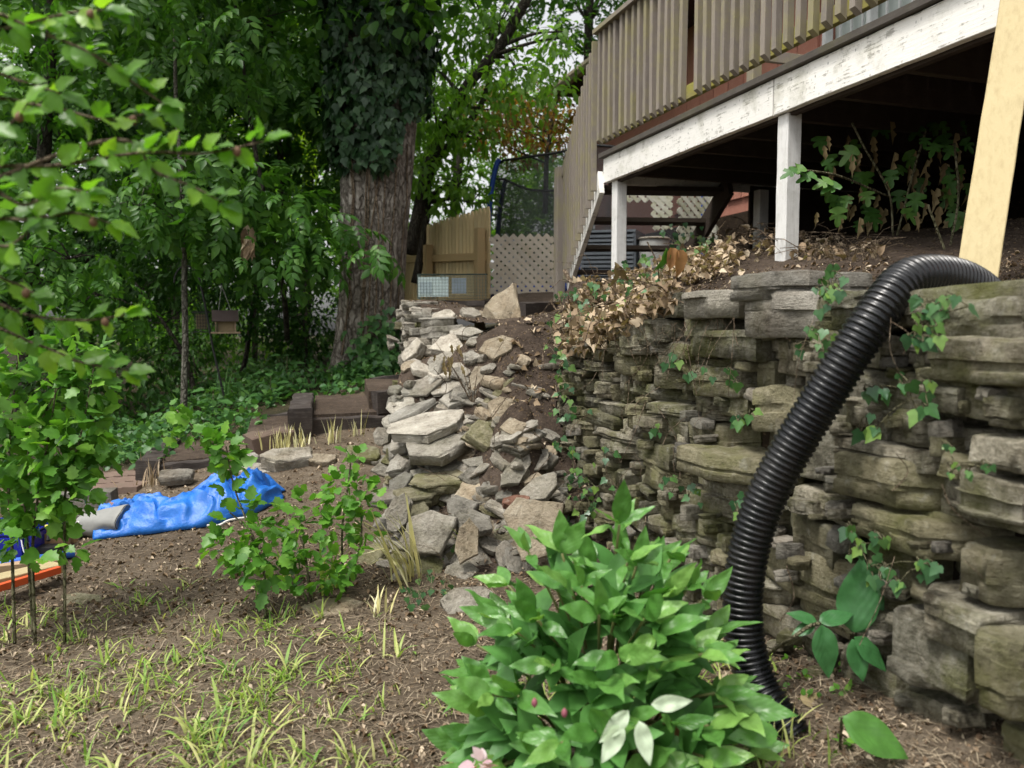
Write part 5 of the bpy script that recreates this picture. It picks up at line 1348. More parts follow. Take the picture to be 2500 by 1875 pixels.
def tree(name, label, trunk, radii, blobs, leaf, size, mat, bark='thinbark', limbs=6, group=None, cat='tree', twigs=True, seed=1, **kw):
    rs = random.Random(seed)
    pts = spline([U(*p) for p in trunk], 5)
    t = thing(name, label, cat, tuple(pts[0]), group)
    nr_ = len(pts); rad = list(np.interp(np.linspace(0, len(radii) - 1, nr_), range(len(radii)), radii))
    for i, p in enumerate(pts): p += noise.noise_vector(p * 1.5 + Vector((seed, 0, 0))) * rad[i] * .5
    MB().tube(pts, rad, 9).build('trunk', M[bark], t, True)
    lm = MB(); have = 0
    sel = blobs if len(blobs) <= limbs else rs.sample(blobs, limbs)
    for c, r, n in sel:
        c = Vector(c); cand = [p for p in pts if p.z < c.z + .2] or pts
        j = min(range(len(cand)), key=lambda i: (cand[i] - c).length); a = cand[max(0, j - 1)]
        mid_ = a.lerp(c, .5) + Vector((rs.uniform(-.12, .12), rs.uniform(-.1, .1), rs.uniform(.0, .2))) * (c - a).length
        r0 = max(.006, rad[min(j, nr_ - 1)] * .45)
        path = spline([a, mid_, c], 4); lm.tube(path, list(np.linspace(r0, r0 * .3, len(path))), 6); have = 1
        if twigs:
            for _ in range(4):
                e = c + Vector([rs.uniform(-1, 1) * r[k] * .9 for k in range(3)]); lm.tube([c, c.lerp(e, .5) + Vector((0, 0, .03)), e], [r0 * .3, r0 * .2, .002], 4, False)
    if have: meta(lm.build('limbs', M[bark], t, True), kind='stuff')
    crown_obj('crown', blobs, leaf, size, M[mat], t, **kw)
    return t

# ------------------------------------------------------------------ the big tree
bt = thing('big_tree', 'big old tree with furrowed grey trunk wrapped in dark ivy', 'tree', tuple(U(900, 910, 8.2)))
NA_, NZ_ = 190, 200; vs = np.zeros((NZ_, NA_, 3)); cB = U(905, 905, 8.3)
zs = np.linspace(cB.z - .3, cB.z + 5.6, NZ_)
for i, z in enumerate(zs):
    h = z - cB.z; rel = z - CZ
    # centre and width from the picture: px left / right edge against height
    left = np.interp(h, [-.3, 0, .35, .8, 1.5, 2.5, 3.3, 5.6], [790, 800, 818, 832, 838, 842, 835, 830]); right = np.interp(h, [-.3, 0, .3, .7, 1.4, 2.2, 3.3, 5.6], [1015, 1000, 985, 985, 995, 1012, 1035, 1050])
    c = U((left + right) / 2, 795, 8.3); rad = (right - left) / 2 / FPX * 8.3
    for k in range(NA_):
        a = 2 * math.pi * k / NA_; ca, sa = math.cos(a), math.sin(a)
        # groove between the two fused stems, front left of centre
        gro = .16 * math.exp(-((((a - 4.45 + math.pi) % (2 * math.pi)) - math.pi) / .16) ** 2) * (1 - max(0, min(1, (h - 2.2) / 1.0)))
        shag = 1.7 if 3.0 < a < 4.45 else .75
        P_ = Vector((ca * 2.2, sa * 2.2, 0))
        f1 = noise.noise(Vector((ca * 5.5, sa * 5.5, h * .8 + 3))) ; f2 = noise.noise(Vector((ca * 12, sa * 12, h * 3.2))); f3 = noise.noise(Vector((ca * 26, sa * 26, h * 5)))
        but = .16 * math.exp(-max(0, h + .1) / .35) * (math.sin(a * 5 + 1) + .6 * math.sin(a * 3))
        r_ = rad * (1 - gro + but + .045 * f1 + .036 * shag * (abs(f2) * -1.4 + .25) + .014 * f3 * shag)
        vs[i, k] = (c.x + ca * r_, c.y + sa * r_, z)
idx = np.arange(NZ_ * NA_).reshape(NZ_, NA_); nx_ = np.roll(idx, -1, 1)
q = np.stack([idx[:-1], nx_[:-1], nx_[1:], idx[1:]], -1).reshape(-1, 4)
obj('trunk', fastmesh('trunk', vs.reshape(-1, 3), q, M['bark'], True), bt)
bl_big = prect(720, -80, 1050, 60, 7.4, 8.0, 9, .35, 40, seed=4) + prect(500, -900, 1300, -150, 6.8, 9.5, 26, .9, 130, seed=5)  # second set added out of view to keep the wood dark
crown_obj('crown', bl_big, L_ROUND, .13, M['fol_mid'], bt)
# ivy on the trunk
iv = thing('tree_ivy', 'dense dark ivy cloaking the upper trunk of the big tree', 'ivy', tuple(U(920, 420, 7.95)))
pos, nn = [], []
rs = random.Random(9)
while len(pos) < 5200:
    i = rs.randrange(NZ_ - 1); k = rs.randrange(NA_); h = zs[i] - cB.z
    a = 2 * math.pi * k / NA_
    if math.sin(a) > .35: continue
    lim = np.interp(math.cos(a), [-1, -.2, .3, .7, 1], [2.15, 2.0, 1.95, 2.35, 2.7]) + .25 * noise.noise(Vector((math.cos(a) * 5, 0, 2)))
    if h < lim: continue
    p = vs[i, k]; n_ = Vector((math.cos(a), math.sin(a), 0)); out = rs.uniform(.02, .16) * (1 + .5 * noise.noise(Vector((math.cos(a) * 4, math.sin(a) * 4, h * 2))))
    pos.append(Vector(p) + n_ * out + Vector((0, 0, rs.uniform(-.03, .03)))); nn.append(n_ + Vector((rs.gauss(0, .45), rs.gauss(0, .45), .35 + rs.gauss(0, .35))))
n = len(pos); t = np.stack([NR.normal(size=n) * .5, NR.normal(size=n) * .3, -np.ones(n)], -1)
co, f = scatter(L_IVY, np.array([tuple(p) for p in pos]), t, np.array([tuple(p) for p in nn]), .07 + .05 * NR.rand(n))
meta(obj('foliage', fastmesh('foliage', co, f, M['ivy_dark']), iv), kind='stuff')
lm = MB()
for i in range(9):
    k = rs.randrange(NA_); a = rs.uniform(3.4, 6.0); path = []
    for h in np.linspace(.2, 2.3, 9):
        kk = int((a + .15 * noise.noise(Vector((i * 3, h * 2, 0)))) / (2 * math.pi) * NA_) % NA_; ii = int(np.interp(h + cB.z, zs, range(NZ_))); path.append(Vector(vs[ii, kk]) + Vector((math.cos(a), math.sin(a), 0)) * .015)
    lm.tube(path, .009, 5, False)
meta(lm.build('vine_stem', M['twig'], iv, True), kind='stuff')
# young ivy at its foot
iv2 = thing('root_ivy', 'bright green ivy climbing from the foot of the big tree', 'ivy', tuple(U(920, 900, 7.8)))
pos, nn = [], []
for _ in range(430):
    h = abs(rs.gauss(0, .27)); a = rs.gauss(5.15, .22 + .2 * math.exp(-h * 2)); ii = int(np.interp(h + cB.z - .05, zs, range(NZ_))); kk = int(a / (2 * math.pi) * NA_) % NA_
    n_ = Vector((math.cos(a), math.sin(a), 0)); pos.append(Vector(vs[ii, kk]) + n_ * rs.uniform(.02, .1 + .25 * math.exp(-h * 4))); nn.append(n_ + Vector((rs.gauss(0, .4), rs.gauss(0, .4), .6)))
n = len(pos); t = np.stack([NR.normal(size=n) * .6, NR.normal(size=n) * .5 - .4, -np.ones(n) * .6], -1)
co, f = scatter(L_IVY, np.array([tuple(p) for p in pos]), t, np.array([tuple(p) for p in nn]), .06 + .04 * NR.rand(n))
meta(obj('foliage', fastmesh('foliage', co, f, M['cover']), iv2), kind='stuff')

# ------------------------------------------------------------------ the wood behind
tree('sapling', 'thin pale grey sapling standing in front of the feeder pole', [(450, 1030, 7.2), (452, 850, 7.2), (450, 650, 7.2), (446, 480, 7.2), (430, 250, 7.3), (425, -150, 7.5)], [.032, .028, .024, .02, .012],
     prect(330, 380, 560, 640, 6.7, 7.3, 9, .26, 13, .7, 11) + prect(250, -500, 700, 120, 6.8, 8, 14, .6, 45, .7, 12), L_SPRAY, .2, 'fol_spray', 'greybark', 8, seed=2, droop=.9)
tree('ash_sapling', 'slim sapling with drooping leaf sprays beside the big trunk', [(700, 830, 8.4), (690, 700, 8.0), (645, 480, 7.8), (610, 280, 7.7), (560, -100, 7.7)], [.03, .025, .02, .012],
     prect(560, 400, 820, 650, 7.0, 7.5, 16, .24, 13, .7, 13) + prect(820, 540, 950, 620, 7.0, 7.3, 2, .16, 6, .7, 14) + prect(480, -400, 900, 200, 7.2, 8.2, 14, .5, 36, .7, 15), L_SPRAY, .2, 'fol_spray', 'thinbark', 9, seed=3, droop=.9)
tree('box_elder', 'leafy young tree filling the shade above the left shrub', [(60, 1010, 8.8), (65, 800, 8.8), (90, 550, 8.7), (120, 200, 8.6), (140, -200, 8.6)], [.09, .08, .07, .05],
     prect(-80, 560, 320, 800, 7.2, 8.2, 14, .32, 20, .7, 16) + prect(-150, -300, 420, 560, 7.6, 9.0, 34, .5, 36, .7, 17), L_SPRAY, .19, 'fol_spray', 'thinbark', 10, seed=4, droop=.7)
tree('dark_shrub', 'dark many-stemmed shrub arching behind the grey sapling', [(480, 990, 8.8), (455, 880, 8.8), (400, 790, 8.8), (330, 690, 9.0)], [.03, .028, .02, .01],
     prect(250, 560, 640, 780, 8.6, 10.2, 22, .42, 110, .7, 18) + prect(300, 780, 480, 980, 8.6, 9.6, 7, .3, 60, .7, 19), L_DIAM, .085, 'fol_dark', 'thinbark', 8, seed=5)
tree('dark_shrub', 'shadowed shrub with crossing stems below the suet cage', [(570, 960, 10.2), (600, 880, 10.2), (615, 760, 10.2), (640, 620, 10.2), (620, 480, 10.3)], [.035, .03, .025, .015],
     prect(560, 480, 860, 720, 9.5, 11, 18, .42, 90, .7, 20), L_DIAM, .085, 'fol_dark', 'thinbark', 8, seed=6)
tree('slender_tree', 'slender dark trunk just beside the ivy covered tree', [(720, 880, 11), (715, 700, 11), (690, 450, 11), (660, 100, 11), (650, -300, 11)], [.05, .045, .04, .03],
     prect(560, 0, 860, 450, 10.5, 12, 16, .6, 70, .7, 21) + prect(300, -700, 1000, -100, 9.5, 12, 18, .9, 110, .7, 22), L_SPRAY_LO, .24, 'fol_mid', 'thinbark', 8, seed=7)  # upper blobs, out of view, added to shade the wood
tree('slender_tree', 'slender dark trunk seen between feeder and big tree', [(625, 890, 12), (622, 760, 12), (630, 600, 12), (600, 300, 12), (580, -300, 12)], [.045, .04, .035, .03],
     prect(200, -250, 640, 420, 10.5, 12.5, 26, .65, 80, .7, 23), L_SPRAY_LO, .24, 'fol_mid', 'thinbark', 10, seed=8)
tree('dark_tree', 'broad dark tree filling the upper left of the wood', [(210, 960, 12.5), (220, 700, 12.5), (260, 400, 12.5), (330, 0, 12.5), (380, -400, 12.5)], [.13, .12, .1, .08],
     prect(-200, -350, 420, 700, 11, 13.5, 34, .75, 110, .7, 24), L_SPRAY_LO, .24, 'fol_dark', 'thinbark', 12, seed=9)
def backdrop(name, label, x0, y0, x1, y1, d0, d1, n, r, cnt, mat, size, seed, trunk):
    tree(name, label, trunk, [.14, .12, .09], prect(x0, y0, x1, y1, d0, d1, n, r, cnt, .8, seed), L_TUFT, size, mat, 'thinbark', 7, cat='tree', twigs=False, seed=seed)
backdrop('far_tree', 'pale green tree with painted backlight behind the dark trees at the far left', -250, -350, 300, 650, 17, 21, 26, 1.3, 130, 'fol_light', .2, 31, [(60, 900, 18), (80, 500, 18), (100, 100, 18)])
backdrop('far_tree', 'bright yellow green tree with painted backlight beside the ivy clad trunk', 560, -200, 960, 420, 15, 18, 26, .95, 120, 'fol_yellow', .17, 32, [(740, 880, 16), (750, 500, 16), (780, 100, 16)])
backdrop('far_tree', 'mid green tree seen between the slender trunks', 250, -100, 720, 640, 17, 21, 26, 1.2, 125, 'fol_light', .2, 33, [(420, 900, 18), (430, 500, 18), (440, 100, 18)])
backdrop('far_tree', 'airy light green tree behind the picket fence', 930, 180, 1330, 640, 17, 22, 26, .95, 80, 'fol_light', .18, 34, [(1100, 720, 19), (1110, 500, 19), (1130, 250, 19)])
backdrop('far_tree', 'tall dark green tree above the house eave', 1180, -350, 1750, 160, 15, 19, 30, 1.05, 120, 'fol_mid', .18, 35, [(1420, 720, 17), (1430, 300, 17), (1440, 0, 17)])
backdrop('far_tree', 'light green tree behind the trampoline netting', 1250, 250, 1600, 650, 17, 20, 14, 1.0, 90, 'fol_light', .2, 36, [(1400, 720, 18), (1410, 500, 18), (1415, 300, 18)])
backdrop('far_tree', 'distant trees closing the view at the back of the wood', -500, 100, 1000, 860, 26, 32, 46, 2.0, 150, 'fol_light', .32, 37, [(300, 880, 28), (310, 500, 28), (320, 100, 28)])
tree('leaning_tree', 'dark leaning trunk with bright drooping leaves right of the big tree', [(1000, 620, 10.3), (1030, 470, 10.3), (1075, 330, 10.3), (1140, 210, 10.2), (1220, 110, 10.2), (1330, -80, 10.2)], [.085, .08, .075, .07, .06],
     prect(1010, -120, 1330, 320, 9.6, 11, 26, .45, 80, .75, 41) + prect(990, 320, 1190, 560, 9.8, 11, 16, .36, 55, .75, 42) + prect(1330, 60, 1420, 240, 9.4, 10, 5, .25, 30, .9, 43), L_OV, .12, 'fol_light', 'thinbark', 14, seed=10, droop=.7)
tree('leaning_tree', 'second thin dark stem crossing behind the leaning trunk', [(1012, 690, 10.8), (1040, 540, 10.8), (1060, 400, 10.8), (1180, 250, 10.8), (1200, 60, 10.8)], [.06, .05, .045, .03],
     prect(1080, -350, 1500, 30, 9.8, 12, 18, .6, 90, .75, 44), L_OV, .12, 'fol_mid', 'thinbark', 8, seed=11, droop=.6)
tree('red_maple', 'copper leaved maple behind the trampoline', [(1330, 520, 14), (1335, 400, 14), (1350, 280, 14), (1380, 180, 14)], [.05, .04, .03],
     prect(1180, 230, 1440, 400, 13.4, 14.6, 15, .5, 100, .6, 45), L_DIAM, .11, 'maple', 'thinbark', 8, seed=12, droop=.6)
for k, (x0, y0, x1, y1, d0, d1, mt, lab, tr_) in enumerate((
    (560, 700, 800, 900, 12.5, 14.5, 'fol_light', 'undergrowth shrub painted sunlit behind the wooden bird feeder', (680, 910, 13)),
    (380, 780, 560, 960, 10.5, 12, 'fol_mid', 'low leafy shrub behind the grey sapling foot', (470, 985, 11)),
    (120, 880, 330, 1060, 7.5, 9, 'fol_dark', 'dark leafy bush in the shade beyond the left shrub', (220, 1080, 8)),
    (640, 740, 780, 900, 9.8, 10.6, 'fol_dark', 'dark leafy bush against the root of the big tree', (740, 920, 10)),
    (0, 780, 200, 950, 10, 12, 'fol_mid', 'green bush at the dim left edge of the wood', (90, 980, 11)),
    (480, 640, 620, 760, 13, 15, 'fol_light', 'pale leaves of a bush showing above the feeder roof', (540, 880, 14)))):
    tree('understory_bush', lab, [tr_, (tr_[0] + 8, tr_[1] - 60, tr_[2]), (tr_[0], y0 + 40, tr_[2])], [.03, .02, .012], prect(x0, y0, x1, y1, d0, d1, 12, .4, 95, .7, 60 + k), L_DIAM, .1, mt, 'thinbark', 8, cat='bush', seed=20 + k)
# dead hanging leaf cluster
dc = thing('dead_leaf_spray', 'withered tan leaf cluster hanging among the green sprays', 'dead leaves', tuple(U(607, 620, 7.0)))
co, f = scatter(L_OV, np.array([tuple(U(607 + rr(-14, 14), 560 + rr(-15, 50), 7.0 + rr(-.03, .03))) for _ in range(26)]), np.array([(rr(-.3, .3), rr(-.3, .3), -1) for _ in range(26)]), NR.normal(size=(26, 3)), .13 + .05 * NR.rand(26))
meta(obj('foliage', fastmesh('foliage', co, f, M['dead']), dc), kind='stuff')

# ------------------------------------------------------------------ ground cover in the wood
def on_ground(n, fpx, jitter=0):
    """n random ground points seen inside pixel window list [(x0,y0,x1,y1)]"""
    out = []
    for _ in range(n):
        x0, y0, x1, y1 = fpx[NR.randint(len(fpx))]
        out.append((NR.uniform(x0, x1), NR.uniform(y0, y1)))
    P = []
    for px, py in out:
        P.append(tuple(hit(px, py, 1.6, 16, 120)))
    return np.array(P)
Pg = on_ground(1500, [(560, 890, 900, 985), (350, 960, 640, 1080), (180, 1040, 420, 1150), (820, 900, 920, 940), (430, 900, 700, 1000)])
n = len(Pg); Pg[:, 2] += NR.rand(n) * .14
co, f = leaf_cloud([(p, (.07, .07, .05), 4) for p in Pg], L_ROUND, .06, droop=.2)
meta(obj('ground_cover', fastmesh('ground_cover', co, f, M['cover'])), kind='stuff', label='low green ground cover under the trees')
for k, (px, py, sz, lab) in enumerate(((520, 1030, .16, 'broad leaved weed growing at the foot of the feeder pole'), (660, 985, .13, 'broad leaved weed above the reddish timber'), (230, 1110, .15, 'broad leaved weed in the shade beside the brick step'), (870, 880, .12, 'leafy weed among the big tree roots'), (700, 930, .15, 'large leafy weed on the slope left of the big tree'))):
    p = hit(px, py, 4, 12); t = thing('weed', lab, 'weed', tuple(p))
    nL = 11; ang = np.linspace(0, 6.28, nL, endpoint=False) + .4
    pos = np.array([tuple(p + Vector((math.cos(a) * .06, math.sin(a) * .06, .08 + .1 * (i % 3)))) for i, a in enumerate(ang)]); tt = np.array([(math.cos(a), math.sin(a), rr(-.1, .35)) for a in ang])
    for i in range(nL):
        lv, lf = scatter(L_ROUND, pos[i:i+1], tt[i:i+1], np.array([[0, -.25, 1.]]), np.array([sz * rr(.7, 1.1)])); obj('leaf', fastmesh('leaf', lv, lf, M['cover'], True), t)
    MB().tube([p, p + Vector((.01, 0, .28))], [.006, .003], 5).build('stem', M['greentwig'], t)
# ------------------------------------------------------------------ foreground plants
def leaf_meshes(leaf, mat, n=5, wob=.05, size=1.0, sub=0):
    out = []
    for i in range(n):
        v, f = leaf[0].copy(), leaf[1]
        v[:, 2] += wob * np.array([noise.noise(Vector((p[0] * 4 + i * 7, p[1] * 4, 0))) for p in v])
        v[:, 0] *= 1 + .12 * (i / n - .5); v[:, 0] += .06 * (i - n / 2) / n * v[:, 1] ** 2
        out.append(fastmesh('leaf', v * size, f, mat, True))
    return out
def leaf_obj(parent, me, pos, t, n, s, mat=None, name='leaf'):
    y = Vector(t).normalized(); z = Vector(n); z = z - y * z.dot(y)
    z = z.normalized() if z.length > 1e-5 else y.orthogonal().normalized(); x = y.cross(z)
    o = obj(name, me, parent, frame_m(Vector(pos), x, y, z, s, s, s))
    if mat is not None: o.material_slots[0].link = 'OBJECT'; o.material_slots[0].material = mat
    return o
# finer peony leaflet: a grid across and along
def fine_leaf(nl=9, nw=3, wmax=.21, fold=.18, droop=.25, tip=1.6):
    vs, fs = [], []; W = 2 * nw + 1
    for i in range(nl + 1):
        y = i / nl; w = wmax * (math.sin(math.pi * min(1, y ** .8)) ** .8) * (1 - .35 * y ** 3) if 0 < i < nl else .004
        for j in range(W):
            u = (j - nw) / nw; vs.append((u * w, y, fold * w * abs(u) ** 1.3 - droop * y * y - .02 * math.cos(u * 3.14 * 2) * (w / wmax) * .35))
    for i in range(nl):
        for j in range(W - 1):
            a = i * W + j; fs += [(a, a + 1, a + W + 1), (a, a + W + 1, a + W)]
    return np.array(vs, float), np.array(fs, int)
PL = [m_ for w_, dr_, fo_ in ((.18, .1, .15), (.215, .2, .25), (.25, .12, .1), (.2, .35, .3), (.225, .0, .2)) for m_ in leaf_meshes(fine_leaf(11, 3, w_, fo_, dr_), M['peony'], 3, .08)]
peo = thing('peony', 'bushy peony with glossy green leaves in front of the hose', 'peony', tuple(hit(1470, 1874, 1.4, 3)))
PC = Vector((.235, 1.93, CZ - 1.12)); rs = random.Random(21); stemm = MB(); redstem = simple_mat('peony_stem', (.16, .17, .06), .5)
nleaf = 0
def peony_leaf(p, out, s, v=Vector((0, 0, 1))):
    """one compound leaf: leaflets fanned from p along out"""
    global nleaf
    out = Vector(out).normalized(); side = out.cross(Vector((0, 0, 1))).normalized(); up = side.cross(out)
    for a, r_, q in ((0, 1.0, 0), (-42, .88, 0), (44, .9, 0), (-92, .72, 1), (88, .7, 1)):
        if q and (rs.random() < .55 or nleaf > 270) or nleaf > 296: continue
        a = math.radians(a + rs.uniform(-9, 9)); dr = out * math.cos(a) + side * math.sin(a) + Vector((0, 0, rs.uniform(-.28, .12)))
        nz = v * .4 + Vector((rs.gauss(0, .35), rs.gauss(0, .3) - .55, .7 + rs.gauss(0, .25)))
        leaf_obj(peo, rs.choice(PL), p + dr.normalized() * (.004 + .012 * q), dr, nz, s * r_ * rs.uniform(.85, 1.12)); nleaf += 1
inner = []
def spot(v, sc):
    rx = (.325 if v.x < 0 else .3) * (1 + .12 * (1 - max(v.z, 0)))
    return Vector((v.x * rx, v.y * .3, .04 + max(v.z, 0) * .585)) * sc
NSP = 104; used = 0
for i in range(NSP * 2):
    z = 1 - (i + .5) / NSP / 1.02 * .98; ph = i * 2.39996
    if z < -.05: break
    r_ = math.sqrt(max(0, 1 - z * z)); v = Vector((math.cos(ph) * r_, math.sin(ph) * r_, z)) + Vector((rs.gauss(0, .05), rs.gauss(0, .05), rs.gauss(0, .04)))
    if v.y > .3: continue
    sc = rs.uniform(.86, 1.04); q = spot(v, sc); p = PC + q
    out = Vector((v.x * 1.0 + rs.gauss(0, .2), v.y * .8 - .05, v.z * .75 + .08 + rs.uniform(-.25, .4)))
    peony_leaf(p, out, rs.uniform(.085, .135), v)
    b0 = PC + Vector((q.x * .2, q.y * .2 + .05, -.05)); stemm.tube(spline([b0, PC + Vector((q.x * .5, q.y * .4 + .05, q.z * .6)), p], 4), [.0045] * 5 + [.0035] * 4, 5)
    for s2 in (.8, .62):
        if rs.random() < .75: inner.append((PC + spot((v + Vector((rs.gauss(0, .15), rs.gauss(0, .15), rs.gauss(0, .1)))).normalized(), s2), v))
print('peony leaves', nleaf)
nI = len(inner) * 4; ip = np.repeat(np.array([tuple(a) for a, b in inner]), 4, 0); ivv = np.repeat(np.array([tuple(b) for a, b in inner]), 4, 0)
co, f = scatter(fine_leaf(6, 2, .24), ip, ivv + NR.normal(size=(nI, 3)) * .7, np.array([0, -.5, .8]) + ivv * .4 + NR.normal(size=(nI, 3)) * .3, .1 + .03 * NR.rand(nI))
meta(obj('inner_leaves', fastmesh('inner_leaves', co, f, leaf_mat('peony_inner', (.06, .17, .04), (.09, .23, .055), None, .45, .25), True), peo), kind='stuff')
meta(stemm.build('stems', redstem, peo, True), kind='stuff')
for px, py, d, t in ((1535, 1735, 1.62, (-.6, -.3, -.5)), (1560, 1760, 1.6, (.2, -.3, -.9)), (1520, 1770, 1.61, (-.5, -.2, -.8)), (1590, 1720, 1.62, (.9, -.1, .1))):
    leaf_obj(peo, rs.choice(PL), U(px, py, d), t, (.1, -1, .4), .085, M['peony_under'])
fl = obj('flower', combine and fastmesh('flower', *leaf_cloud([(U(1172, 1868, 1.72), (.014, .014, .012), 22)], L_ROUND, .03, droop=.0), leaf_mat('pink_petal', (.62, .36, .42), (.72, .5, .55), (.8, .62, .66), .6, .4, tint=.8)), peo)
for px, py in ((1305, 1715), (1378, 1740)):
    m = MB(); c = U(px, py, 1.6); m.tube([c + Vector((0, 0, z)) for z in (-.01, -.005, .003, .009)], [.002, .006, .006, .002], 8); m.build('bud', simple_mat('bud_pink', (.25, .08, .1), .6), peo, True)
# terracotta ring in the leaves
c = U(1660, 1735, 1.9); ring = [c + Vector((math.cos(a) * .05, math.sin(a) * .05, .0)) for a in np.linspace(0, 6.2832, 25)]
m = MB(); m.tube(ring, .008, 8, False); pr_ = thing('plant_pot', 'terracotta pot with its rim showing among the peony leaves', 'pot', tuple(c - Vector((0, 0, .12))))
m.build('rim', simple_mat('terracotta', (.36, .16, .07), .8), pr_, True)
m = MB(); m.tube([c - Vector((0, 0, z)) for z in (.11, .1, .0)], [.034, .035, .046], 20); m.build('body', bpy.data.materials['terracotta'], pr_, True)
# broad leaved plant at the wall foot
hl = leaf_meshes(fine_leaf(9, 3, .27, .12, .18), M['peony'], 3, .06)
hp_ = thing('broad_leaf_plant', 'plant with large dark quilted leaves at the foot of the wall beside the hose', 'plant', tuple(hit(2060, 1560, 1.5, 3)))
for px, py, d, t, s, n_ in ((2085, 1545, 2.12, (.1, .02, 1), .2, (-.25, -1, .1)), (2090, 1545, 2.16, (.45, .12, .85), .17, (-.3, -1, .2)), (2005, 1525, 2.08, (.12, -.25, -1), .14, (0, -1, .35)), (2000, 1520, 2.1, (1, .1, .3), .1, (0, -.6, 1)), (1995, 1520, 2.1, (-.8, .1, .35), .08, (0, -.6, 1)), (1990, 1525, 2.1, (-.9, -.1, -.3), .07, (0, -.6, 1)), (2085, 1555, 2.1, (.7, -.25, -.65), .12, (.2, -.8, .6)), (2080, 1560, 2.1, (.2, -.3, -.8), .11, (0, -1, .4))):
    leaf_obj(hp_, rs.choice(hl), U(px, py, d), t, n_, s, leaf_mat('quilted_leaf', (.03, .1, .03), (.04, .13, .04), None, .4, .2, veins=True) if 'quilted_leaf' not in bpy.data.materials else bpy.data.materials['quilted_leaf'])
MB().tube(spline([hit(1870, 1600, 1.5, 3), U(1930, 1560, 2.1), U(2000, 1522, 2.1), U(2090, 1550, 2.12)], 4), .005, 6).build('stem', M['greentwig'], hp_, True)
lp2 = thing('hosta_shoot', 'single pale green pointed leaf lying over the soil at the bottom', 'leaf', tuple(hit(2060, 1790, 1.4, 3)))
leaf_obj(lp2, hl[1], U(2055, 1752, 1.85), (.95, -.3, -.45), (-.1, -.75, .7), .17, M['peony'])
leaf_obj(lp2, hl[0], U(1900, 1790, 1.8), (-.8, -.2, .1), (-.1, -.75, .7), .12, M['peony'])
MB().tube([hit(2050, 1830, 1.4, 3), U(2055, 1752, 1.85)], .004, 5).build('stem', M['greentwig'], lp2)
bl_ = thing('oak_leaf', 'fallen brown leaf on the soil beside the hose end', 'leaf', tuple(hit(1995, 1725, 1.5, 3)))
leaf_obj(bl_, leaf_meshes(L_LOBE, M['dead_obj'], 1)[0], hit(1960, 1730, 1.5, 3) + Vector((0, 0, .015)), (1, .4, .1), (0, -.4, 1), .085, M['dead_obj'])
# clover-like weeds
P = on_ground(60, [(1910, 1580, 2130, 1700), (1960, 1680, 2080, 1860)]); P[:, 2] += .02
co, f = leaf_cloud([(p, (.015, .015, .012), 4) for p in P], L_ROUND, .022, droop=.1)
meta(obj('clover_weeds', fastmesh('clover_weeds', co, f, M['hib'])), kind='stuff', label='small round leaved weeds by the hose end')

# near branches hanging in from the left
nb_ = thing('near_shrub', 'out of focus leafy branches with round buds reaching in at the upper left', 'shrub', tuple(V(-1.1, 1.35, G(-1.1, 1.35))))
HL = leaf_meshes(outline_leaf(sym([(0, 0), (.14, .03), (.3, .16), (.36, .32), (.33, .44), (.4, .55), (.27, .62), (.25, .74), (.13, .86), (0, 1.0)]), (0, .42), .22, .25), M['hib_near'], 6, .09)
brs = [[(-80, 430, 1.35), (150, 402, 1.35), (350, 372, 1.33), (500, 374, 1.32), (645, 345, 1.3)], [(-80, 40, 1.3), (100, 80, 1.3), (230, 135, 1.3), (330, 205, 1.32), (400, 255, 1.33)], [(-80, 250, 1.4), (120, 262, 1.4), (260, 292, 1.38), (380, 272, 1.36)],
       [(250, 345, 1.35), (380, 420, 1.35), (470, 455, 1.34), (545, 495, 1.33)], [(-80, 560, 1.3), (80, 535, 1.3), (180, 520, 1.3), (270, 545, 1.32)], [(-80, 470, 1.25), (60, 500, 1.25), (140, 460, 1.25), (215, 470, 1.25)], [(-80, 745, 1.42), (80, 772, 1.42), (200, 782, 1.42), (305, 770, 1.42)],
       [(-80, 800, 1.5), (100, 845, 1.5), (200, 885, 1.5), (315, 905, 1.5)], [(-80, 340, 1.25), (20, 305, 1.25), (70, 250, 1.25)], [(-80, 620, 1.25), (20, 600, 1.25), (70, 565, 1.25)], [(-80, 110, 1.3), (60, 60, 1.3), (180, 30, 1.3), (255, 25, 1.3)], [(-80, 190, 1.35), (60, 200, 1.35), (150, 230, 1.35)], [(-80, 680, 1.35), (30, 690, 1.35), (90, 720, 1.35)]]
hub = V(-1.15, 1.4, .2)
trunks = MB()
for z in (0.2, .5, .8): trunks.tube([V(-1.1, 1.35, G(-1.1, 1.35) - .05), V(-1.12, 1.36, .8 + z * .3), V(-1.05 - z * .1, 1.35, 1.2 + z)], [.011, .009, .005], 7)
trunks.build('stems', M['twig'], nb_, True)
lc = [(V(-1.1 + rs.uniform(-.3, .12), 1.36 + rs.uniform(-.2, .2), rs.uniform(.9, 1.9)), (.12, .12, .12), 14) for _ in range(26)]
crown_obj('foliage', lc, L_LOBE, .045, M['hib'], nb_, up=.8, droop=.2)
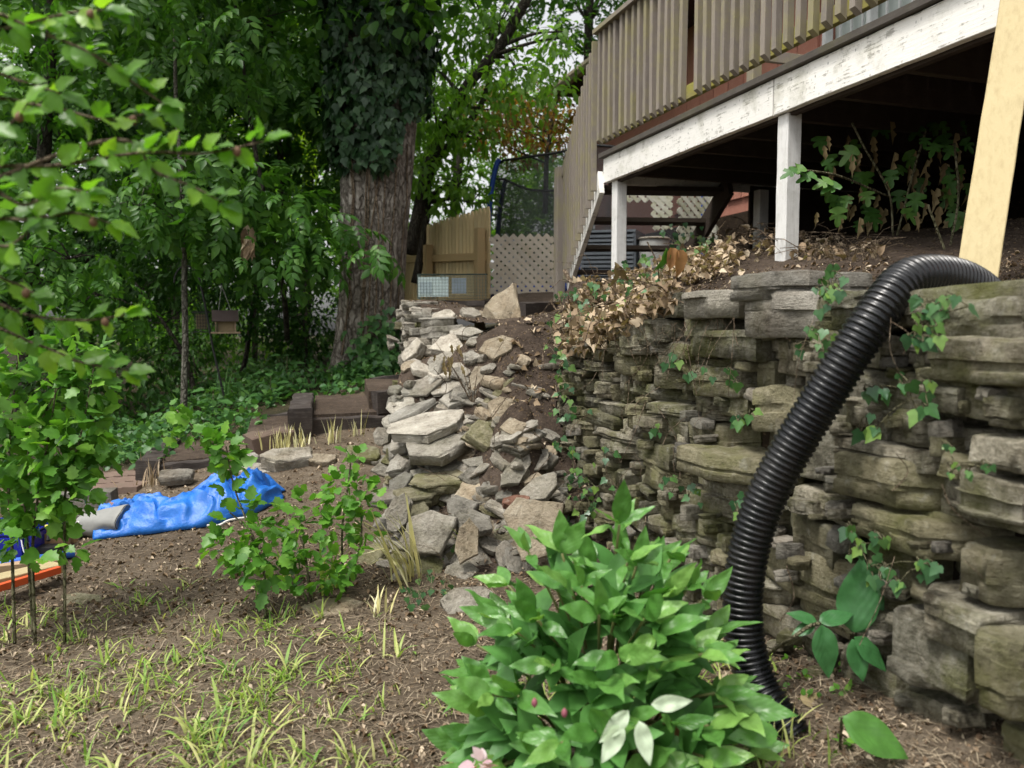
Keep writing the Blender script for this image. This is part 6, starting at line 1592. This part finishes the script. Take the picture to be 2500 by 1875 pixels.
for bi, bpts in enumerate(brs):
    path = spline([V(-1.08, 1.36, U(*bpts[0]).z - .15)] + [U(*p) for p in bpts], 9)
    MB().tube(path, list(np.linspace(.0042, .0014, len(path))), 5).build('branch', M['twig'], nb_, True)
    Lb = 0; last = 0
    for a, b in zip(path[9:], path[10:]):
        Lb += (b - a).length
        while Lb - last > .019:
            last += .019 * rs.uniform(.7, 1.3); t = (b - a).normalized(); sd_ = Vector((rs.uniform(-.4, .6), rs.uniform(-.9, .3), rs.choice((-1, 1)) * rs.uniform(.3, 1)))
            leaf_obj(nb_, rs.choice(HL), b + sd_ * .006, t * .55 + sd_ * .75, Vector((rs.gauss(0, .5), -.55 + rs.gauss(0, .4), .75 + rs.gauss(0, .3))), rs.uniform(.03, .047))
    for k in range(2): leaf_obj(nb_, rs.choice(HL), path[-1], (path[-1] - path[-3]).normalized() + Vector((0, rs.uniform(-.3, .3), rs.uniform(-.4, .4))), (0, -.6, .8), rs.uniform(.035, .05))
    if bi % 2 == 0:
        c = path[-5] + Vector((0, -.004, -.008)); m = MB(); m.tube([c + Vector((0, 0, z)) for z in (-.008, -.005, 0, .005, .009)], [.001, .0055, .007, .0055, .001], 9); m.build('seed_bud', simple_mat('bud_brown', (.16, .09, .05), .7) if 'bud_brown' not in bpy.data.materials else bpy.data.materials['bud_brown'], nb_, True)

def shrub(name, label, stems, blobs, size, mat='hib', bark='greentwig', rad=.0062, leaf=L_LOBE, cat='shrub', **kw):
    t = thing(name, label, cat, tuple(U(*stems[0][0])))
    for st in stems:
        path = spline([U(*p) for p in st], 6); MB().tube(path, list(np.linspace(rad, rad * .45, len(path))), 6).build('stem', M[bark], t, True)
    crown_obj('foliage', [(U(px, py, d), (r, r, r * 1.05), n) for px, py, d, r, n in blobs], leaf, size, M[mat], t, up=.8, droop=.15, **kw)
    return t
def gy(px, d):  # picture row of the ground at a column and depth
    x = (px - 1250) / FPX * d; z = G(x, d); return 937.5 - FPX * ((z - CZ) / d + ST) / CT
g3 = lambda px, d=2.95: (px, gy(px, d) + 6, d)
shrub('hibiscus_shrub', 'upright leafy shrub with bare pale stems at the left edge', [[g3(36), (28, 1300, 2.95), (20, 1150, 2.97), (35, 950, 3.0), (50, 830, 3.0)], [g3(86), (80, 1330, 2.95), (95, 1200, 2.97), (130, 1000, 3.0), (140, 880, 3.0)], [g3(82, 3.0), (68, 1340, 3.0), (60, 1250, 3.0), (70, 1100, 3.02), (150, 930, 3.0)], [g3(158), (158, 1330, 2.97), (160, 1200, 3.0), (200, 1050, 3.0), (235, 860, 3.0)]],
      [(20, 1200, 3.0, .12, 70), (60, 1080, 3.0, .14, 90), (140, 1110, 3.0, .14, 95), (200, 1060, 3.0, .11, 70), (130, 950, 3.05, .13, 80), (220, 935, 3.05, .09, 50), (165, 870, 3.05, .08, 36), (245, 870, 3.05, .05, 18), (100, 1220, 3.0, .13, 70), (180, 1200, 2.95, .09, 44), (15, 1000, 3.05, .12, 60), (30, 880, 3.05, .09, 36), (-30, 1100, 3.0, .15, 60), (240, 1120, 3.05, .07, 24), (100, 1310, 2.9, .1, 18), (165, 1340, 2.9, .05, 8), (30, 1290, 2.95, .09, 20)], .062)
shrub('hibiscus_sapling', 'leafy sapling rising in front of the blue tarp', [[g3(650, 3.1), (640, 1375, 3.12), (575, 1200, 3.2), (552, 1090, 3.25)], [(640, 1375, 3.12), (600, 1290, 3.15), (560, 1250, 3.2)], [(556, 1110, 3.24), (490, 1060, 3.3), (430, 1000, 3.3)]],
      [(548, 1085, 3.25, .075, 34), (515, 1060, 3.25, .05, 16), (560, 1130, 3.22, .06, 20), (430, 995, 3.3, .035, 10), (470, 1045, 3.3, .045, 12), (590, 1285, 3.12, .11, 44), (540, 1340, 3.1, .07, 18), (640, 1330, 3.08, .1, 22), (560, 1195, 3.2, .04, 8), (445, 1075, 3.3, .035, 8), (640, 1395, 3.08, .09, 30), (590, 1365, 3.1, .07, 16)], .055)
shrub('hibiscus_sapling', 'low leafy sapling between the tarp and the tumbled stones', [[g3(840, 3.3), (835, 1300, 3.3), (850, 1180, 3.35), (860, 1100, 3.4)], [g3(760, 3.2), (740, 1330, 3.2), (700, 1260, 3.25)], [g3(840, 3.3), (880, 1330, 3.3), (880, 1230, 3.35)]],
      [(700, 1265, 3.3, .09, 34), (760, 1230, 3.3, .08, 26), (830, 1200, 3.35, .08, 26), (862, 1120, 3.4, .05, 14), (880, 1200, 3.35, .06, 18), (820, 1290, 3.3, .1, 28), (880, 1280, 3.3, .07, 22), (760, 1320, 3.2, .1, 22), (700, 1350, 3.15, .07, 18), (840, 1360, 3.2, .08, 24), (740, 1390, 3.12, .09, 32), (820, 1400, 3.2, .08, 28), (900, 1230, 3.3, .06, 18)], .05)

# ------------------------------------------------------------------ strap leaves, stalks and grass
def blades(P, az, Ln, lean, bend, w, twist=0.0):
    n = len(P); K = 6; t = np.linspace(0, 1, K); d = np.stack([np.cos(az), np.sin(az), 0 * az], -1); s = np.stack([-np.sin(az), np.cos(az), 0 * az], -1)
    th = lean[:, None] + bend[:, None] * t[None]      # angle from vertical along the blade
    dx = np.sin(th) / (K - 1); dz = np.cos(th) / (K - 1)
    X = np.concatenate([np.zeros((n, 1)), np.cumsum(dx[:, :-1], 1)], 1) * Ln[:, None]; Z = np.concatenate([np.zeros((n, 1)), np.cumsum(dz[:, :-1], 1)], 1) * Ln[:, None]
    c = P[:, None] + d[:, None] * X[..., None] + np.array([0, 0, 1]) * Z[..., None]
    wt_ = w[:, None] * np.array([.7, 1, 1, .85, .55, .08])[None]
    a = c - s[:, None] * wt_[..., None] / 2; b = c + s[:, None] * wt_[..., None] / 2; m_ = c - np.array([0, 0, 1]) * 0
    co = np.stack([a, b], 2).reshape(n, K * 2, 3)
    q = np.array([(2 * i, 2 * i + 1, 2 * i + 3, 2 * i + 2) for i in range(K - 1)])
    return co.reshape(-1, 3), (q[None] + (np.arange(n) * K * 2)[:, None, None]).reshape(-1, 4)
def blade_clump(name, label, c, n, L0, L1, w, mat, lean=.3, bend=1.2, r=.04, cat='plant', dirx=None):
    P = np.array([tuple(c)] * n) + np.stack([NR.normal(size=n) * r, NR.normal(size=n) * r, np.zeros(n)], -1)
    az = NR.rand(n) * 6.28 if dirx is None else NR.normal(dirx, .5, n)
    co, f = blades(P, az, NR.uniform(L0, L1, n), NR.rand(n) * lean, NR.rand(n) * bend, np.full(n, w) * (.7 + .6 * NR.rand(n)))
    t = thing(name, label, cat, tuple(c)); meta(obj('blades', fastmesh('blades', co, f, M[mat], True), t), kind='stuff'); return t
blade_clump('strap_leaf_plant', 'bleached yellow strap leaves flopping over the buried slabs', hit(1000, 1430, 2, 5) + Vector((0, 0, .02)), 30, .2, .42, .016, 'stalk', .5, 1.9, .04, dirx=3.7)
blade_clump('strap_leaf_plant', 'small bleached tuft of strap leaves by the grey pebble', hit(930, 1500, 2, 5), 10, .06, .14, .008, 'stalk', .8, 1.2, .02)
blade_clump('strap_leaf_plant', 'yellow strap leaves hanging in front of the ochre slab', hit(1130, 1340, 2, 5), 12, .1, .2, .009, 'strap', .6, 1.4, .03)
blade_clump('strap_leaf_plant', 'green strap leaves under the low leafy sapling', hit(810, 1440, 2, 5), 14, .14, .28, .012, 'grass', .3, 1.3, .03)
blade_clump('strap_leaf_plant', 'green strap leaf clump below the leafy sapling stem', hit(700, 1420, 2, 5), 8, .1, .22, .01, 'grass', .3, 1.3, .02)
blade_clump('cut_stalk_clump', 'row of cut pale yellow stalks in front of the reddish timber', hit(705, 1092, 4, 7), 70, .06, .16, .011, 'stalk', .35, .4, .09)
blade_clump('cut_stalk_clump', 'single tuft of cut stalks at the left of the bed', hit(640, 1105, 4, 7), 14, .09, .15, .011, 'stalk', .3, .3, .02)
blade_clump('cut_stalk_clump', 'tall dry stalk tuft before the long charred timber', hit(812, 1085, 4, 7), 16, .1, .22, .009, 'stalk', .3, .5, .03)
blade_clump('cut_stalk_clump', 'thin dry stalk tuft near the dark block', hit(872, 1065, 4, 7), 9, .08, .2, .008, 'stalk', .3, .5, .025)
blade_clump('dried_weed', 'dried brown weed in front of the low dark timber', hit(380, 1185, 4, 7), 40, .05, .2, .008, 'dead', .5, .8, .06)
blade_clump('dry_stems', 'tuft of yellow stems by the hose end at the bottom', hit(1940, 1835, 1.4, 3), 24, .05, .14, .006, 'strap', .5, 1.2, .05)
blade_clump('woodland_grass', 'tall thin grass at the foot of the feeder pole', hit(545, 985, 5, 12), 22, .25, .5, .01, 'cover', .3, .9, .06)
def ground_xy(n, px0, px1, d0, d1, pw=1.0):
    d = d0 * (d1 / d0) ** (NR.rand(n) ** pw); px = NR.uniform(px0, px1, n); x = (px - 1250) / FPX * d
    return x, d
# grass tufts over the yard
x, y = ground_xy(5200, -1100, 1900, 1.85, 3.9)
px_ = x / y * FPX + 1250
mask = fuzz(x, y, 2.6, 7) + .35 * fuzz(x, y, 7, 8) - .55 * (px_ > 950) - .4 * (y > 3.2) - 1.2 * ((x - .235) ** 2 + (y - 1.93) ** 2 < .09) - 2 * (x > wallx(y) - .12) + .35 * (y < 2.6)
k = mask > .6 - 1.0 * NR.rand(len(x)) ** 2.2; x, y = x[k], y[k]; 
print('tufts', len(x))
nb2 = 5; X = np.repeat(x, nb2) + NR.normal(size=len(x) * nb2) * .014; Y = np.repeat(y, nb2) + NR.normal(size=len(x) * nb2) * .014; n = len(X)
big = np.repeat(NR.rand(len(x)) ** 3, nb2)
co, f = blades(np.stack([X, Y, GV(X, Y) - .004], -1), NR.rand(n) * 6.28, (.018 + .032 * NR.rand(n) + .07 * big), .15 + NR.rand(n) * 1.2, NR.rand(n) * 1.6, .0018 + .0026 * NR.rand(n) + .005 * big)
meta(obj('grass', fastmesh('grass', co, f, M['grass'], True)), kind='stuff', label='sparse yellow green grass tufts on the bare yard')
bx, by = ground_xy(46, -30, 1000, 1.8, 2.7); bx, by = bx[:9], by[:9]; b2 = ground_xy(13, 380, 920, 1.75, 2.3); bx, by = np.concatenate([bx, b2[0]]), np.concatenate([by, b2[1]]); nb3 = 10; X = np.repeat(bx, nb3) + NR.normal(size=22 * nb3) * .02; Y = np.repeat(by, nb3) + NR.normal(size=22 * nb3) * .02; n = len(X)
co, f = blades(np.stack([X, Y, GV(X, Y) - .004], -1), NR.rand(n) * 6.28, .05 + .11 * NR.rand(n), .2 + NR.rand(n) * .9, NR.rand(n) * 1.9, .005 + .006 * NR.rand(n))
meta(obj('strap_grass', fastmesh('strap_grass', co, f, M['strap'], True)), kind='stuff', label='broad bladed grass clumps at the front of the yard')
OCT = (np.array([(1, 0, 0), (-1, .2, 0), (0, 1, .1), (0.1, -1, 0), (0, 0, .7), (0, 0, -.6)], float), np.array([(0, 2, 4), (2, 1, 4), (1, 3, 4), (3, 0, 4), (2, 0, 5), (1, 2, 5), (3, 1, 5), (0, 3, 5)]))
x, y = ground_xy(15000, -1500, 2900, 1.5, 6.0); n = len(x)
co, f = scatter(OCT, np.stack([x, y, GV(x, y) + .002], -1), NR.normal(size=(n, 3)), NR.normal(size=(n, 3)), .003 + .009 * NR.rand(n) ** 3)
meta(obj('soil_clods', fastmesh('soil_clods', co, f, M['soil'])), kind='stuff', label='small clods of soil over the yard')
# litter: chips and straw
x, y = ground_xy(34000, -1500, 2900, 1.5, 6.5); k = GV(x, y) < CZ + .3; x, y = x[k], y[k]; n = len(x)
co, f = scatter(L_CURL, np.stack([x, y, GV(x, y) + .004], -1), NR.normal(size=(n, 3)) * [1, 1, .15], np.array([0, 0, 1.]) + NR.normal(size=(n, 3)) * .4, .006 + .02 * NR.rand(n) ** 3 + .004 * (y > 3))
meta(obj('leaf_litter', fastmesh('leaf_litter', co, f, M['litter'])), kind='stuff', label='dry leaf chips strewn over the soil')
x, y = ground_xy(62000, -1500, 2900, 1.5, 6.5); n = len(x); z = GV(x, y)
co, f = blades(np.stack([x, y, z + .004], -1), NR.rand(n) * 6.28, .02 + .07 * NR.rand(n) ** 2, 1.42 + .2 * NR.rand(n), NR.normal(size=n) * .25, .0012 + .0022 * NR.rand(n))
meta(obj('straw_litter', fastmesh('straw_litter', co, f, M['straw'])), kind='stuff', label='dry straw and rootlets matted on the soil')

# ------------------------------------------------------------------ dead ivy heap, brush and ivy
def wall_depth(px, out=.06): return 1.675 / ((px - 1250) / FPX + .333) - out
heap = []
for _ in range(1000):
    px = NR.uniform(1375, 1790); lo = np.interp(px, [1375, 1450, 1560, 1650, 1790], [800, 700, 650, 610, 600]); hi = np.interp(px, [1375, 1420, 1560, 1650, 1790], [850, 840, 770, 715, 680])
    py = NR.uniform(lo, hi); q = hit(px, py, 2.2, 7)
    if (q.y > 5.6): continue
    heap.append((q.x, q.y, q.z + .02 + .1 * NR.rand()))
for _ in range(230):
    px = NR.uniform(1375, 1640); py = NR.uniform(np.interp(px, [1375, 1640], [790, 690]), np.interp(px, [1375, 1500, 1640], [880, 830, 740])); q = U(px, py, wall_depth(px, NR.uniform(.03, .1))); heap.append(tuple(q))
for _ in range(70):
    q = hit(NR.uniform(1230, 1400), NR.uniform(790, 1000), 3, 7); heap.append((q.x, q.y, q.z + .01))
heap = np.array(heap); n = len(heap)
co, f = scatter(L_CURL, heap, NR.normal(size=(n, 3)), np.array([0, -.4, .8]) + NR.normal(size=(n, 3)) * .6, .022 + .03 * NR.rand(n))
ca2, fa2 = scatter(L_IVY, heap + NR.normal(size=(n, 3)) * [.04, .04, .012], NR.normal(size=(n, 3)), np.array([0, -.4, .8]) + NR.normal(size=(n, 3)) * .7, .02 + .032 * NR.rand(n)); fa2 = fa2 + len(co); co = np.concatenate([co, ca2]); f = np.concatenate([f, fa2])
meta(obj('dead_leaf_litter', fastmesh('dead_leaf_litter', co, f, M['dead'])), kind='stuff', label='heap of dried tan ivy leaves on the wall corner')
tw_ = MB()
for _ in range(150):
    a = Vector(heap[NR.randint(n)]); b = a + Vector((rr(-.25, .15), rr(-.25, .15), rr(-.16, .14))); tw_.tube(spline([a, a.lerp(b, .5) + Vector((rr(-.05, .05), rr(-.05, .05), rr(0, .08))), b], 3), rr(.0012, .003), 4, False)
meta(tw_.build('dry_vine_stems', M['twig'], None), kind='stuff', label='tangle of dry vine stems on the wall corner')
hm_ = MB()
for _ in range(80):
    px = NR.uniform(1390, 2450) if NR.rand() < .4 else NR.uniform(1390, 1800); y0 = np.interp(px, [1390, 1700, 2000, 2450], [830, 780, 760, 800]) if NR.rand() < .6 else NR.uniform(850, 1400)
    d = wall_depth(px, .1); a = U(px, y0, d); ln = NR.uniform(.06, .28); b = a + Vector((rr(-.12, .12), rr(-.06, .02), -ln))
    hm_.tube(spline([a, a.lerp(b, .5) + Vector((rr(-.05, .05), rr(-.04, .02), 0)), b], 4), rr(.0006, .0017), 4, False)
for _ in range(45):
    px, py = NR.uniform(960, 1380), NR.uniform(800, 1400); a = hit(px, py, 3, 7); b = a + Vector((rr(-.2, .2), rr(-.2, .05), rr(.02, .22))); hm_.tube(spline([a, a.lerp(b, .5) + Vector((rr(-.05, .05), 0, rr(0, .05))), b], 4), rr(.001, .0026), 4, False)
meta(hm_.build('hanging_rootlets', M['twig'], None), kind='stuff', label='thin dry stems and rootlets hanging over the stones')
IV = leaf_meshes(L_IVY, M['ivy'], 5, .06)
def ivy(label, pts, spread, sizes, surf, name='ivy_vine', per=1):
    t = None; st = []
    for px, py, n_ in pts:
        base = surf(px, py)
        if t is None: t = thing(name, label, 'ivy', tuple(base))
        for _ in range(n_):
            q = surf(px + rs.gauss(0, spread), py + rs.gauss(0, spread)); q = q + Vector((rs.gauss(0, .004), -rs.uniform(.0, .035), 0))
            leaf_obj(t, rs.choice(IV), q, (rs.gauss(0, .5), rs.gauss(-.1, .25), -1 + rs.gauss(0, .4)), (-.35 + rs.gauss(0, .35), -1 + rs.gauss(0, .25), .45 + rs.gauss(0, .3)), rs.uniform(*sizes)); st.append(q)
    m = MB()
    for a, b in zip(st, st[1:]):
        if (a - b).length < .25: m.tube(spline([a, a.lerp(b, .5) + Vector((0, .02, .01)), b], 3), .0016, 4, False)
    meta(m.build('stems', M['greentwig'], t), kind='stuff'); return t
ws = lambda o: (lambda px, py: U(px, py, wall_depth(px, o)))
ivy('ivy sprig growing from the wall top left of the hose', [(2010, 715, 12), (2035, 700, 6)], 18, (.022, .042), ws(.1))
ivy('ivy sprig hanging from a wall joint just left of the hose', [(2000, 825, 7), (1985, 845, 4)], 18, (.022, .042), ws(.1))
ivy('ivy spray spilling over the wall top behind the hose bend', [(2255, 740, 10), (2250, 800, 9), (2310, 700, 3), (2225, 830, 4)], 20, (.025, .045), ws(.13))
ivy('ivy runner crossing the dark wall stones right of the hose', [(2130, 945, 5), (2200, 945, 4), (2245, 995, 3), (2270, 940, 3), (2110, 1035, 6)], 14, (.026, .048), ws(.08))
ivy('pair of ivy leaves on a mossy stone left of the hose', [(1795, 1020, 4), (1825, 1005, 2)], 10, (.028, .045), ws(.16))
ivy('ivy leaves under the jutting grey wall stone', [(1710, 920, 4), (1772, 920, 4), (1640, 870, 4)], 14, (.028, .045), ws(.1))
ivy('small ivy leaves low on the shaded wall left of the hose', [(1640, 1180, 5), (1695, 1200, 5), (1790, 1225, 4), (1600, 1050, 4)], 14, (.022, .04), ws(.08))
ivy('bluish ivy patch low on the wall right of the hose', [(2068, 1280, 4), (2140, 1310, 5), (2075, 1340, 5), (2120, 1375, 5), (2165, 1395, 6), (2245, 1385, 6), (2180, 1420, 4)], 12, (.022, .042), ws(.1))
ivy('tiny creeper leaves along the long wall course', [(2305, 1090, 3), (2310, 1140, 4), (2400, 1135, 3), (2345, 1150, 2)], 10, (.012, .02), ws(.12))
def cor(px, py):
    q = hit(px, py, 3, 5.5); w = U(px, py, wall_depth(px, .09))
    return q if q.y < w.y else w
ivy('ivy cascading down the broken end of the retaining wall', [(1370, 830, 8), (1385, 900, 9), (1370, 960, 8), (1395, 1020, 8), (1380, 1090, 8), (1400, 1150, 9), (1385, 1220, 8), (1430, 1230, 9), (1450, 1180, 6), (1410, 1290, 7), (1350, 880, 4), (1480, 1100, 5)], 20, (.024, .045), cor)
ivy('green ivy mixed into the dead leaf heap', [(1480, 750, 14), (1440, 790, 12), (1410, 820, 10), (1560, 700, 10), (1520, 740, 8), (1640, 610, 10), (1690, 610, 14), (1730, 640, 8), (1370, 790, 8), (1600, 690, 6)], 24, (.028, .055), lambda px, py: hit(px, py, 2.2, 6) + Vector((0, -.03, .12)))
ivy('ivy rooted among the buried slabs beside the peony', [(1040, 1440, 9), (1090, 1450, 7), (1010, 1460, 6), (1110, 1360, 3)], 16, (.022, .04), lambda px, py: hit(px, py, 2, 5) + Vector((0, 0, .03)))
# withered upright sapling over the heap
ws_ = thing('withered_sapling', 'withered sapling with curled orange and green leaves above the dead heap', 'sapling', tuple(hit(1620, 690, 2.5, 6)))
MB().tube([hit(1610, 700, 2.5, 6), U(1605, 640, 3.4), U(1580, 590, 3.4)], .003, 5).build('stem', M['twig'], ws_)
wmat = leaf_mat('orange_leaf', (.25, .12, .05), (.33, .17, .07), None, .6, .3, objrand=True, tint=.7)
WO = leaf_meshes(outline_leaf(sym([(0, 0), (.14, .05), (.27, .25), (.3, .45), (.22, .6), (.2, .75), (.08, .9), (0, 1)]), (0, .42), .8, .45), M['fig'], 3, .2)
for k_, (px, py, t, s, mt) in enumerate(((1625, 605, (-.2, -.1, -1), .1, M['fig']), (1655, 610, (.15, -.1, -1), .11, wmat), (1640, 605, (.0, -.2, -1), .09, wmat), (1500, 640, (.1, -.1, -1), .1, M['dead_obj']), (1515, 650, (.3, 0, -1), .07, M['dead_obj']))):
    leaf_obj(ws_, WO[k_ % 3], U(px, py, 3.35), t, (rr(-.9, .9), -.8, .2), s, mt)
# brush pile under the deck
br_ = MB(); bpts_ = []
for _ in range(230):
    px = rr(1740, 2160); py = rr(590, 640); a = hit(px, py, 2.5, 6.5); a.z += max(0, .16 * (1 - abs(px - 1830) / 180)) * rr(0, 1); bpts_.append(a); b = a + Vector((rr(-.2, .2), rr(-.15, .15), rr(-.04, .1))); br_.tube([a, a.lerp(b, .5) + Vector((0, 0, .03)), b], rr(.001, .003), 4, False)
meta(br_.build('brush_litter', M['twig']), kind='stuff', label='heap of twigs around the white deck post')
hb_ = np.array([tuple(q) for q in bpts_]); n = len(hb_)
co, f = scatter(L_CURL, hb_, NR.normal(size=(n, 3)), NR.normal(size=(n, 3)) + [0, -.3, .8], .03 + .03 * NR.rand(n)); meta(obj('dry_leaves', fastmesh('dry_leaves', co, f, M['dead'])), kind='stuff', label='dry leaves caught in the twig heap under the deck')
# fig-like shrub under the deck
fg = thing('lobed_shrub', 'half withered shrub with lobed leaves in the dark under the deck', 'shrub', tuple(hit(2200, 560, 3.2, 6)))
FL = leaf_meshes(L_FIG, M['fig'], 4, .1); WLf = leaf_meshes(outline_leaf(sym([(0, 0), (.08, .1), (.16, .3), (.08, .36), (.14, .6), (.05, .7), (0, 1)]), (0, .4), .9, .2), M['dead_obj'], 3, .15)
for st in ([(2180, 575, 4.2), (2170, 470, 4.2), (2110, 360, 4.1), (2080, 300, 4.1)], [(2190, 575, 4.2), (2230, 420, 4.2), (2260, 320, 4.2)], [(2320, 600, 3.8), (2340, 480, 3.9), (2330, 350, 4.0)], [(2170, 480, 4.2), (2050, 430, 4.0), (1960, 415, 3.9)], [(2310, 620, 3.7), (2280, 540, 3.7), (2265, 500, 3.7)]):
    MB().tube(spline([U(*p) for p in st], 5), .006, 5).build('stem', M['greentwig'], fg, True)
for k in range(125):
    px, py = rr(1990, 2370), rr(290, 545)
    if px < 2060 and py < 330: continue
    px += (py < 380) * 0; wil = rs.random() < np.interp(py, [280, 400, 540], [.05, .55, .7]); q = U(px, py, rr(4.1, 4.8))
    if wil: leaf_obj(fg, rs.choice(WLf), q, (rr(-.3, .3), rr(-.2, .2), -1), (rr(-.6, .6), -1, .1), rr(.08, .15))
    else: leaf_obj(fg, rs.choice(FL), q, (rr(-.7, .7), rr(-.5, .1), -.6), (rr(-.5, .3), -.8, .6), rr(.07, .125))
for px, py in ((1950, 415), (1965, 408), (1990, 425), (2030, 440), (2050, 450)): leaf_obj(fg, rs.choice(FL), U(px, py, 3.9), (-.8, -.2, -.2), (-.2, -.7, .7), .1)
# dead plant standing in the rubble, sticks by the newel
dp = thing('dead_plant', 'dry dead plant with bare stems rooted in the rubble', 'plant', tuple(hit(1150, 1000, 3, 6)))
b0 = hit(1155, 990, 3, 6)
for px, py in ((1080, 860), (1060, 830), (1110, 850), (1135, 870), (1190, 900), (1170, 880), (1095, 900)): MB().tube(spline([b0, b0.lerp(U(px, py, b0.y - .05), .5) + Vector((0, 0, .02)), U(px, py, b0.y - .05)], 4), [.003] * 5 + [.0015] * 4, 5).build('stem', M['twig'], dp)
for k in range(14): leaf_obj(dp, WLf[k % 3], U(rr(1060, 1130), rr(840, 900), b0.y - .06), (rr(-.3, .3), 0, -1), (rr(-.6, .6), -1, .1), rr(.04, .08))
sk = thing('cut_sticks', 'cut pale sticks standing in the soil before the brown newel post', 'sticks', tuple(hit(1400, 780, 4, 8)))
for px, py, px2, py2 in ((1370, 780, 1345, 735), (1385, 790, 1362, 715), (1395, 775, 1385, 720), (1410, 785, 1405, 735), (1420, 770, 1418, 730), (1398, 790, 1370, 750)):
    a = hit(px, py, 4, 8); MB().tube([a, U(px2, py2, a.y)], .006, 5).build('stick', M['twig'], sk)
MB().tube([U(1378, 660, 6.6), U(1418, 735, 6.4)], .018, 7).build('stick', M['twig'], sk)
